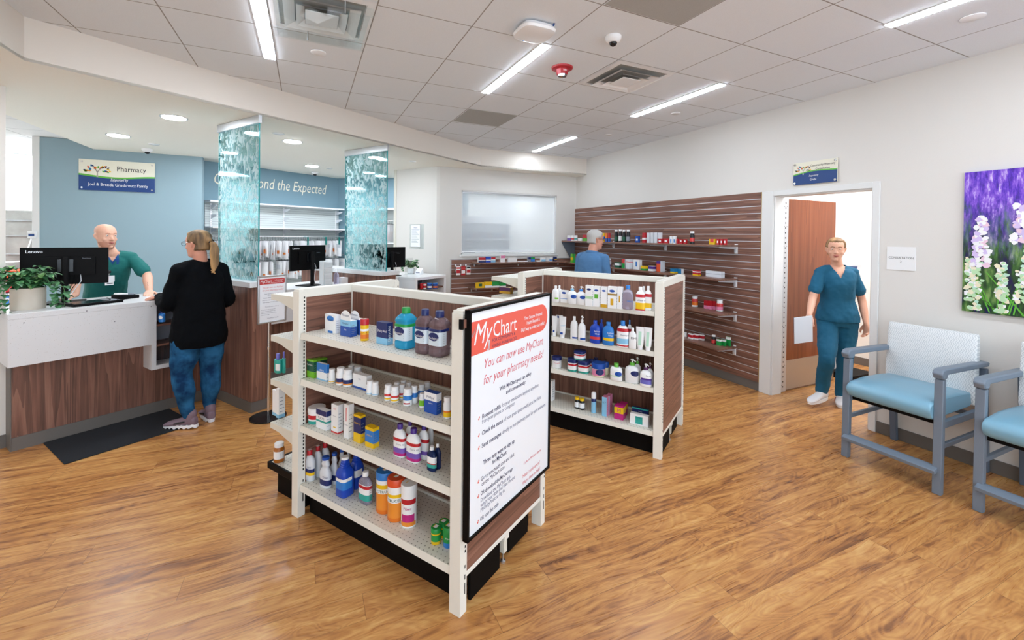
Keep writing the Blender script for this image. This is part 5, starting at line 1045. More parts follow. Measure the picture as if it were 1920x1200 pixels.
P('G','pill',1.636,1.767,0.820,0.035,0.035,0.070,'plain white pill bottle, back left of the cluster',c='W',cap='W')
P('G','pill',1.684,1.770,0.820,0.036,0.036,0.067,'plain white pill bottle, rearmost of the cluster',c='W',cap='W')
P('G','pill',1.682,1.728,0.820,0.035,0.035,0.064,'plain white pill bottle, back right of the cluster',c='W',cap='W')
P('G','pill',1.572,1.622,0.820,0.046,0.046,0.084,'white pill bottle with bright blue band and red dot, nearest the shelf edge',c='W',cap='W',b=[(.35,.62,'cBLU'),(.12,.2,'RED',.35)])
P('G','pill',1.613,1.616,0.820,0.035,0.035,0.087,'white pill bottle with bright blue band, right of the one with the red dot',c='W',cap='W',b=[(.35,.62,'cBLU')])
P('G','pill',1.670,1.622,0.820,0.038,0.038,0.078,'white pill bottle with blue band, behind the green labelled bottle',c='W',cap='W',b=[(.35,.6,'cBLU')])
P('G','pill',1.727,1.636,0.820,0.037,0.037,0.071,'white pill bottle with blue foot band, rear right of the second shelf',c='W',cap='W',b=[(.1,.4,'cBLU')])
P('G','pill',1.594,1.541,0.820,0.035,0.035,0.070,'small white bottle with green label, left of the blue and white caplets carton',c='W',cap='W',b=[(.15,.55,'LIME')])
P('G','box',1.575,1.455,0.820,0.079,0.035,0.099,'blue and white laxative caplets carton near the corner post on the second shelf',c='BLU',b=[(.62,1,'W')],t=[("Phillips'",.78,.17,'cNAVY'),('caplets',.5,.1,'W')])
P('G','pill',1.568,1.357,0.820,0.039,0.039,0.097,'white bottle with yellow and orange label, half hidden by the near corner post',c='W',cap='W',b=[(.08,.3,'YEL'),(.3,.38,'ORA')])
# A third shelf
P('G','jar',1.581,2.392,0.545,0.098,0.098,0.095,'white round tub with red and teal label, leftmost on the third shelf',c='W',cap='W',caph=.28,b=[(.35,.6,'RED'),(.05,.25,'TEAL')])
P('G','box',1.557,2.288,0.545,0.095,0.035,0.109,'blue and white pads carton with a teal stripe on the third shelf',c='W',b=[(.72,1,'NAVY'),(.36,.46,'TEAL')],t=[('TUCKS',.58,.17,'K')])
P('G','box',1.568,2.179,0.545,0.059,0.035,0.162,'tall white suppository carton, left one of the tall pair',c='W',b=[(.0,.05,'cRED'),(.18,.22,'YEL',.4)],t=[('CVS',.85,.08,'cRED'),('Rectal',.6,.07,'GRY')])
P('G','box',1.596,2.190,0.545,0.046,0.022,0.156,'tall white carton behind the tall pair on the third shelf',c='W')
P('G','box',1.565,2.071,0.545,0.038,0.036,0.187,'tall white carton with a red spine, right one of the tall pair',c='W',b=[(.5,.9,'cRED',.15)],t=[('Cream',.4,.06,'GRY')])
P('G','box',1.565,1.980,0.545,0.058,0.033,0.148,'tall yellow and blue ointment carton on the third shelf',c='YEL',b=[(.35,.92,'NAVY')],t=[('PREP H',.7,.1,'YEL')])
P('G','box',1.567,1.880,0.545,0.066,0.038,0.106,'short yellow and blue ointment carton, right of the tall one',c='YEL',b=[(.25,.85,'cBLU')],t=[('PREP H',.6,.12,'YEL')])
P('G','flat',1.580,1.683,0.545,0.070,0.070,0.163,'white antacid bottle with purple cap, front left of the purple capped group',c='W',cap='PUR',b=[(.05,.14,'MAG'),(.14,.3,'cPUR'),(.5,.6,'RED')],t=[('Care All',.42,.08,'GRY')])
P('G','flat',1.640,1.673,0.545,0.046,0.046,0.159,'white antacid bottle with purple cap, rear left of the group',c='W',cap='PUR',b=[(.5,.6,'RED')])
P('G','flat',1.687,1.573,0.545,0.033,0.033,0.161,'white antacid bottle with purple cap, rear right of the group',c='W',cap='PUR')
P('G','flat',1.630,1.564,0.545,0.055,0.055,0.169,'white antacid bottle with purple cap, just right of the front one',c='W',cap='PUR',b=[(.5,.6,'RED'),(.14,.25,'cPUR')])
P('G','flat',1.581,1.587,0.545,0.077,0.077,0.164,'white antacid bottle with purple cap, nearest the shelf edge',c='W',cap='PUR',b=[(.05,.14,'MAG'),(.14,.3,'cPUR'),(.5,.6,'RED')],t=[('Care All',.42,.08,'GRY')])
P('G','flat',1.596,1.441,0.545,0.035,0.035,0.119,'small navy syrup bottle with white cap, behind its twin',c='tNAVY',cap='W',caph=.14)
P('G','flat',1.566,1.450,0.545,0.048,0.048,0.115,'small navy syrup bottle with white cap and teal label, in front of its twin',c='tNAVY',cap='W',caph=.14,lab='W',lz=(.15,.6),b=[(.15,.3,'TEAL'),(.3,.34,'RED')])
# A base shelf
P('G','flat',1.667,2.433,0.195,0.064,0.064,0.183,'white peroxide bottle with red cap, rearmost of three',c='W2',cap='RED',caph=.16)
P('G','flat',1.618,2.433,0.195,0.056,0.056,0.182,'white peroxide bottle with red cap, middle of three',c='W2',cap='RED',caph=.16)
P('G','flat',1.566,2.437,0.195,0.074,0.074,0.178,'white peroxide bottle with red cap and blue yellow label, front of three',c='W2',cap='RED',caph=.16,b=[(.2,.3,'YEL',.5),(.3,.42,'NAVY',.5)],t=[('10V',.48,.08,'NAVY')])
P('G','neck',1.722,2.281,0.195,0.027,0.027,0.161,'white bottle with blue cap, rearmost behind the big blue bottles',c='W2',cap='BLU')
P('G','neck',1.681,2.288,0.195,0.045,0.045,0.177,'white bottle with blue cap, third in the row behind the front one',c='W2',cap='BLU')
P('G','neck',1.625,2.281,0.195,0.053,0.053,0.180,'white bottle with blue cap, just behind the front one',c='W2',cap='BLU',b=[(.12,.3,'NAVY')])
P('G','neck',1.575,2.292,0.195,0.076,0.076,0.175,'white bottle with blue cap and navy label, at the front of the base shelf',c='W2',cap='BLU',b=[(.1,.28,'NAVY')],t=[('Clear',.38,.09,'NAVY')])
P('G','rib',1.672,2.140,0.195,0.073,0.073,0.203,'large royal blue mouthwash bottle, behind its twin',c='ROY',cap='W',b=[(.35,.55,'W')])
P('G','rib',1.584,2.127,0.195,0.088,0.088,0.218,'large royal blue mouthwash bottle with white cap, at the front of the base shelf',c='ROY',cap='W',b=[(.22,.42,'cBLU'),(.42,.5,'W')],t=[('Mint',.52,.08,'NAVY')])
P('G','flat',1.604,1.975,0.195,0.081,0.081,0.169,'clear mineral oil bottle with white cap and teal red label',c='CLR',cap='W',caph=.14,lab='W',lz=(.12,.62),b=[(.12,.32,'TEAL'),(.5,.6,'RED')])
P('G','can',1.617,1.833,0.195,0.094,0.094,0.215,'fiber powder canister with blue lid, left of the three canisters',c='cORA',cap='cBLU',caph=.17,b=[(.72,.83,'W'),(.0,.1,'ORA'),(.5,.62,'W'),(.62,.72,'YEL')],t=[('CITRUC',.56,.09,'DGRN')])
P('G','can',1.604,1.732,0.195,0.092,0.092,0.216,'fiber powder canister with orange lid, middle of the three canisters',c='cORA',cap='RORA',caph=.17,b=[(.66,.83,'W'),(.0,.1,'ORA'),(.46,.58,'W'),(.58,.66,'YEL')],t=[('TRUCEL',.52,.09,'DGRN')])
P('G','can',1.605,1.640,0.195,0.081,0.081,0.212,'white fiber powder canister with white lid, right of the three canisters',c='W',cap='W',caph=.2,b=[(.04,.14,'cORA',.5),(.14,.32,'MAG',.4),(.56,.68,'RED',.5)],t=[('Fiber',.47,.09,'MAG')])
P('G','can',1.581,1.432,0.195,0.049,0.049,0.076,'small green lidded fiber jar, front left of three at the near post',c='YEL',cap='GRN',caph=.3,b=[(.2,.6,'GRN')])
P('G','can',1.637,1.432,0.195,0.049,0.049,0.073,'small green lidded fiber jar, rear of three at the near post',c='YEL',cap='GRN',caph=.3,b=[(.2,.6,'GRN')])
P('G','can',1.600,1.368,0.195,0.055,0.055,0.095,'green and blue lidded jar nearest the near corner post',c='GRN',cap='GRN',caph=.3,b=[(.0,.25,'cBLU')],t=[('Fiber',.5,.12,'W')])
# A far end cap
P('G','flat',1.653,2.872,0.738,0.029,0.029,0.140,'teal liquid bottle with lilac cap, partly behind the far post',c='TEAL',cap='LIL',caph=.3)
P('G','flat',1.633,2.906,0.738,0.058,0.058,0.128,'teal liquid bottle with lilac cap on the end shelf',c='TEAL',cap='LIL',caph=.3,b=[(.15,.5,'W',.3)])
P('G','box',1.616,2.904,0.458,0.044,0.016,0.171,'slim white tall carton with blue foot, left of two on the end shelf',c='W',b=[(.0,.12,'cSKY')])
P('G','box',1.618,2.846,0.458,0.032,0.043,0.193,'slim white tall carton with blue foot, right of two on the end shelf',c='W',b=[(.0,.12,'cSKY')])
P('G','pill',1.581,2.795,0.195,0.065,0.065,0.121,'amber vitamin bottle with white cap at the foot of the end shelves',c='AMB',cap='W',lab='W',lz=(.2,.6))
# B: second gondola, top
P('G','flat',3.393,1.692,1.113,0.040,0.040,0.140,'white lotion bottle at the far left of the top shelf, right one of two',c='W',cap='W',caph=.14)
P('G','flat',3.356,1.709,1.113,0.053,0.053,0.141,'white lotion bottle at the far left of the top shelf, left one of two',c='W',cap='W',caph=.14,b=[(.2,.3,'LIME',.3)])
P('G','box',3.387,1.639,1.113,0.062,0.030,0.104,'squat white cream carton with blue oval, left of the pumps',c='W',oval='BLU',b=[(.3,.34,'cBLU')])
P('G','pump',3.362,1.557,1.113,0.076,0.076,0.151,'white pump bottle with pale blue collar, left of the two short pumps',c='W',cap='W',collar='cSKY',oval='BLU')
P('G','pump',3.362,1.476,1.113,0.070,0.070,0.151,'white pump bottle with bright blue collar, right of the two short pumps',c='W',cap='W',collar='cBLU',oval='BLU')
P('G','box',3.337,1.393,1.113,0.058,0.028,0.170,'tall white skincare carton with pale green band, left of the tall cartons',c='W',oval='NAVY',b=[(.35,.48,'PGRN')])
P('G','box',3.358,1.335,1.113,0.053,0.042,0.164,'tall white skincare carton with green square, second of the tall cartons',c='W',oval='BLU',b=[(.4,.62,'LGRN',.6)])
P('G','box',3.344,1.269,1.113,0.050,0.026,0.166,'tall white skincare carton with gold foot, third of the tall cartons',c='W',oval='BLU',b=[(0,.16,'GOLD')])
P('G','box',3.345,1.200,1.113,0.069,0.037,0.172,'white and gold skincare carton with gold band, fourth of the tall cartons',c='W',oval='BLU',b=[(.6,.68,'BRO'),(.15,.45,'GOLD',.35)])
P('G','box',3.359,1.144,1.113,0.036,0.038,0.172,'white and gold skincare carton, beside the clear bottle',c='W',b=[(.3,.6,'GOLD',.3)])
P('G','flat',3.368,1.086,1.113,0.074,0.074,0.187,'clear micellar water bottle with blue cap and small blue print',c='CLR',cap='cBLU',caph=.16,t=[('MILK',.35,.1,'cBLU')])
P('G','flat',3.505,1.004,1.113,0.041,0.041,0.173,'white sun lotion bottle with red and yellow label, middle of three',c='W',cap='W',caph=.14,b=[(.1,.4,'YEL'),(.5,.62,'RED')])
P('G','flat',3.424,0.945,1.113,0.047,0.047,0.186,'white sun lotion bottle with red and yellow label, right of three',c='W',cap='W',caph=.14,b=[(.1,.3,'YEL'),(.55,.68,'RED')])
P('G','flat',3.334,0.979,1.113,0.064,0.064,0.186,'white sun lotion bottle with red and yellow label, front of three',c='W',cap='W',caph=.14,b=[(.04,.1,'RED'),(.1,.36,'YEL'),(.58,.7,'RED')],t=[('After Sun',.46,.09,'NAVY')])
# B second
P('G','tube',3.509,1.745,0.805,0.059,0.059,0.172,'white cream tube with blue swoosh, behind the front two tubes',c='W',cap='W',b=[(.85,.95,'BLU')])
P('G','tube',3.433,1.755,0.805,0.049,0.049,0.174,'white cream tube with blue swoosh, left of the tubes by the sign',c='W',cap='W',b=[(.2,.3,'BLU',.4)])
P('G','tube',3.419,1.671,0.805,0.063,0.063,0.181,'white cream tube with blue swoosh, right of the tubes by the sign',c='W',cap='W',b=[(.16,.26,'BLU',.5)],t=[('cream',.6,.08,'cSKY')])
P('G','flat',3.417,1.560,0.805,0.059,0.059,0.194,'tall slim white bottle with blue swoosh and flip cap',c='W',cap='W',caph=.16,b=[(.05,.12,'BLU',.4)])
P('G','pump',3.403,1.483,0.805,0.058,0.058,0.208,'tall slim white pump bottle with blue swoosh',c='W',cap='W',collar='W',b=[(.05,.14,'BLU',.4)])
P('G','flat',3.483,1.343,0.805,0.036,0.036,0.184,'navy dandruff shampoo bottle, behind the front navy one',c='ROY',cap='ROY',caph=.12)
P('G','flat',3.399,1.364,0.805,0.079,0.079,0.185,'navy dandruff shampoo bottle with red band, left of the blue one',c='ROY',cap='ROY',caph=.12,b=[(.18,.3,'cRED',.7)],t=[('Selsun',.55,.1,'W'),('blue',.44,.1,'W')])
P('G','flat',3.402,1.253,0.805,0.084,0.084,0.185,'bright blue dandruff shampoo bottle with yellow band',c='cBLU',cap='cBLU',caph=.12,b=[(.2,.32,'YEL',.6)],t=[('Selsun',.55,.1,'W'),('blue',.44,.1,'W')])
P('G','flat',3.485,1.107,0.805,0.031,0.031,0.203,'white shampoo bottle with blue cap, behind its twin',c='W',cap='cBLU',caph=.18,b=[(.55,.66,'RED')])
P('G','flat',3.399,1.133,0.805,0.084,0.084,0.209,'white shampoo bottle with blue cap and red flash',c='W',cap='cBLU',caph=.18,b=[(.05,.1,'RED'),(.14,.34,'cSKY'),(.6,.72,'RED')],t=[('Shampoo',.48,.08,'NAVY')])
P('G','flat',3.398,1.054,0.805,0.052,0.052,0.163,'white shampoo bottle with black letters, left of the green tubes',c='W',cap='W',caph=.15,t=[('DHS',.52,.14,'K')])
P('G','tube',3.410,0.998,0.805,0.062,0.062,0.175,'white and mint tube, left of two at the end of the second shelf',c='W',cap='W',b=[(.2,.8,'MINT',.45)])
P('G','tube',3.405,0.936,0.805,0.059,0.059,0.178,'white and mint tube, right of two at the end of the second shelf',c='W',cap='W',b=[(.2,.8,'MINT',.45)])
# B third
P('G','jar',3.453,1.738,0.527,0.084,0.084,0.097,'white round ointment jar with navy lid beside the sign edge',c='W',cap='NAVY',caph=.3,t=[('Aquaphor',.5,.12,'cRED')])
P('G','jar',3.622,1.444,0.527,0.035,0.035,0.093,'square petroleum jelly jar with navy lid, rearmost right',c='W',cap='NAVY',caph=.28)
P('G','jar',3.500,1.433,0.527,0.045,0.045,0.110,'square petroleum jelly jar with navy lid, behind the front right one',c='W',cap='NAVY',caph=.28,b=[(.5,.62,'RED')])
P('G','jar',3.431,1.575,0.527,0.086,0.086,0.111,'square petroleum jelly jar with navy lid, left of the stack',c='W',cap='NAVY',caph=.28,b=[(.05,.2,'TEAL'),(.5,.64,'RED')])
P('G','jar',3.446,1.478,0.527,0.101,0.101,0.105,'square petroleum jelly jar with navy lid, right of the stack',c='W',cap='NAVY',caph=.28,b=[(.05,.2,'TEAL'),(.5,.64,'RED')])
P('G','jar',3.510,1.315,0.527,0.058,0.058,0.104,'cream petroleum jelly jar with blue lid, behind the pink labelled one',c='CRE',cap='BLU',caph=.4)
P('G','jar',3.439,1.346,0.527,0.112,0.112,0.111,'cream petroleum jelly jar with blue lid and pink label',c='CRE',cap='BLU',caph=.38,lab='PNK',lz=(.12,.58),oval='NAVY')
P('G','flat',3.416,1.188,0.527,0.087,0.087,0.138,'white lotion bottle with green cap, left of the pumps on the third shelf',c='W',cap='LGRN',caph=.22,oval='BLU',b=[(.25,.3,'PGRN')])
P('G','pump',3.498,1.044,0.527,0.053,0.053,0.187,'large white pump bottle with green collar, behind its twin',c='W',cap='W',collar='LGRN')
P('G','pump',3.442,1.067,0.527,0.099,0.099,0.185,'large white pump bottle with green collar and blue oval',c='W',cap='W',collar='LGRN',oval='NAVY')
P('G','pump',3.469,0.934,0.527,0.045,0.045,0.170,'white pump bottle with plum collar, behind its twin',c='W',cap='W',collar='PLUM')
P('G','pump',3.412,0.951,0.527,0.078,0.078,0.173,'white pump bottle with plum collar and lilac label at the shelf end',c='W',cap='W',collar='PLUM',b=[(.3,.38,'PUR',.6),(.12,.3,'LIL',.7)],t=[('Sarna',.5,.09,'GRY')])
P('G','jar',3.443,1.515,0.635,0.099,0.099,0.077,'square petroleum jelly jar with navy lid, stacked on top of the others',c='W',cap='NAVY',caph=.28,b=[(.05,.2,'TEAL'),(.5,.64,'RED')])
# B base
P('G','box',3.537,1.850,0.195,0.081,0.056,0.180,'white carton with coloured print at the sign edge of the base shelf',c='W',b=[(.7,.85,'ORA',.4),(.5,.66,'TEAL',.4)])
P('G','pill',3.496,1.559,0.195,0.045,0.045,0.095,'small black supplement bottle with yellow cap, left of two',c='K',cap='YEL',lab='W',lz=(.15,.6))
P('G','pill',3.493,1.513,0.195,0.047,0.047,0.095,'small black supplement bottle with yellow cap, right of two',c='K',cap='YEL',lab='W',lz=(.15,.6))
P('G','spray',3.486,1.404,0.195,0.042,0.042,0.173,'slim white and sky blue spray bottle on the base shelf',c='cSKY',cap='W',b=[(.55,.7,'NAVY')])
P('G','box',3.546,1.293,0.195,0.035,0.069,0.156,'pale blue and pink gel carton, behind its twin',c='cSKY',side='PNK')
P('G','box',3.489,1.301,0.195,0.041,0.056,0.158,'pale blue gel carton with pink side on the base shelf',c='cSKY',side='PNK',t=[('KY',.72,.14,'NAVY')])
P('G','box',3.560,1.178,0.195,0.052,0.088,0.102,'magenta and yellow carton, behind its twin',c='MAG',b=[(.5,.9,'YEL')])
P('G','box',3.500,1.180,0.195,0.074,0.068,0.108,'magenta and yellow treatment carton with large letter M',c='MAG',b=[(.45,.9,'YEL')],t=[('M',.68,.4,'MAG')])
P('G','box',3.547,1.027,0.195,0.130,0.030,0.103,'navy and teal cream carton, behind the low white carton at the shelf end',c='NAVY',b=[(.9,1,'TEAL')],t=[('Cream',.75,.12,'W')])
P('G','box',3.470,1.011,0.195,0.143,0.040,0.083,'low white and teal treatment carton at the shelf end',c='W',b=[(.1,.8,'TEAL',.4)],t=[('Day Vaginal',.7,.14,'NAVY')])
# right wall shelf 1
P('R','box',4.280,6.728,1.600,0.099,0.020,0.096,'tiny white and purple carton, leftmost by the corner on the top wall shelf',c='W',b=[(0,.5,'cPUR')])
P('R','box',4.280,6.613,1.600,0.074,0.020,0.096,'tiny white and red carton, second from the corner on the top wall shelf',c='W',b=[(.2,.5,'cRED')])
P('R','box',4.280,6.513,1.600,0.072,0.020,0.097,'tiny white and teal carton, third from the corner on the top wall shelf',c='W',b=[(.2,.5,'TEAL')])
P('R','box',4.280,6.376,1.600,0.113,0.020,0.049,'low white carton left of the red and green one on the top wall shelf',c='W')
P('R','box',4.283,6.235,1.600,0.101,0.026,0.105,'red and green carton beside the grey haired head on the top wall shelf',c='LGRN',b=[(.5,1,'RED')])
P('R','box',4.280,5.717,1.600,0.052,0.020,0.134,'yellow and blue carton right of the grey haired head',c='YEL',b=[(.3,.6,'BLU')])
P('R','box',4.280,5.642,1.600,0.040,0.020,0.134,'orange and blue carton right of the grey haired head',c='ORA',b=[(0,.4,'BLU')])
P('R','box',4.280,5.574,1.600,0.039,0.020,0.134,'red and blue carton right of the grey haired head',c='RED',b=[(0,.4,'BLU')])
P('R','pill',4.299,5.427,1.600,0.059,0.059,0.183,'dark cough syrup bottle with white cap and green label, first of four',c='K',cap='W',caph=.14,b=[(.1,.45,'DGRN')])
P('R','pill',4.300,5.328,1.600,0.060,0.060,0.187,'dark cough syrup bottle with white cap and white label, second of four',c='K',cap='W',caph=.14,b=[(.1,.5,'W')])
P('R','pill',4.296,5.240,1.600,0.053,0.053,0.182,'dark cough syrup bottle with white cap and green label, third of four',c='K',cap='W',caph=.14,b=[(.1,.45,'DGRN')])
P('R','pill',4.300,5.150,1.600,0.061,0.061,0.183,'dark cough syrup bottle with white cap and pale label, fourth of four',c='K',cap='W',caph=.14,b=[(.1,.45,'GRY')])
P('R','box',4.283,4.929,1.600,0.075,0.026,0.091,'small blue carton with white cross on the top wall shelf',c='BLU',b=[(.3,.6,'W',.5)])
P('R','box',4.285,4.790,1.600,0.057,0.031,0.137,'red and white carton, left end of the tall white row',c='RED',b=[(.3,.5,'W')])
P('R','box',4.280,4.702,1.600,0.050,0.020,0.139,'tall pale carton, first in the white row on the top wall shelf',c='W2')
P('R','box',4.280,4.630,1.600,0.049,0.020,0.141,'tall pale carton, second in the white row on the top wall shelf',c='W2')
P('R','box',4.281,4.559,1.600,0.051,0.023,0.141,'tall pale carton, third in the white row on the top wall shelf',c='W2')
P('R','box',4.281,4.482,1.600,0.055,0.022,0.140,'tall pale carton, fourth in the white row on the top wall shelf',c='W2')
P('R','box',4.282,4.479,1.600,0.083,0.025,0.059,'low red and white carton in front of the white row',c='RED',b=[(.3,.7,'W',.5)])
P('R','box',4.282,4.371,1.600,0.081,0.025,0.061,'low red and white carton right of the white row',c='RED',b=[(.3,.7,'W',.5)])
P('R','box',4.280,4.283,1.600,0.042,0.020,0.094,'white and blue carton, left of the blue pair on the top wall shelf',c='W',b=[(.1,.6,'cBLU',.5)])
P('R','box',4.280,4.225,1.600,0.038,0.020,0.095,'white and blue carton, right of the blue pair on the top wall shelf',c='W',b=[(.1,.6,'cBLU',.5)])
P('R','box',4.280,4.175,1.600,0.024,0.020,0.062,'small red carton beside the blue pair',c='RED')
P('R','box',4.280,4.116,1.600,0.049,0.020,0.056,'low red and white carton, left one before the dark syrup bottle',c='RED',b=[(.4,.8,'W',.5)])
P('R','box',4.280,4.049,1.600,0.043,0.020,0.057,'low red and white carton, right one before the dark syrup bottle',c='RED',b=[(.4,.8,'W',.5)])
P('R','pill',4.299,3.962,1.600,0.058,0.058,0.154,'single brown syrup bottle with white cap and red label on the top wall shelf',c='K',cap='W',caph=.14,b=[(.2,.5,'cRED')])
P('R','box',4.284,3.647,1.600,0.079,0.028,0.065,'yellow and red carton at the foot of the stack on the top wall shelf',c='YEL',b=[(.4,1,'cRED',.6)])
P('R','box',4.282,3.569,1.600,0.031,0.023,0.066,'red and white carton, second along the foot of the stack',c='RED',b=[(.3,.7,'W',.5)])
P('R','box',4.280,3.519,1.600,0.030,0.021,0.066,'red and white carton, third along the foot of the stack',c='RED',b=[(.3,.7,'W',.5)])
P('R','box',4.280,3.472,1.600,0.030,0.021,0.067,'red and white carton, right end of the foot of the stack',c='RED',b=[(.3,.7,'W',.5)])
# right wall shelf 2
P('R','box',4.257,6.594,1.215,0.060,0.015,0.155,'yellow and green carton left of the blue shirt',c='LGRN',b=[(.3,.6,'YEL')])
P('R','box',4.277,6.544,1.215,0.054,0.015,0.152,'green carton left of the blue shirt',c='GRN')
P('R','box',4.290,6.495,1.215,0.045,0.012,0.134,'red and white carton touching the blue shirt',c='RED',b=[(.0,.4,'W')])
P('R','pill',4.294,5.640,1.215,0.043,0.043,0.122,'purple grey bottle with white cap, left of two right of the blue shirt',c='PLUM',cap='W',b=[(.2,.7,'W2')])
P('R','pill',4.342,5.627,1.215,0.043,0.043,0.122,'purple grey bottle with white cap, right of two right of the blue shirt',c='PLUM',cap='W',b=[(.2,.7,'W2')])
P('R','box',4.272,5.339,1.215,0.104,0.045,0.081,'small dark green and white carton on the second wall shelf',c='DGRN',b=[(.4,.8,'W')])
P('R','box',4.245,5.176,1.215,0.067,0.016,0.136,'red and green carton, left of the pale carton',c='GRN',b=[(.55,1,'cRED')],side='W2')
P('R','box',4.261,5.071,1.215,0.081,0.065,0.138,'pale grey carton with thin print on the second wall shelf',c='W2',b=[(.7,.75,'cRED')])
P('R','box',4.302,4.943,1.215,0.129,0.047,0.139,'white carton with blue capsule picture on the second wall shelf',c='W',b=[(.3,.8,'cBLU',.25)])
P('R','box',4.277,4.772,1.215,0.086,0.056,0.061,'low yellow and green carton on the second wall shelf',c='YEL',b=[(0,.4,'GRN')])
P('R','box',4.299,4.641,1.215,0.088,0.063,0.070,'low magenta and white carton on the second wall shelf',c='W',b=[(.4,.9,'PUR')])
P('R','box',4.339,4.527,1.215,0.074,0.080,0.143,'orange and purple carton, tallest on the second wall shelf',c='RORA',b=[(.75,1,'PUR')],side='W2')
P('R','box',4.328,4.272,1.215,0.068,0.074,0.060,'low blue and yellow carton, left of two near the gondola top',c='TEALB',b=[(0,.3,'YEL')])
P('R','box',4.370,4.205,1.215,0.059,0.042,0.060,'low blue and white carton, right of two near the gondola top',c='TEALB',side='W')
P('R','box',4.335,3.918,1.215,0.087,0.041,0.064,'small red and white carton with yellow foot on the second wall shelf',c='RED',b=[(0,.25,'YEL'),(.6,.8,'W')])
P('R','box',4.380,3.688,1.215,0.216,0.060,0.071,'long white carton near the bracket of the second wall shelf',c='W2',b=[(.5,.55,'GRY')])
# right wall shelf 3
P('R','pill',4.395,3.992,0.820,0.073,0.073,0.130,'white vitamin bottle with red and orange label on the third wall shelf',c='W',cap='W',b=[(.15,.45,'ORA'),(.45,.75,'cRED')])
P('R','box',4.392,3.821,0.820,0.050,0.019,0.100,'red and pink carton, left of three on the third wall shelf',c='RED',b=[(0,.4,'PNK')])
P('R','box',4.406,3.771,0.820,0.049,0.019,0.102,'red and pink carton, middle of three on the third wall shelf',c='RED',b=[(0,.4,'PNK')])
P('R','box',4.431,3.729,0.820,0.048,0.022,0.102,'red and pink carton, right of three on the third wall shelf',c='RED',b=[(0,.4,'PNK')])
P('R','pill',4.404,3.636,0.820,0.074,0.074,0.132,'white bottle with pink and red label at the end of the third wall shelf',c='W',cap='W',b=[(.1,.4,'PNK'),(.4,.7,'cRED')])
# right wall shelf 4
P('R','box',4.332,4.072,0.430,0.025,0.012,0.059,'small white carton half hidden by the gondola on the lowest wall shelf',c='W')
P('R','box',4.303,3.965,0.430,0.062,0.024,0.065,'low red and white carton, left of three on the lowest wall shelf',c='W',b=[(.3,.8,'RED')])
P('R','box',4.335,3.912,0.430,0.061,0.024,0.068,'low red and white carton, middle of three on the lowest wall shelf',c='W',b=[(.3,.8,'RED')])
P('R','box',4.382,3.869,0.430,0.060,0.029,0.066,'low red and white carton, right of three on the lowest wall shelf',c='W',b=[(.3,.8,'RED')])
P('R','pill',4.357,3.675,0.430,0.047,0.047,0.105,'small dark syrup bottle with white cap on the lowest wall shelf',c='K',cap='W',caph=.18,b=[(.1,.5,'cRED')])
P('R','box',4.350,3.594,0.430,0.050,0.023,0.071,'green and white carton, left of three at the end of the lowest wall shelf',c='GRN',b=[(.7,1,'W')])
P('R','box',4.389,3.562,0.430,0.050,0.019,0.069,'green and white carton, middle of three at the end of the lowest wall shelf',c='GRN',b=[(.7,1,'W')])
P('R','box',4.442,3.542,0.430,0.053,0.019,0.102,'green and white carton, right of three at the end of the lowest wall shelf',c='GRN',b=[(.7,1,'W')])
# far wall shelf
P('F','box',6.637,-2.564,1.240,0.122,0.050,0.082,'red and navy carton, leftmost on the shelf under the window',c='W',b=[(.0,.3,'NAVY'),(.5,1,'RED')])
P('F','box',6.637,-2.674,1.240,0.085,0.050,0.091,'royal blue carton, second on the shelf under the window',c='ROY',b=[(.3,.5,'W')])
P('F','box',6.637,-2.760,1.240,0.075,0.050,0.086,'red and teal carton, third on the shelf under the window',c='W',b=[(0,.4,'cSKY'),(.6,1,'RED')])
P('F','box',6.637,-2.933,1.240,0.076,0.050,0.109,'pink and white upright carton under the middle of the window',c='W',b=[(.6,1,'PNK')])
P('F','box',6.637,-3.106,1.240,0.163,0.050,0.066,'plain white carton right of the pink one under the window',c='W')
P('F','box',6.637,-3.298,1.240,0.190,0.050,0.014,'long low white carton under the window',c='W')
P('F','box',6.637,-3.424,1.240,0.048,0.050,0.079,'slim grey blue carton left of the green one under the window',c='GRY',b=[(.5,1,'NAVY')])
P('F','box',6.637,-3.488,1.240,0.072,0.050,0.079,'green and blue carton under the window',c='cBLU',b=[(.6,1,'GRN')])
P('F','box',6.637,-3.606,1.240,0.078,0.050,0.018,'low white carton right of the green and blue one',c='W')
P('F','box',6.637,-3.692,1.240,0.076,0.050,0.066,'white and sky blue carton, first of three toward the corner',c='W',b=[(0,.5,'cSKY')])
P('F','box',6.637,-3.774,1.240,0.060,0.050,0.065,'pale carton, second of three toward the corner',c='W2')
P('F','box',6.637,-3.841,1.240,0.060,0.050,0.069,'white and blue carton, third of three toward the corner',c='W',b=[(.2,.5,'cBLU')])
P('F','box',6.637,-3.935,1.240,0.048,0.050,0.081,'slim navy carton nearest the corner under the window',c='NAVY',b=[(.3,.5,'YEL')])
P('F','box',6.637,-2.541,0.830,0.141,0.050,0.087,'yellow carton with teal panel, left on the lower far shelf',c='YEL',b=[(.3,.8,'DGRN',.4)])
P('F','box',6.637,-2.681,0.830,0.124,0.050,0.093,'yellow and white carton, right of the teal panelled one',c='YEL',b=[(0,.4,'W')])
P('F','box',6.637,-2.810,0.830,0.131,0.050,0.092,'bright green and white carton on the lower far shelf',c='GRN',b=[(0,.3,'W')])
P('F','box',6.637,-2.937,0.830,0.110,0.050,0.074,'bright green carton at the right of the lower far shelf',c='GRN',b=[(0,.3,'W')])
P('G','box',3.659,2.415,1.100,0.130,0.049,0.061,'purple and amber carton on the end shelf beyond the sign',c='PLUM',b=[(0,.4,'GOLD')],side='GOLD')
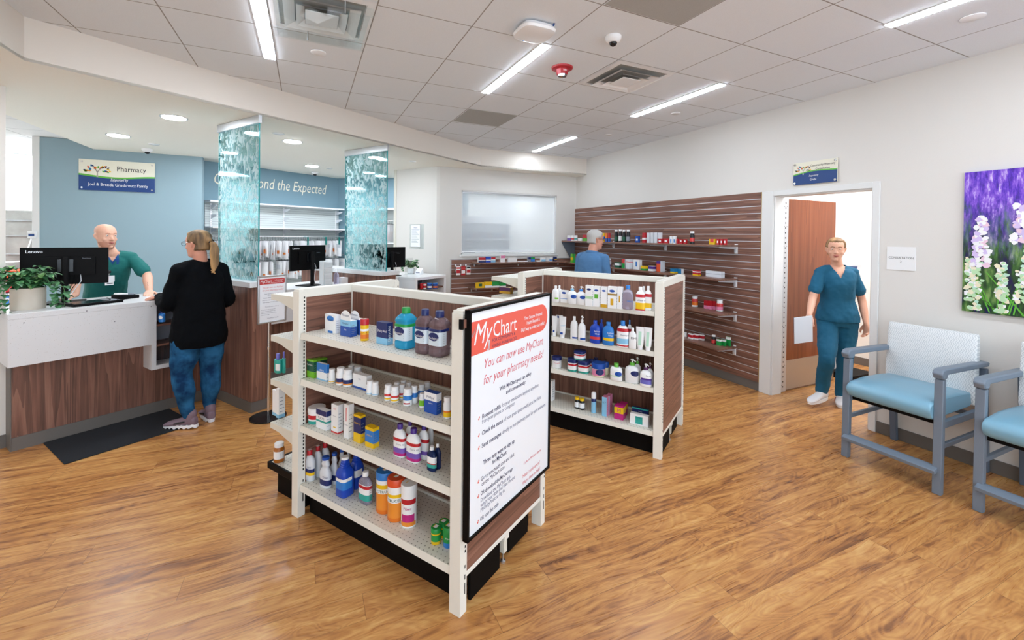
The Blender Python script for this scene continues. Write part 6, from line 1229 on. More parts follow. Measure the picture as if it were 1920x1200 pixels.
# cubbies
P('G','can',4.572,4.462,0.905,0.049,0.049,0.078,'red lidded wipes canister, left in the white counter cubby',c='RED',cap='RED')
P('G','can',4.599,4.424,0.905,0.044,0.044,0.079,'red and white wipes canister, second in the white counter cubby',c='W',cap='RED',b=[(.2,.6,'RED')])
P('G','can',4.649,4.380,0.905,0.070,0.070,0.081,'blue canister, third in the white counter cubby',c='BLU',cap='cBLU',b=[(.2,.5,'W')])
P('G','can',4.697,4.318,0.905,0.069,0.069,0.082,'blue canister, right in the white counter cubby',c='BLU',cap='cBLU',b=[(.2,.5,'ORA')])
P('G','flat',1.623,4.781,0.865,0.072,0.072,0.103,'blue and white freshener bottle in the cubby beside the standing woman',c='cBLU',cap='NAVY',caph=.25,oval='W')
# ================================================================ people
def V(*a): return Vector(a)
def crom(pts,rads,n=5):
    P_=[Vector(p) for p in pts]; o=[];r=[]
    for i in range(len(P_)-1):
        p0=P_[max(i-1,0)];p1=P_[i];p2=P_[i+1];p3=P_[min(i+2,len(P_)-1)]
        for k in range(n):
            t=k/n; o.append(.5*((2*p1)+(p2-p0)*t+(2*p0-5*p1+4*p2-p3)*t*t+(3*p1-p0-3*p2+p3)*t**3)); r.append(rads[i]+(rads[i+1]-rads[i])*(t*t*(3-2*t)))
    o.append(P_[-1]); r.append(rads[-1]); return o,r
def limb(m,pts,rads,mat='skin',n=14,flat=1.0,up=(0,0,1),k=5):
    o,r=crom(pts,rads,k); d0=(o[0]-o[1]).normalized(); d1=(o[-1]-o[-2]).normalized()
    pre=[(o[0]+d0*r[0]*f,r[0]*sqrt(max(0,1-f*f))) for f in (.96,.8,.5)]; post=[(o[-1]+d1*r[-1]*f,r[-1]*sqrt(max(0,1-f*f))) for f in (.5,.8,.96)]
    m.tube([p for p,_ in pre]+o+[p for p,_ in post],[q for _,q in pre]+r+[q for _,q in post],mat,n,up,flat)
def loft(m,secs,mat='skin',n=24,p=2.2):
    # secs: (center, right*hw, fwd*hd)
    b=len(m.v); k_=m.mi(mat)
    for c,R_,F in secs:
        for i in range(n):
            a=2*pi*i/n; cc,ss=cos(a),sin(a); q=(abs(cc)**p+abs(ss)**p)**(-1/p); m.v.append(tuple(Vector(c)+R_*cc*q+F*ss*q))
    for j in range(len(secs)-1):
        for i in range(n): k=(i+1)%n; m.f.append((b+j*n+i,b+j*n+k,b+(j+1)*n+k,b+(j+1)*n+i)); m.m.append(k_)
    m.f.append(tuple(b+i for i in range(n))[::-1]); m.m.append(k_); e=b+(len(secs)-1)*n; m.f.append(tuple(e+i for i in range(n))); m.m.append(k_)
def smoothsecs(secs,n=4):
    o=[]
    for i in range(len(secs)-1):
        a=[secs[max(i-1,0)],secs[i],secs[i+1],secs[min(i+2,len(secs)-1)]]
        for k in range(n):
            t=k/n; w=[.5*(-t+2*t*t-t**3),.5*(2-5*t*t+3*t**3),.5*(t+4*t*t-3*t**3),.5*(-t*t+t**3)]
            o.append(tuple(sum((a[q][j]*w[q] for q in range(4)),Vector((0,0,0))) for j in range(3)))
    o.append(secs[-1]); return o
def solid(m,name,parent,voxel,mat,smooth_it=4,cut=None,disp=0,keep=False):
    """union overlapping volumes into one continuous skin"""
    ob=m.build(name,parent,ang=180); md=ob.modifiers.new('r','REMESH'); md.mode='VOXEL'; md.voxel_size=voxel
    sm=ob.modifiers.new('s','SMOOTH'); sm.factor=.5; sm.iterations=smooth_it
    if disp:
        tex=bpy.data.textures.new('folds','CLOUDS'); tex.noise_scale=.11; dm=ob.modifiers.new('d','DISPLACE'); dm.texture=tex; dm.strength=disp; dm.mid_level=.5; dm.texture_coords='LOCAL'
    dg=bpy.context.evaluated_depsgraph_get(); dg.update(); me=bpy.data.meshes.new_from_object(ob.evaluated_get(dg)); ob.modifiers.clear(); old=ob.data; ob.data=me; bpy.data.meshes.remove(old)
    me.materials.clear(); me.materials.append(MATS[mat])
    for pl in me.polygons: pl.use_smooth=True; pl.material_index=0
    if cut:
        off=Vector(OFF[parent.name]); bm=bmesh.new(); bm.from_mesh(me); dl=[f for f in bm.faces if cut(f.calc_center_median()+off)]; bmesh.ops.delete(bm,geom=dl,context='FACES'); bm.to_mesh(me); bm.free()
    return ob
def frame3(f,up=V(0,0,1)):
    f=Vector(f).normalized(); r=f.cross(up).normalized(); u=r.cross(f).normalized(); return r,f,u   # right, forward, up
def head(m,c,f,up=V(0,0,1),s=1.0,jaw=1.0):
    r,f,u=frame3(f,up)
    P_=lambda x,y,z: Vector(c)+(r*x+f*y+u*z)*s
    S_=[(-.124,.050,.016,.012),(-.117,.046,.030,.030),(-.098,.036,.045,.050),(-.07,.022,.058,.068),(-.04,.012,.066,.080),(-.01,.004,.071,.088),(.02,0,.074,.094),(.05,-.004,.076,.096),(.08,-.008,.069,.086),(.102,-.010,.051,.064),(.114,-.010,.030,.038),(.118,-.010,.010,.012)]
    loft(m,smoothsecs([(P_(0,y,z),r*hw*s*(jaw if z<-.06 else 1),f*hd*s) for z,y,hw,hd in S_],2))
    limb(m,[P_(0,.080,.018),P_(0,.094,-.006),P_(0,.104,-.026)],[.008*s,.010*s,.013*s]); m.ball(P_(.012,.092,-.030),.009*s,'skin'); m.ball(P_(-.012,.092,-.030),.009*s,'skin')
    limb(m,[P_(-.045,.070,.030),P_(-.02,.086,.031),P_(.02,.086,.031),P_(.045,.070,.030)],[.008*s,.009*s,.009*s,.008*s])
    m.ball(P_(0,.085,-.098),.015*s,'skin'); limb(m,[P_(-.022,.080,-.060),P_(0,.090,-.061),P_(.022,.080,-.060)],[.007*s,.010*s,.007*s])
    for q in (-1,1):
        limb(m,[P_(q*.073,-.004,.020),P_(q*.083,-.014,.012),P_(q*.080,-.008,-.012),P_(q*.073,.002,-.026)],[.009*s,.011*s,.008*s,.007*s]); m.ball(P_(q*.042,.062,-.028),.020*s,'skin')
    return P_
def face_bits(t,P_,s=1.0,brow='brow',lip='lip'):
    m=MB()
    for q in (-1,1):
        m=MB(); m.ball(P_(q*.031,.079,.010),.0105*s,'eyewhite',14,10); m.ball(P_(q*.031,.0855,.009),.0055*s,'iris',10,8); m.build('eye',t)
        m=MB(); m.tube([P_(q*.048,.080,.030),P_(q*.033,.092,.035),P_(q*.014,.095,.032)],[.002*s,.0030*s,.0028*s],brow,6); m.build('eyebrow',t)
    m=MB(); m.tube([P_(-.026,.086,-.058),P_(-.012,.098,-.057),P_(0,.101,-.0585),P_(.012,.098,-.057),P_(.026,.086,-.058)],[.001*s,.0042*s,.005*s,.0042*s,.001*s],lip,8); m.tube([P_(-.02,.089,-.066),P_(0,.100,-.067),P_(.02,.089,-.066)],[.002*s,.005*s,.002*s],lip,8); m.build('lips',t)
def hand(m,w,d,nrm,side,curl=.5,s=1.0,grip=0):
    d=Vector(d).normalized(); nrm=Vector(nrm); nrm=(nrm-d*nrm.dot(d)).normalized(); lat=d.cross(nrm)*side      # lat points to the thumb side
    w=Vector(w); b=len(m.v)
    secs=[(w,lat*.026*s,nrm*.019*s),(w+d*.03*s,lat*.034*s,nrm*.017*s),(w+d*.065*s,lat*.041*s,nrm*.015*s),(w+d*.092*s,lat*.040*s,nrm*.012*s)]
    loft(m,secs,p=2.6,n=16)
    for i,(off,L_) in enumerate(((.030,.072),(.010,.080),(-.010,.074),(-.029,.058))):
        base=w+(d*(.086 if i in(1,2) else .080)+lat*off)*s; c=curl*(1+.12*i); dd=(d+lat*off*1.6).normalized(); pts=[base]; a=0
        for k,f in enumerate((.45,.32,.26)): a+=c*(.55 if k==0 else .8); pts.append(pts[-1]+(dd*cos(a)+nrm*sin(a))*L_*f*s)
        limb(m,pts,[.0100*s,.0092*s,.0085*s,.0075*s],n=10,k=3)
    tb=w+(d*.022+lat*.024)*s; limb(m,[tb,tb+(d*.024+lat*.024+nrm*.008)*s,tb+(d*.050+lat*.036+nrm*(.014+.02*grip))*s,tb+(d*.072+lat*.034+nrm*(.018+.04*grip))*s],[.014*s,.0125*s,.0105*s,.0085*s],n=10,k=3)
def trunk(pel,neck,f,spec,grow=0,n=4):
    # spec: list of (t, half width, half depth, forward shift)
    r,f,u=frame3(f); pel=Vector(pel); ax=Vector(neck)-pel; o=[]
    for t,hw,hd,fs in spec: o.append((pel+ax*t+f*fs,r*(hw+grow),f*(hd+grow)))
    return smoothsecs(o,n)
def shoe(t,ankle,toe,sole_z,mat,solemat,L=.285,zig=False,w=.050,name='shoe'):
    a=Vector(ankle); d=Vector(toe)-a; pitch_=d.z if not (abs(d.z)<.001) else 0; dh=V(d.x,d.y,0).normalized(); heel=V(a.x,a.y,0)-dh*.075; r=dh.cross(V(0,0,1))
    tl=sole_z[1]-sole_z[0]
    def Q(s,x,z): b=heel+dh*(s*L)+r*x; b.z=sole_z[0]+tl*s+z; return b
    m=MB(); up=[(0.02,.020,.030,.045),(.06,.032,.045,.055),(.18,.038,.055,.062),(.32,.039,.052,.060),(.5,.042,.036,.048),(.7,.048,.026,.040),(.86,.046,.020,.034),(.96,.032,.014,.026),(1.0,.014,.008,.020)]
    loft(m,smoothsecs([(Q(s,0,zc),r*hw,V(0,0,1)*hh*.9) for s,hw,hh,zc in up],3),mat,20)
    limb(m,[Q(.20,0,.07),Q(.19,0,.115)],[.040,.042],mat,16); 
    for i in range(4): q=.40+.09*i; m.tube([Q(q,-.03,.075-.012*i),Q(q+.01,0,.088-.014*i),Q(q,.03,.075-.012*i)],.004,'p_W' if mat=='shoe_white' else 'sock',6)
    if mat=='shoe_white': m.tube([Q(.42,.0435,.05),Q(.52,.0455,.035)],.008,'p_NAVY',6); m.tube([Q(.50,.045,.042),Q(.56,.046,.03)],.007,'p_RED',6)
    else: m.tube([Q(.30,.041,.06),Q(.50,.044,.05),Q(.6,.047,.045)],.007,'p_K',6); m.tube([Q(.30,-.041,.06),Q(.50,-.044,.05),Q(.6,-.047,.045)],.007,'p_K',6)
    ob=m.build(name,t,ang=60)
    m=MB(); n=24; out=[]
    for i in range(n+1):
        s=i/n; wd=.05*min(1,(sin(pi*min(1,max(0,s))**.8)+.0)**.38)*(.78+.22*s) if 0<s<1 else .012; out.append((s,wd))
    vs=[];fs=[]
    for s,wd in out:
        zb_=(.010 if (zig and int(s*14)%2) else 0); zt_=.026+(.006 if zig and int(s*14)%2 else 0)
        for x in (-wd,wd): vs.append(tuple(Q(s*1.02-.01,x,zb_))); vs.append(tuple(Q(s*1.02-.01,x,zt_)))
    for i in range(n): a=i*4; fs+=[(a,a+4,a+5,a+1),(a+2,a+3,a+7,a+6),(a+1,a+5,a+7,a+3),(a,a+2,a+6,a+4)]
    fs+=[(0,1,3,2),(n*4,n*4+2,n*4+3,n*4+1)]; m.raw(vs,fs,solemat); sl=m.build('sole',ob)
    return ob
def hairshell(t,P_,r,f,u,mat,grow,cutf,name='hair',extra=None,s=1.0,zlow=-.09):
    m=MB(); c=P_(0,0,0)
    S_=[(-.09,-.010,.055,.062),(-.06,-.006,.066,.080),(-.03,-.003,.071,.088),(0,0,.074,.092),(.03,-.002,.077,.096),(.06,-.005,.076,.096),(.09,-.009,.064,.080),(.110,-.010,.043,.055),(.122,-.010,.020,.028),(.126,-.010,.006,.008)]
    loft(m,smoothsecs([(P_(0,y,z),r*(hw+grow)*s,f*(hd+grow)*s) for z,y,hw,hd in S_],3),mat)
    if extra: extra(m)
    def cut(p):
        q=p-c; return cutf(q.dot(r)/s,q.dot(f)/s,q.dot(u)/s)
    ob=solid(m,name,t,.006,mat,2,cut); bm=bmesh.new(); bm.from_mesh(ob.data); off=Vector(OFF[t.name])
    bd={v for e in bm.edges if e.is_boundary for v in e.verts}
    for _ in range(6):
        nw={v:sum((e.other_vert(v).co for e in v.link_edges if e.is_boundary),Vector((0,0,0)))/max(1,sum(1 for e in v.link_edges if e.is_boundary)) for v in bd}
        for v,p in nw.items(): v.co=v.co.lerp(p,.5)
    ring=bd; seen=set(bd)
    for k in (1.0,.72,.48,.28,.12):
        for v in ring:
            d=(c-off)-v.co; v.co+=d.normalized()*(grow+.010)*k
        nx=set()
        for v in ring:
            for e in v.link_edges:
                o_=e.other_vert(v)
                if o_ not in seen: nx.add(o_); seen.add(o_)
        ring=nx
    bm.to_mesh(ob.data); bm.free(); return ob
def traps(m,neck,sA,sB,g_=0):
    for s_ in (sA,sB): limb(m,[neck+V(0,0,-.045),neck.lerp(s_,.5)+V(0,0,-.022),s_+V(0,0,-.002)],[.050+g_,.049+g_,.046+g_])
# ---- pharmacist behind the counter
def pharmacist():
    fd=V(.50,-.86,0); hc=V(-1.779,5.578,1.625); hf=V(.72,-.69,-.03); neck=V(-1.755,5.615,1.475); pel=V(-1.86,5.80,.93)
    t=thing('person','bald man in green scrubs with a name badge leaning on the near counter','person','R',(pel.x,pel.y,0)); r,f,u=frame3(fd)
    shL=neck+r*-.0+V(0,0,0); sL=neck+r*.165+V(0,0,-.065); sR=neck-r*.165+V(0,0,-.065)
    # r = his right hand side?  forward x up = right
    haL=V(-1.385,5.385,CT+.030); haR=V(-1.90,5.30,CT+.034)
    # image right arm belongs to whichever shoulder is nearer to it
    sA,sB=(sL,sR) if (sL-haL).length<(sR-haL).length else (sR,sL)
    eA=(sA+haL)/2+V(.035,.07,-.02); eB=(sB+haR)/2+V(-.07,.07,0)
    body=[(-.12,.15,.10,0),(0,.155,.11,0),(.35,.145,.11,.01),(.65,.155,.115,.01),(.82,.155,.10,0),(.91,.115,.075,-.005),(.97,.068,.06,-.005),(1.0,.058,.058,0)]
    m=MB(); loft(m,trunk(pel,neck,f,body)); limb(m,[neck-V(0,0,.02),hc+(-f)*.015-V(0,0,.075)],[.062,.056]); P_=head(m,hc,hf,s=1.0); traps(m,neck,sA,sB)
    for s_,e_,h_,sd in ((sA,eA,haL,1),(sB,eB,haR,-1)):
        limb(m,[s_,(s_+e_)/2,e_,(e_*2+h_)/3,(e_+h_*3)/4,h_],[.048,.046,.041,.043,.034,.027]); hand(m,h_,V(.35*sd*.4,-.8,-.12) if 1 else 0,(0,0,-1),1 if sd>0 else -1,.12)
    for q in (-1,1): limb(m,[pel+r*.09*q,pel+r*.10*q+V(0,0,-.42),pel+r*.10*q+V(0,.02,-.84)],[.085,.058,.042])
    solid(m,'body',t,.006,'skin',3); face_bits(t,P_,brow='beard')
    # stubble beard
    rr_,ff,uu=frame3(hf); m=MB(); 
    loft(m,smoothsecs([(P_(0,y,z),rr_*(hw+.0035),ff*(hd+.0035)) for z,y,hw,hd in [(-.124,.050,.016,.012),(-.117,.046,.030,.030),(-.098,.036,.045,.050),(-.07,.022,.058,.068),(-.045,.014,.065,.079)]],2)); c0=P_(0,0,0)
    def cutb(p): q=p-c0; x,y,z=q.dot(rr_),q.dot(ff),q.dot(uu); return (abs(x)<.030 and z>-.078) or z>-.05 or y<0
    solid(m,'beard',t,.005,'beard',2,cutb)
    # scrub top with short sleeves and v neck
    m=MB(); loft(m,trunk(pel,neck,f,[(-.16,.175,.125,0)]+body[1:6],.018))
    traps(m,neck,sA,sB,.012)
    for s_,e_ in ((sA,eA),(sB,eB)): limb(m,[s_+V(0,0,-.012),s_+(e_-s_)*.4,s_+(e_-s_)*.72],[.056,.062,.068])
    def cut(p):
        q=p-neck; x=q.dot(r); return q.dot(f)>0 and q.z>-.125+abs(x)*1.75 and abs(x)<.075 or (Vector((q.x,q.y,0)).length<.072 and q.z>-.03)
    solid(m,'scrub_top',t,.008,'scrub_green',3,cut,disp=.022)
    m=MB(); loft(m,trunk(pel,neck,f,[(.6,.17,.12,.01),(.84,.18,.105,0),(.94,.125,.08,-.003),(.97,.10,.07,0)],.008))
    def cut2(p): q=p-neck; x=q.dot(r); return q.z<-.2 or abs(x)>.048 or (q.dot(f)>0 and q.z>-.095+abs(x)*1.6) or (Vector((q.x,q.y,0)).length<.066 and q.z>-.02)
    solid(m,'undershirt',t,.008,'undershirt',2,cut2)
    m=MB(); loft(m,trunk(pel,neck,f,[(.05,.17,.12,0),(-.1,.165,.12,0),(-.2,.15,.115,0)],.012))
    for q in (-1,1): limb(m,[pel+r*.09*q+V(0,0,-.05),pel+r*.10*q+V(0,0,-.42),pel+r*.10*q+V(0,.02,-.84)],[.10,.085,.080])
    solid(m,'scrub_trousers',t,.01,'scrub_green',3)
    for q in (-1,1): a=pel+r*.10*q+V(0,.02,-.84); shoe(t,a,a+f*.2,(.001,.001),'shoe_white','p_W')
    # badge reel and two cards
    b=pel.lerp(neck,.66)+f*.175-r*.045*(-1)
    o=pel.lerp(neck,.62)+f*.166+r*.03; side=(V(0,0,1).cross(f)).normalized()
    m=MB(); 
    def card(cx,cz,w,h,mat,dd=0):
        c=o+side*cx+V(0,0,cz)+f*dd; m.face([tuple(c-side*w-V(0,0,h)),tuple(c+side*w-V(0,0,h)),tuple(c+side*w+V(0,0,h)),tuple(c-side*w+V(0,0,h))],mat)
    card(0,-.055,.042,.030,'paper',.004); card(.002,-.095,.032,.022,'p_W',.006); card(-.012,-.05,.010,.014,'skin',.0065); card(.006,-.10,.022,.004,'p_K',.007); m.build('name_badge',t)
    m=MB(); m.ball(tuple(o+V(0,0,.012)+f*.008),(.016,.016,.016),'p_K',12,8); m.tube([tuple(o+V(0,0,.02)+f*.01),tuple(o+V(0,0,-.03)+f*.006)],.003,'silver',6); m.build('badge_reel',t)
    m=MB(); a=eA.lerp(haL,.45); 
    for i in range(5): p=eA.lerp(haL,.40+.09*i)+V(-.0,-.036+.002*i,.010); m.ball(tuple(p),(.005,.005,.014),'iris',6,5)
    m.build('tattoo',t)
pharmacist()
# ---- woman at the counter, back to the viewer
def woman():
    fd=V(-.62,.78,0); hc=V(-.850,4.600,1.575); hf=V(-.86,.51,-.05); neck=V(-.835,4.625,1.425); pel=V(-.845,4.640,.86)
    t=thing('person','woman in black sweater and blue jeans with a blond ponytail at the counter','person','R',(pel.x,pel.y,0)); r,f,u=frame3(fd)
    sR=neck+r*.165-V(0,0,.085); sL=neck-r*.165-V(0,0,.080)
    haL=V(-1.190,4.895,CT+.030); eL=sL+V(-.09,.06,-.285); haR=V(-.76,4.93,CT+.03); eR=sR+V(.05,.06,-.29)
    m=MB(); body=[(-.14,.17,.12,0),(0,.185,.135,-.01),(.35,.165,.125,0),(.65,.165,.125,.01),(.82,.148,.10,0),(.91,.105,.075,-.005),(.97,.060,.058,-.003),(1.0,.055,.056,0)]
    loft(m,trunk(pel,neck,f,body)); limb(m,[neck-V(0,0,.02),hc-hf.normalized()*.02-V(0,0,.075)],[.055,.050]); P_=head(m,hc,hf,s=.97,jaw=.95); traps(m,neck,sR,sL,-.008)
    limb(m,[sL,eL,eL.lerp(haL,.5),haL],[.05,.042,.038,.025]); limb(m,[sR,eR,eR.lerp(haR,.5),haR],[.05,.042,.038,.025])
    hand(m,haL,V(-.62,.55,-.12),(0,0,-1),1,.25,.95); hand(m,haR,V(-.5,.8,-.1),(0,0,-1),-1,.25,.95)
    kL=V(-.955,4.560,.46); aL=V(-.905,4.555,.10); kR=V(-.770,4.675,.46); aR=V(-.775,4.680,.10); hL=pel-r*.095-V(0,0,.06); hR=pel+r*.095-V(0,0,.06)
    for h_,k_,a_ in ((hL,kL,aL),(hR,kR,aR)): limb(m,[h_,h_.lerp(k_,.5),k_,k_.lerp(a_,.4),a_],[.10,.088,.062,.060,.038])
    solid(m,'body',t,.006,'skin2',3); face_bits(t,P_,.97)
    # sweater
    m=MB(); sp=[(-.30,.200,.172,0),(-.12,.206,.175,-.005),(.10,.195,.160,0),(.35,.178,.145,0),(.62,.180,.138,.01),(.78,.172,.118,0),(.87,.150,.102,-.004),(.93,.118,.088,-.004),(.985,.078,.075,-.003)]
    loft(m,trunk(pel,neck,f,sp,.004))
    traps(m,neck,sR,sL,.024)
    for s_,e_,h_ in ((sL,eL,haL),(sR,eR,haR)): limb(m,[s_,s_.lerp(e_,.5),e_,e_.lerp(h_,.5),e_.lerp(h_,.93)],[.066,.066,.064,.056,.042])
    solid(m,'sweater',t,.008,'sweater',4,cut=lambda p:(V(p.x-neck.x,p.y-neck.y,0).length<.058 and p.z>neck.z-.015),disp=.022)
    # jeans
    m=MB(); loft(m,trunk(pel,neck,f,[(.08,.17,.14,0),(-.05,.19,.15,-.01),(-.18,.185,.145,-.01),(-.24,.16,.12,0)],.006))
    for h_,k_,a_ in ((hL,kL,aL),(hR,kR,aR)): limb(m,[h_,h_.lerp(k_,.5)-f*.005,k_,k_.lerp(a_,.35)-f*.012,a_.lerp(k_,.25),a_+V(0,0,.025)],[.112,.105,.078,.078,.056,.047])
    solid(m,'jeans',t,.008,'jeans',3,disp=.016)
    shoe(t,aL,aL+V(-.25,.10,0),(.009,.009),'shoe_purple','shoe_white',L=.27,zig=True); shoe(t,aR,aR+V(-.10,.22,0),(.003,.003),'shoe_purple','shoe_white',L=.27,zig=True)
    # hair pulled into a ponytail
    rr_,ff,uu=frame3(hf); s=.97
    tie=P_(.012,-.108,.012)
    tip=V(*tie)+V(.03,-.045,-.27)
    def ex(mm): mm.ball(tuple(P_(0,-.095,.03)),.035,'blond')
    hairshell(t,P_,rr_,ff,uu,'blond',.013,lambda x,y,z:(y>.050 and z<.074+.2*(y-.05)) or (y>.30*z+.012 and z<.01) or z<-.075 or (z<-.015 and y>-.035-.5*(z+.015)),extra=ex,s=s)
    m=MB(); 
    o,rd=crom([tie,tie-ff*.035+V(.0,0,-.03),tie-ff*.038+V(.002,-.008,-.10),tie-ff*.030+V(.01,-.01,-.18),tip],[.020,.030,.036,.032,.006],5)
    for k in range(15):
        a=2*pi*k/15; q=.62 if k%2 else .35; pts=[p+(rr_*cos(a)+V(0,0,0)+ff*sin(a)*.7)*rd[i]*q*(1+.12*sin(i*.9+k)) for i,p in enumerate(o)]; 
        pts[-1]+=V(.015*cos(a*3),.01*sin(a*2),.035*((k*7)%5)/5)
        m.tube(pts,[max(.004,x*.48) for x in rd],'blond',7)
    m.build('ponytail',t)
    m=MB(); c_=tie-ff*.012; m.tube([c_+rr_*.024*cos(a)+uu*.022*sin(a) for a in [i*pi/8 for i in range(17)]],.006,'p_K',8); m.build('hair_tie',t)
    # glasses
    m=MB()
    for q in (-1,1):
        c_=Vector(P_(q*.033,.108,.006)); m.tube([c_+rr_*.024*cos(a)+uu*.018*sin(a) for a in [i*pi/8 for i in range(17)]],.0018,'iris',6); m.tube([Vector(P_(q*.056,.104,.012)),Vector(P_(q*.078,.05,.014)),Vector(P_(q*.083,-.01,.012))],.0018,'iris',6)
    m.tube([Vector(P_(-.010,.112,.010)),Vector(P_(.010,.112,.010))],.0018,'iris',6); m.build('glasses',t)
woman()
# ---- grey haired man by the slatwall
def oldman():
    fd=V(.90,.43,0); hc=V(3.215,4.462,1.640); hf=V(.985,-.17,-.08); neck=V(3.185,4.480,1.490); pel=V(3.165,4.490,.95)
    t=thing('person','grey haired man in a blue denim shirt and glasses facing the tall slatwall','person','R',(pel.x,pel.y,0)); r,f,u=frame3(fd)
    sR=neck+r*.165-V(0,0,.075); sL=neck-r*.165-V(0,0,.07); eR=sR+V(.03,-.03,-.30); eL=sL+V(.0,.04,-.30); hR=eR+V(.14,.04,-.20); hL=eL+V(.14,.06,-.20)
    m=MB(); body=[(-.14,.15,.11,0),(0,.16,.12,0),(.35,.155,.125,.01),(.65,.16,.12,.01),(.82,.158,.10,0),(.91,.118,.078,-.005),(.97,.07,.062,-.005),(1.0,.060,.060,0)]
    loft(m,trunk(pel,neck,f,body)); limb(m,[neck-V(0,0,.02),hc-hf*.02-V(0,0,.075)],[.062,.056]); P_=head(m,hc,hf); traps(m,neck,sR,sL)
    for s_,e_,h_,sd in ((sR,eR,hR,-1),(sL,eL,hL,1)): limb(m,[s_,e_,e_.lerp(h_,.5),h_],[.05,.043,.038,.027]); hand(m,h_,(h_-e_),(0,.2*sd,-1),sd,.5)
    for q in (-1,1): limb(m,[pel+r*.09*q,pel+r*.10*q+V(0,0,-.43),pel+r*.10*q+V(0,0,-.86)],[.085,.06,.042])
    solid(m,'body',t,.007,'skin2',3); face_bits(t,P_,brow='greyhair')
    m=MB(); loft(m,trunk(pel,neck,f,[(-.2,.175,.13,0)]+body[1:6]+[(.985,.064,.062,-.004)],.018))
    traps(m,neck,sR,sL,.012)
    for s_,e_,h_ in ((sR,eR,hR),(sL,eL,hL)): limb(m,[s_,s_.lerp(e_,.5),e_,e_.lerp(h_,.5),e_.lerp(h_,.92)],[.060,.060,.056,.050,.042])
    solid(m,'shirt',t,.008,'denim_shirt',3,cut=lambda p:(V(p.x-neck.x,p.y-neck.y,0).length<.058 and p.z>neck.z-.012),disp=.016)
    m=MB(); o_=[neck+(r*cos(a)*.074+f*sin(a)*.070)+V(0,0,-.008-.014*sin(a)) for a in [i*pi/10 for i in range(21)]]; m.tube(o_,.016,'denim_shirt',8,flat=.7); 
    b=len(m.v); m.build('collar',t)
    m=MB(); loft(m,trunk(pel,neck,f,[(.05,.165,.12,0),(-.1,.165,.12,0),(-.2,.15,.115,0)],.010))
    for q in (-1,1): limb(m,[pel+r*.09*q+V(0,0,-.05),pel+r*.10*q+V(0,0,-.43),pel+r*.10*q+V(0,0,-.86)],[.098,.078,.068])
    solid(m,'trousers',t,.01,'jeans_dark',3)
    for q in (-1,1): a=pel+r*.10*q+V(0,0,-.86); shoe(t,a,a+f*.2,(.001,.001),'shoe_purple','p_K')
    rr_,ff,uu=frame3(hf); hairshell(t,P_,rr_,ff,uu,'greyhair',.009,lambda x,y,z:(y>.062 and z<.062) or (y>.010 and z<.018) or z<-.062 or (abs(x)>.06 and z<.005 and y>-.02))
    m=MB()
    for q in (-1,1):
        c_=Vector(P_(q*.033,.105,.008)); m.tube([c_+rr_*.024*cos(a)+uu*.016*sin(a) for a in [i*pi/8 for i in range(17)]],.002,'p_K',6); m.tube([Vector(P_(q*.056,.10,.012)),Vector(P_(q*.080,.05,.014)),Vector(P_(q*.085,-.01,.010))],.0025,'p_K',6)
    m.build('glasses',t)
oldman()
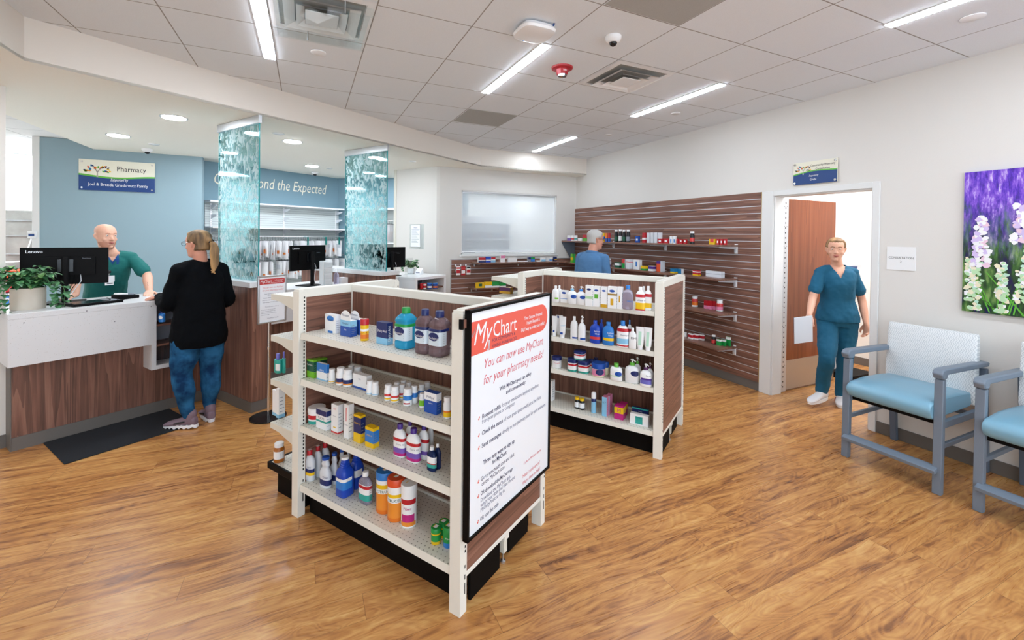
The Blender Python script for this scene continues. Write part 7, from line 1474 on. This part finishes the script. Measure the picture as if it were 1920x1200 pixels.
# ---- walking nurse in the doorway
def nurse():
    fd=V(-.62,-.78,0); hc=V(4.850,2.640,1.575); hf=V(-.86,-.52,-.06); neck=V(4.905,2.655,1.425); pel=V(4.930,2.655,.90)
    t=thing('person','walking woman in teal blue scrubs carrying papers through the doorway','person','R',(pel.x,pel.y,0)); r,f,u=frame3(V(-.72,-.69,0))
    # image right = her left
    sR=V(4.775,2.745,1.345); sL=V(5.025,2.575,1.345)
    eR=V(4.665,2.745,1.085); hR=V(4.475,2.665,.930); eL=V(5.105,2.530,1.070); hL=V(5.030,2.450,.850)
    m=MB(); body=[(-.16,.145,.105,0),(0,.160,.115,0),(.32,.128,.10,0),(.62,.138,.108,.015),(.82,.138,.09,0),(.91,.10,.068,-.005),(.97,.058,.052,-.005),(1.0,.050,.050,0)]
    loft(m,trunk(pel,neck,f,body)); limb(m,[neck-V(0,0,.02),hc-hf*.02-V(0,0,.075)],[.052,.048]); P_=head(m,hc,hf,s=.97,jaw=.95); traps(m,neck,sR,sL,-.006)
    for s_,e_,h_,sd in ((sR,eR,hR,-1),(sL,eL,hL,1)): limb(m,[s_,s_.lerp(e_,.5),e_,e_.lerp(h_,.4),h_],[.042,.040,.036,.035,.024]); 
    hand(m,hR,V(-.35,-.25,-.55),V(.5,.1,-.6),-1,.75,.95,1); hand(m,hL,V(-.15,-.15,-.9),V(-.8,.3,0),1,.55,.95)
    kR=V(4.665,2.600,.500); aR=V(4.745,2.690,.150); kL=V(4.945,2.590,.470); aL=V(4.985,2.640,.095); gR=pel+r*.085-V(0,0,.06); gL=pel-r*.085-V(0,0,.06)
    for h_,k_,a_ in ((gR,kR,aR),(gL,kL,aL)): limb(m,[h_,h_.lerp(k_,.5),k_,k_.lerp(a_,.4),a_],[.090,.078,.055,.052,.036])
    solid(m,'body',t,.006,'skin',3); face_bits(t,P_,.97)
    m=MB(); loft(m,trunk(pel,neck,f,[(-.10,.175,.135,0),(.05,.168,.128,0)]+body[2:6],.014))
    traps(m,neck,sR,sL,.006)
    for s_,e_ in ((sR,eR),(sL,eL)): limb(m,[s_-V(0,0,.01),s_.lerp(e_,.4),s_.lerp(e_,.66)],[.050,.056,.062])
    def cut(p):
        q=p-neck; x=q.dot(r); return q.dot(f)>0 and q.z>-.13+abs(x)*1.75 and abs(x)<.07 or (Vector((q.x,q.y,0)).length<.066 and q.z>-.035)
    solid(m,'scrub_top',t,.008,'scrub_teal',3,cut,disp=.026)
    m=MB(); loft(m,trunk(pel,neck,f,[(.08,.155,.11,0),(-.06,.16,.12,0),(-.20,.15,.11,0)],.008))
    for h_,k_,a_ in ((gR,kR,aR),(gL,kL,aL)): limb(m,[h_,h_.lerp(k_,.5),k_,k_.lerp(a_,.4),a_+V(0,0,.0)],[.098,.090,.072,.066,.058])
    solid(m,'scrub_trousers',t,.008,'scrub_teal',3,disp=.02)
    shoe(t,aL,aL+V(-.22,-.12,0),(.001,.001),'shoe_white','p_W',L=.26); shoe(t,aR-V(.02,.01,.02),aR+V(-.25,.0,0),(.060,.035),'shoe_white','p_W',L=.26)
    rr_,ff,uu=frame3(hf); hairshell(t,P_,rr_,ff,uu,'nursehair',.011,lambda x,y,z:(y>.058 and z<.080) or (y>.0 and z<.012) or (y>-.03 and z<-.02) or z<-.08,s=.97)
    m=MB(); c_=Vector(P_(0,-.105,-.01)); m.tube([c_,c_-ff*.03-V(0,0,.05),c_-ff*.02-V(0,0,.13)+rr_*-.02],[.024,.026,.008],'nursehair',10); m.build('ponytail',t)
    # papers held in her right hand: an own thing
    hd=V(4.40,2.615,.845); m=MB(); s_=V(.80,-.0,0)+V(0,-.55,0); s_=V(.62,-.78,0).normalized()*1; s_=V(.86,-.30,.10).normalized(); up_=V(-.02,.02,1); o_=hd+V(-.06,.02,-.04)
    n_=s_.cross(up_).normalized(); w_,h_=.095,.125
    def sheet(mm,k,mat,w1=w_,h1=h_):
        a=[o_-s_*w1-up_*h1+n_*k,o_+s_*w1-up_*h1+n_*k,o_+s_*w1+up_*h1+n_*k,o_-s_*w1+up_*h1+n_*k]; b_=[p+n_*.002 for p in a]
        mm.raw([tuple(p) for p in a+b_],[(0,1,2,3),(7,6,5,4),(0,4,5,1),(1,5,6,2),(2,6,7,3),(3,7,4,0)],mat)
    pf=thing('paper_folder','white papers held in the hand of the walking woman in scrubs','papers','R',tuple(o_)); sheet(m,0,'paper'); sheet(m,.003,'p_W2',w_*.97,h_*.98); m.build('sheets',pf); m=MB(); sheet(m,-.004,'p_GRY',w_*1.02,h_*1.01); m.build('clipboard',pf)
nurse()
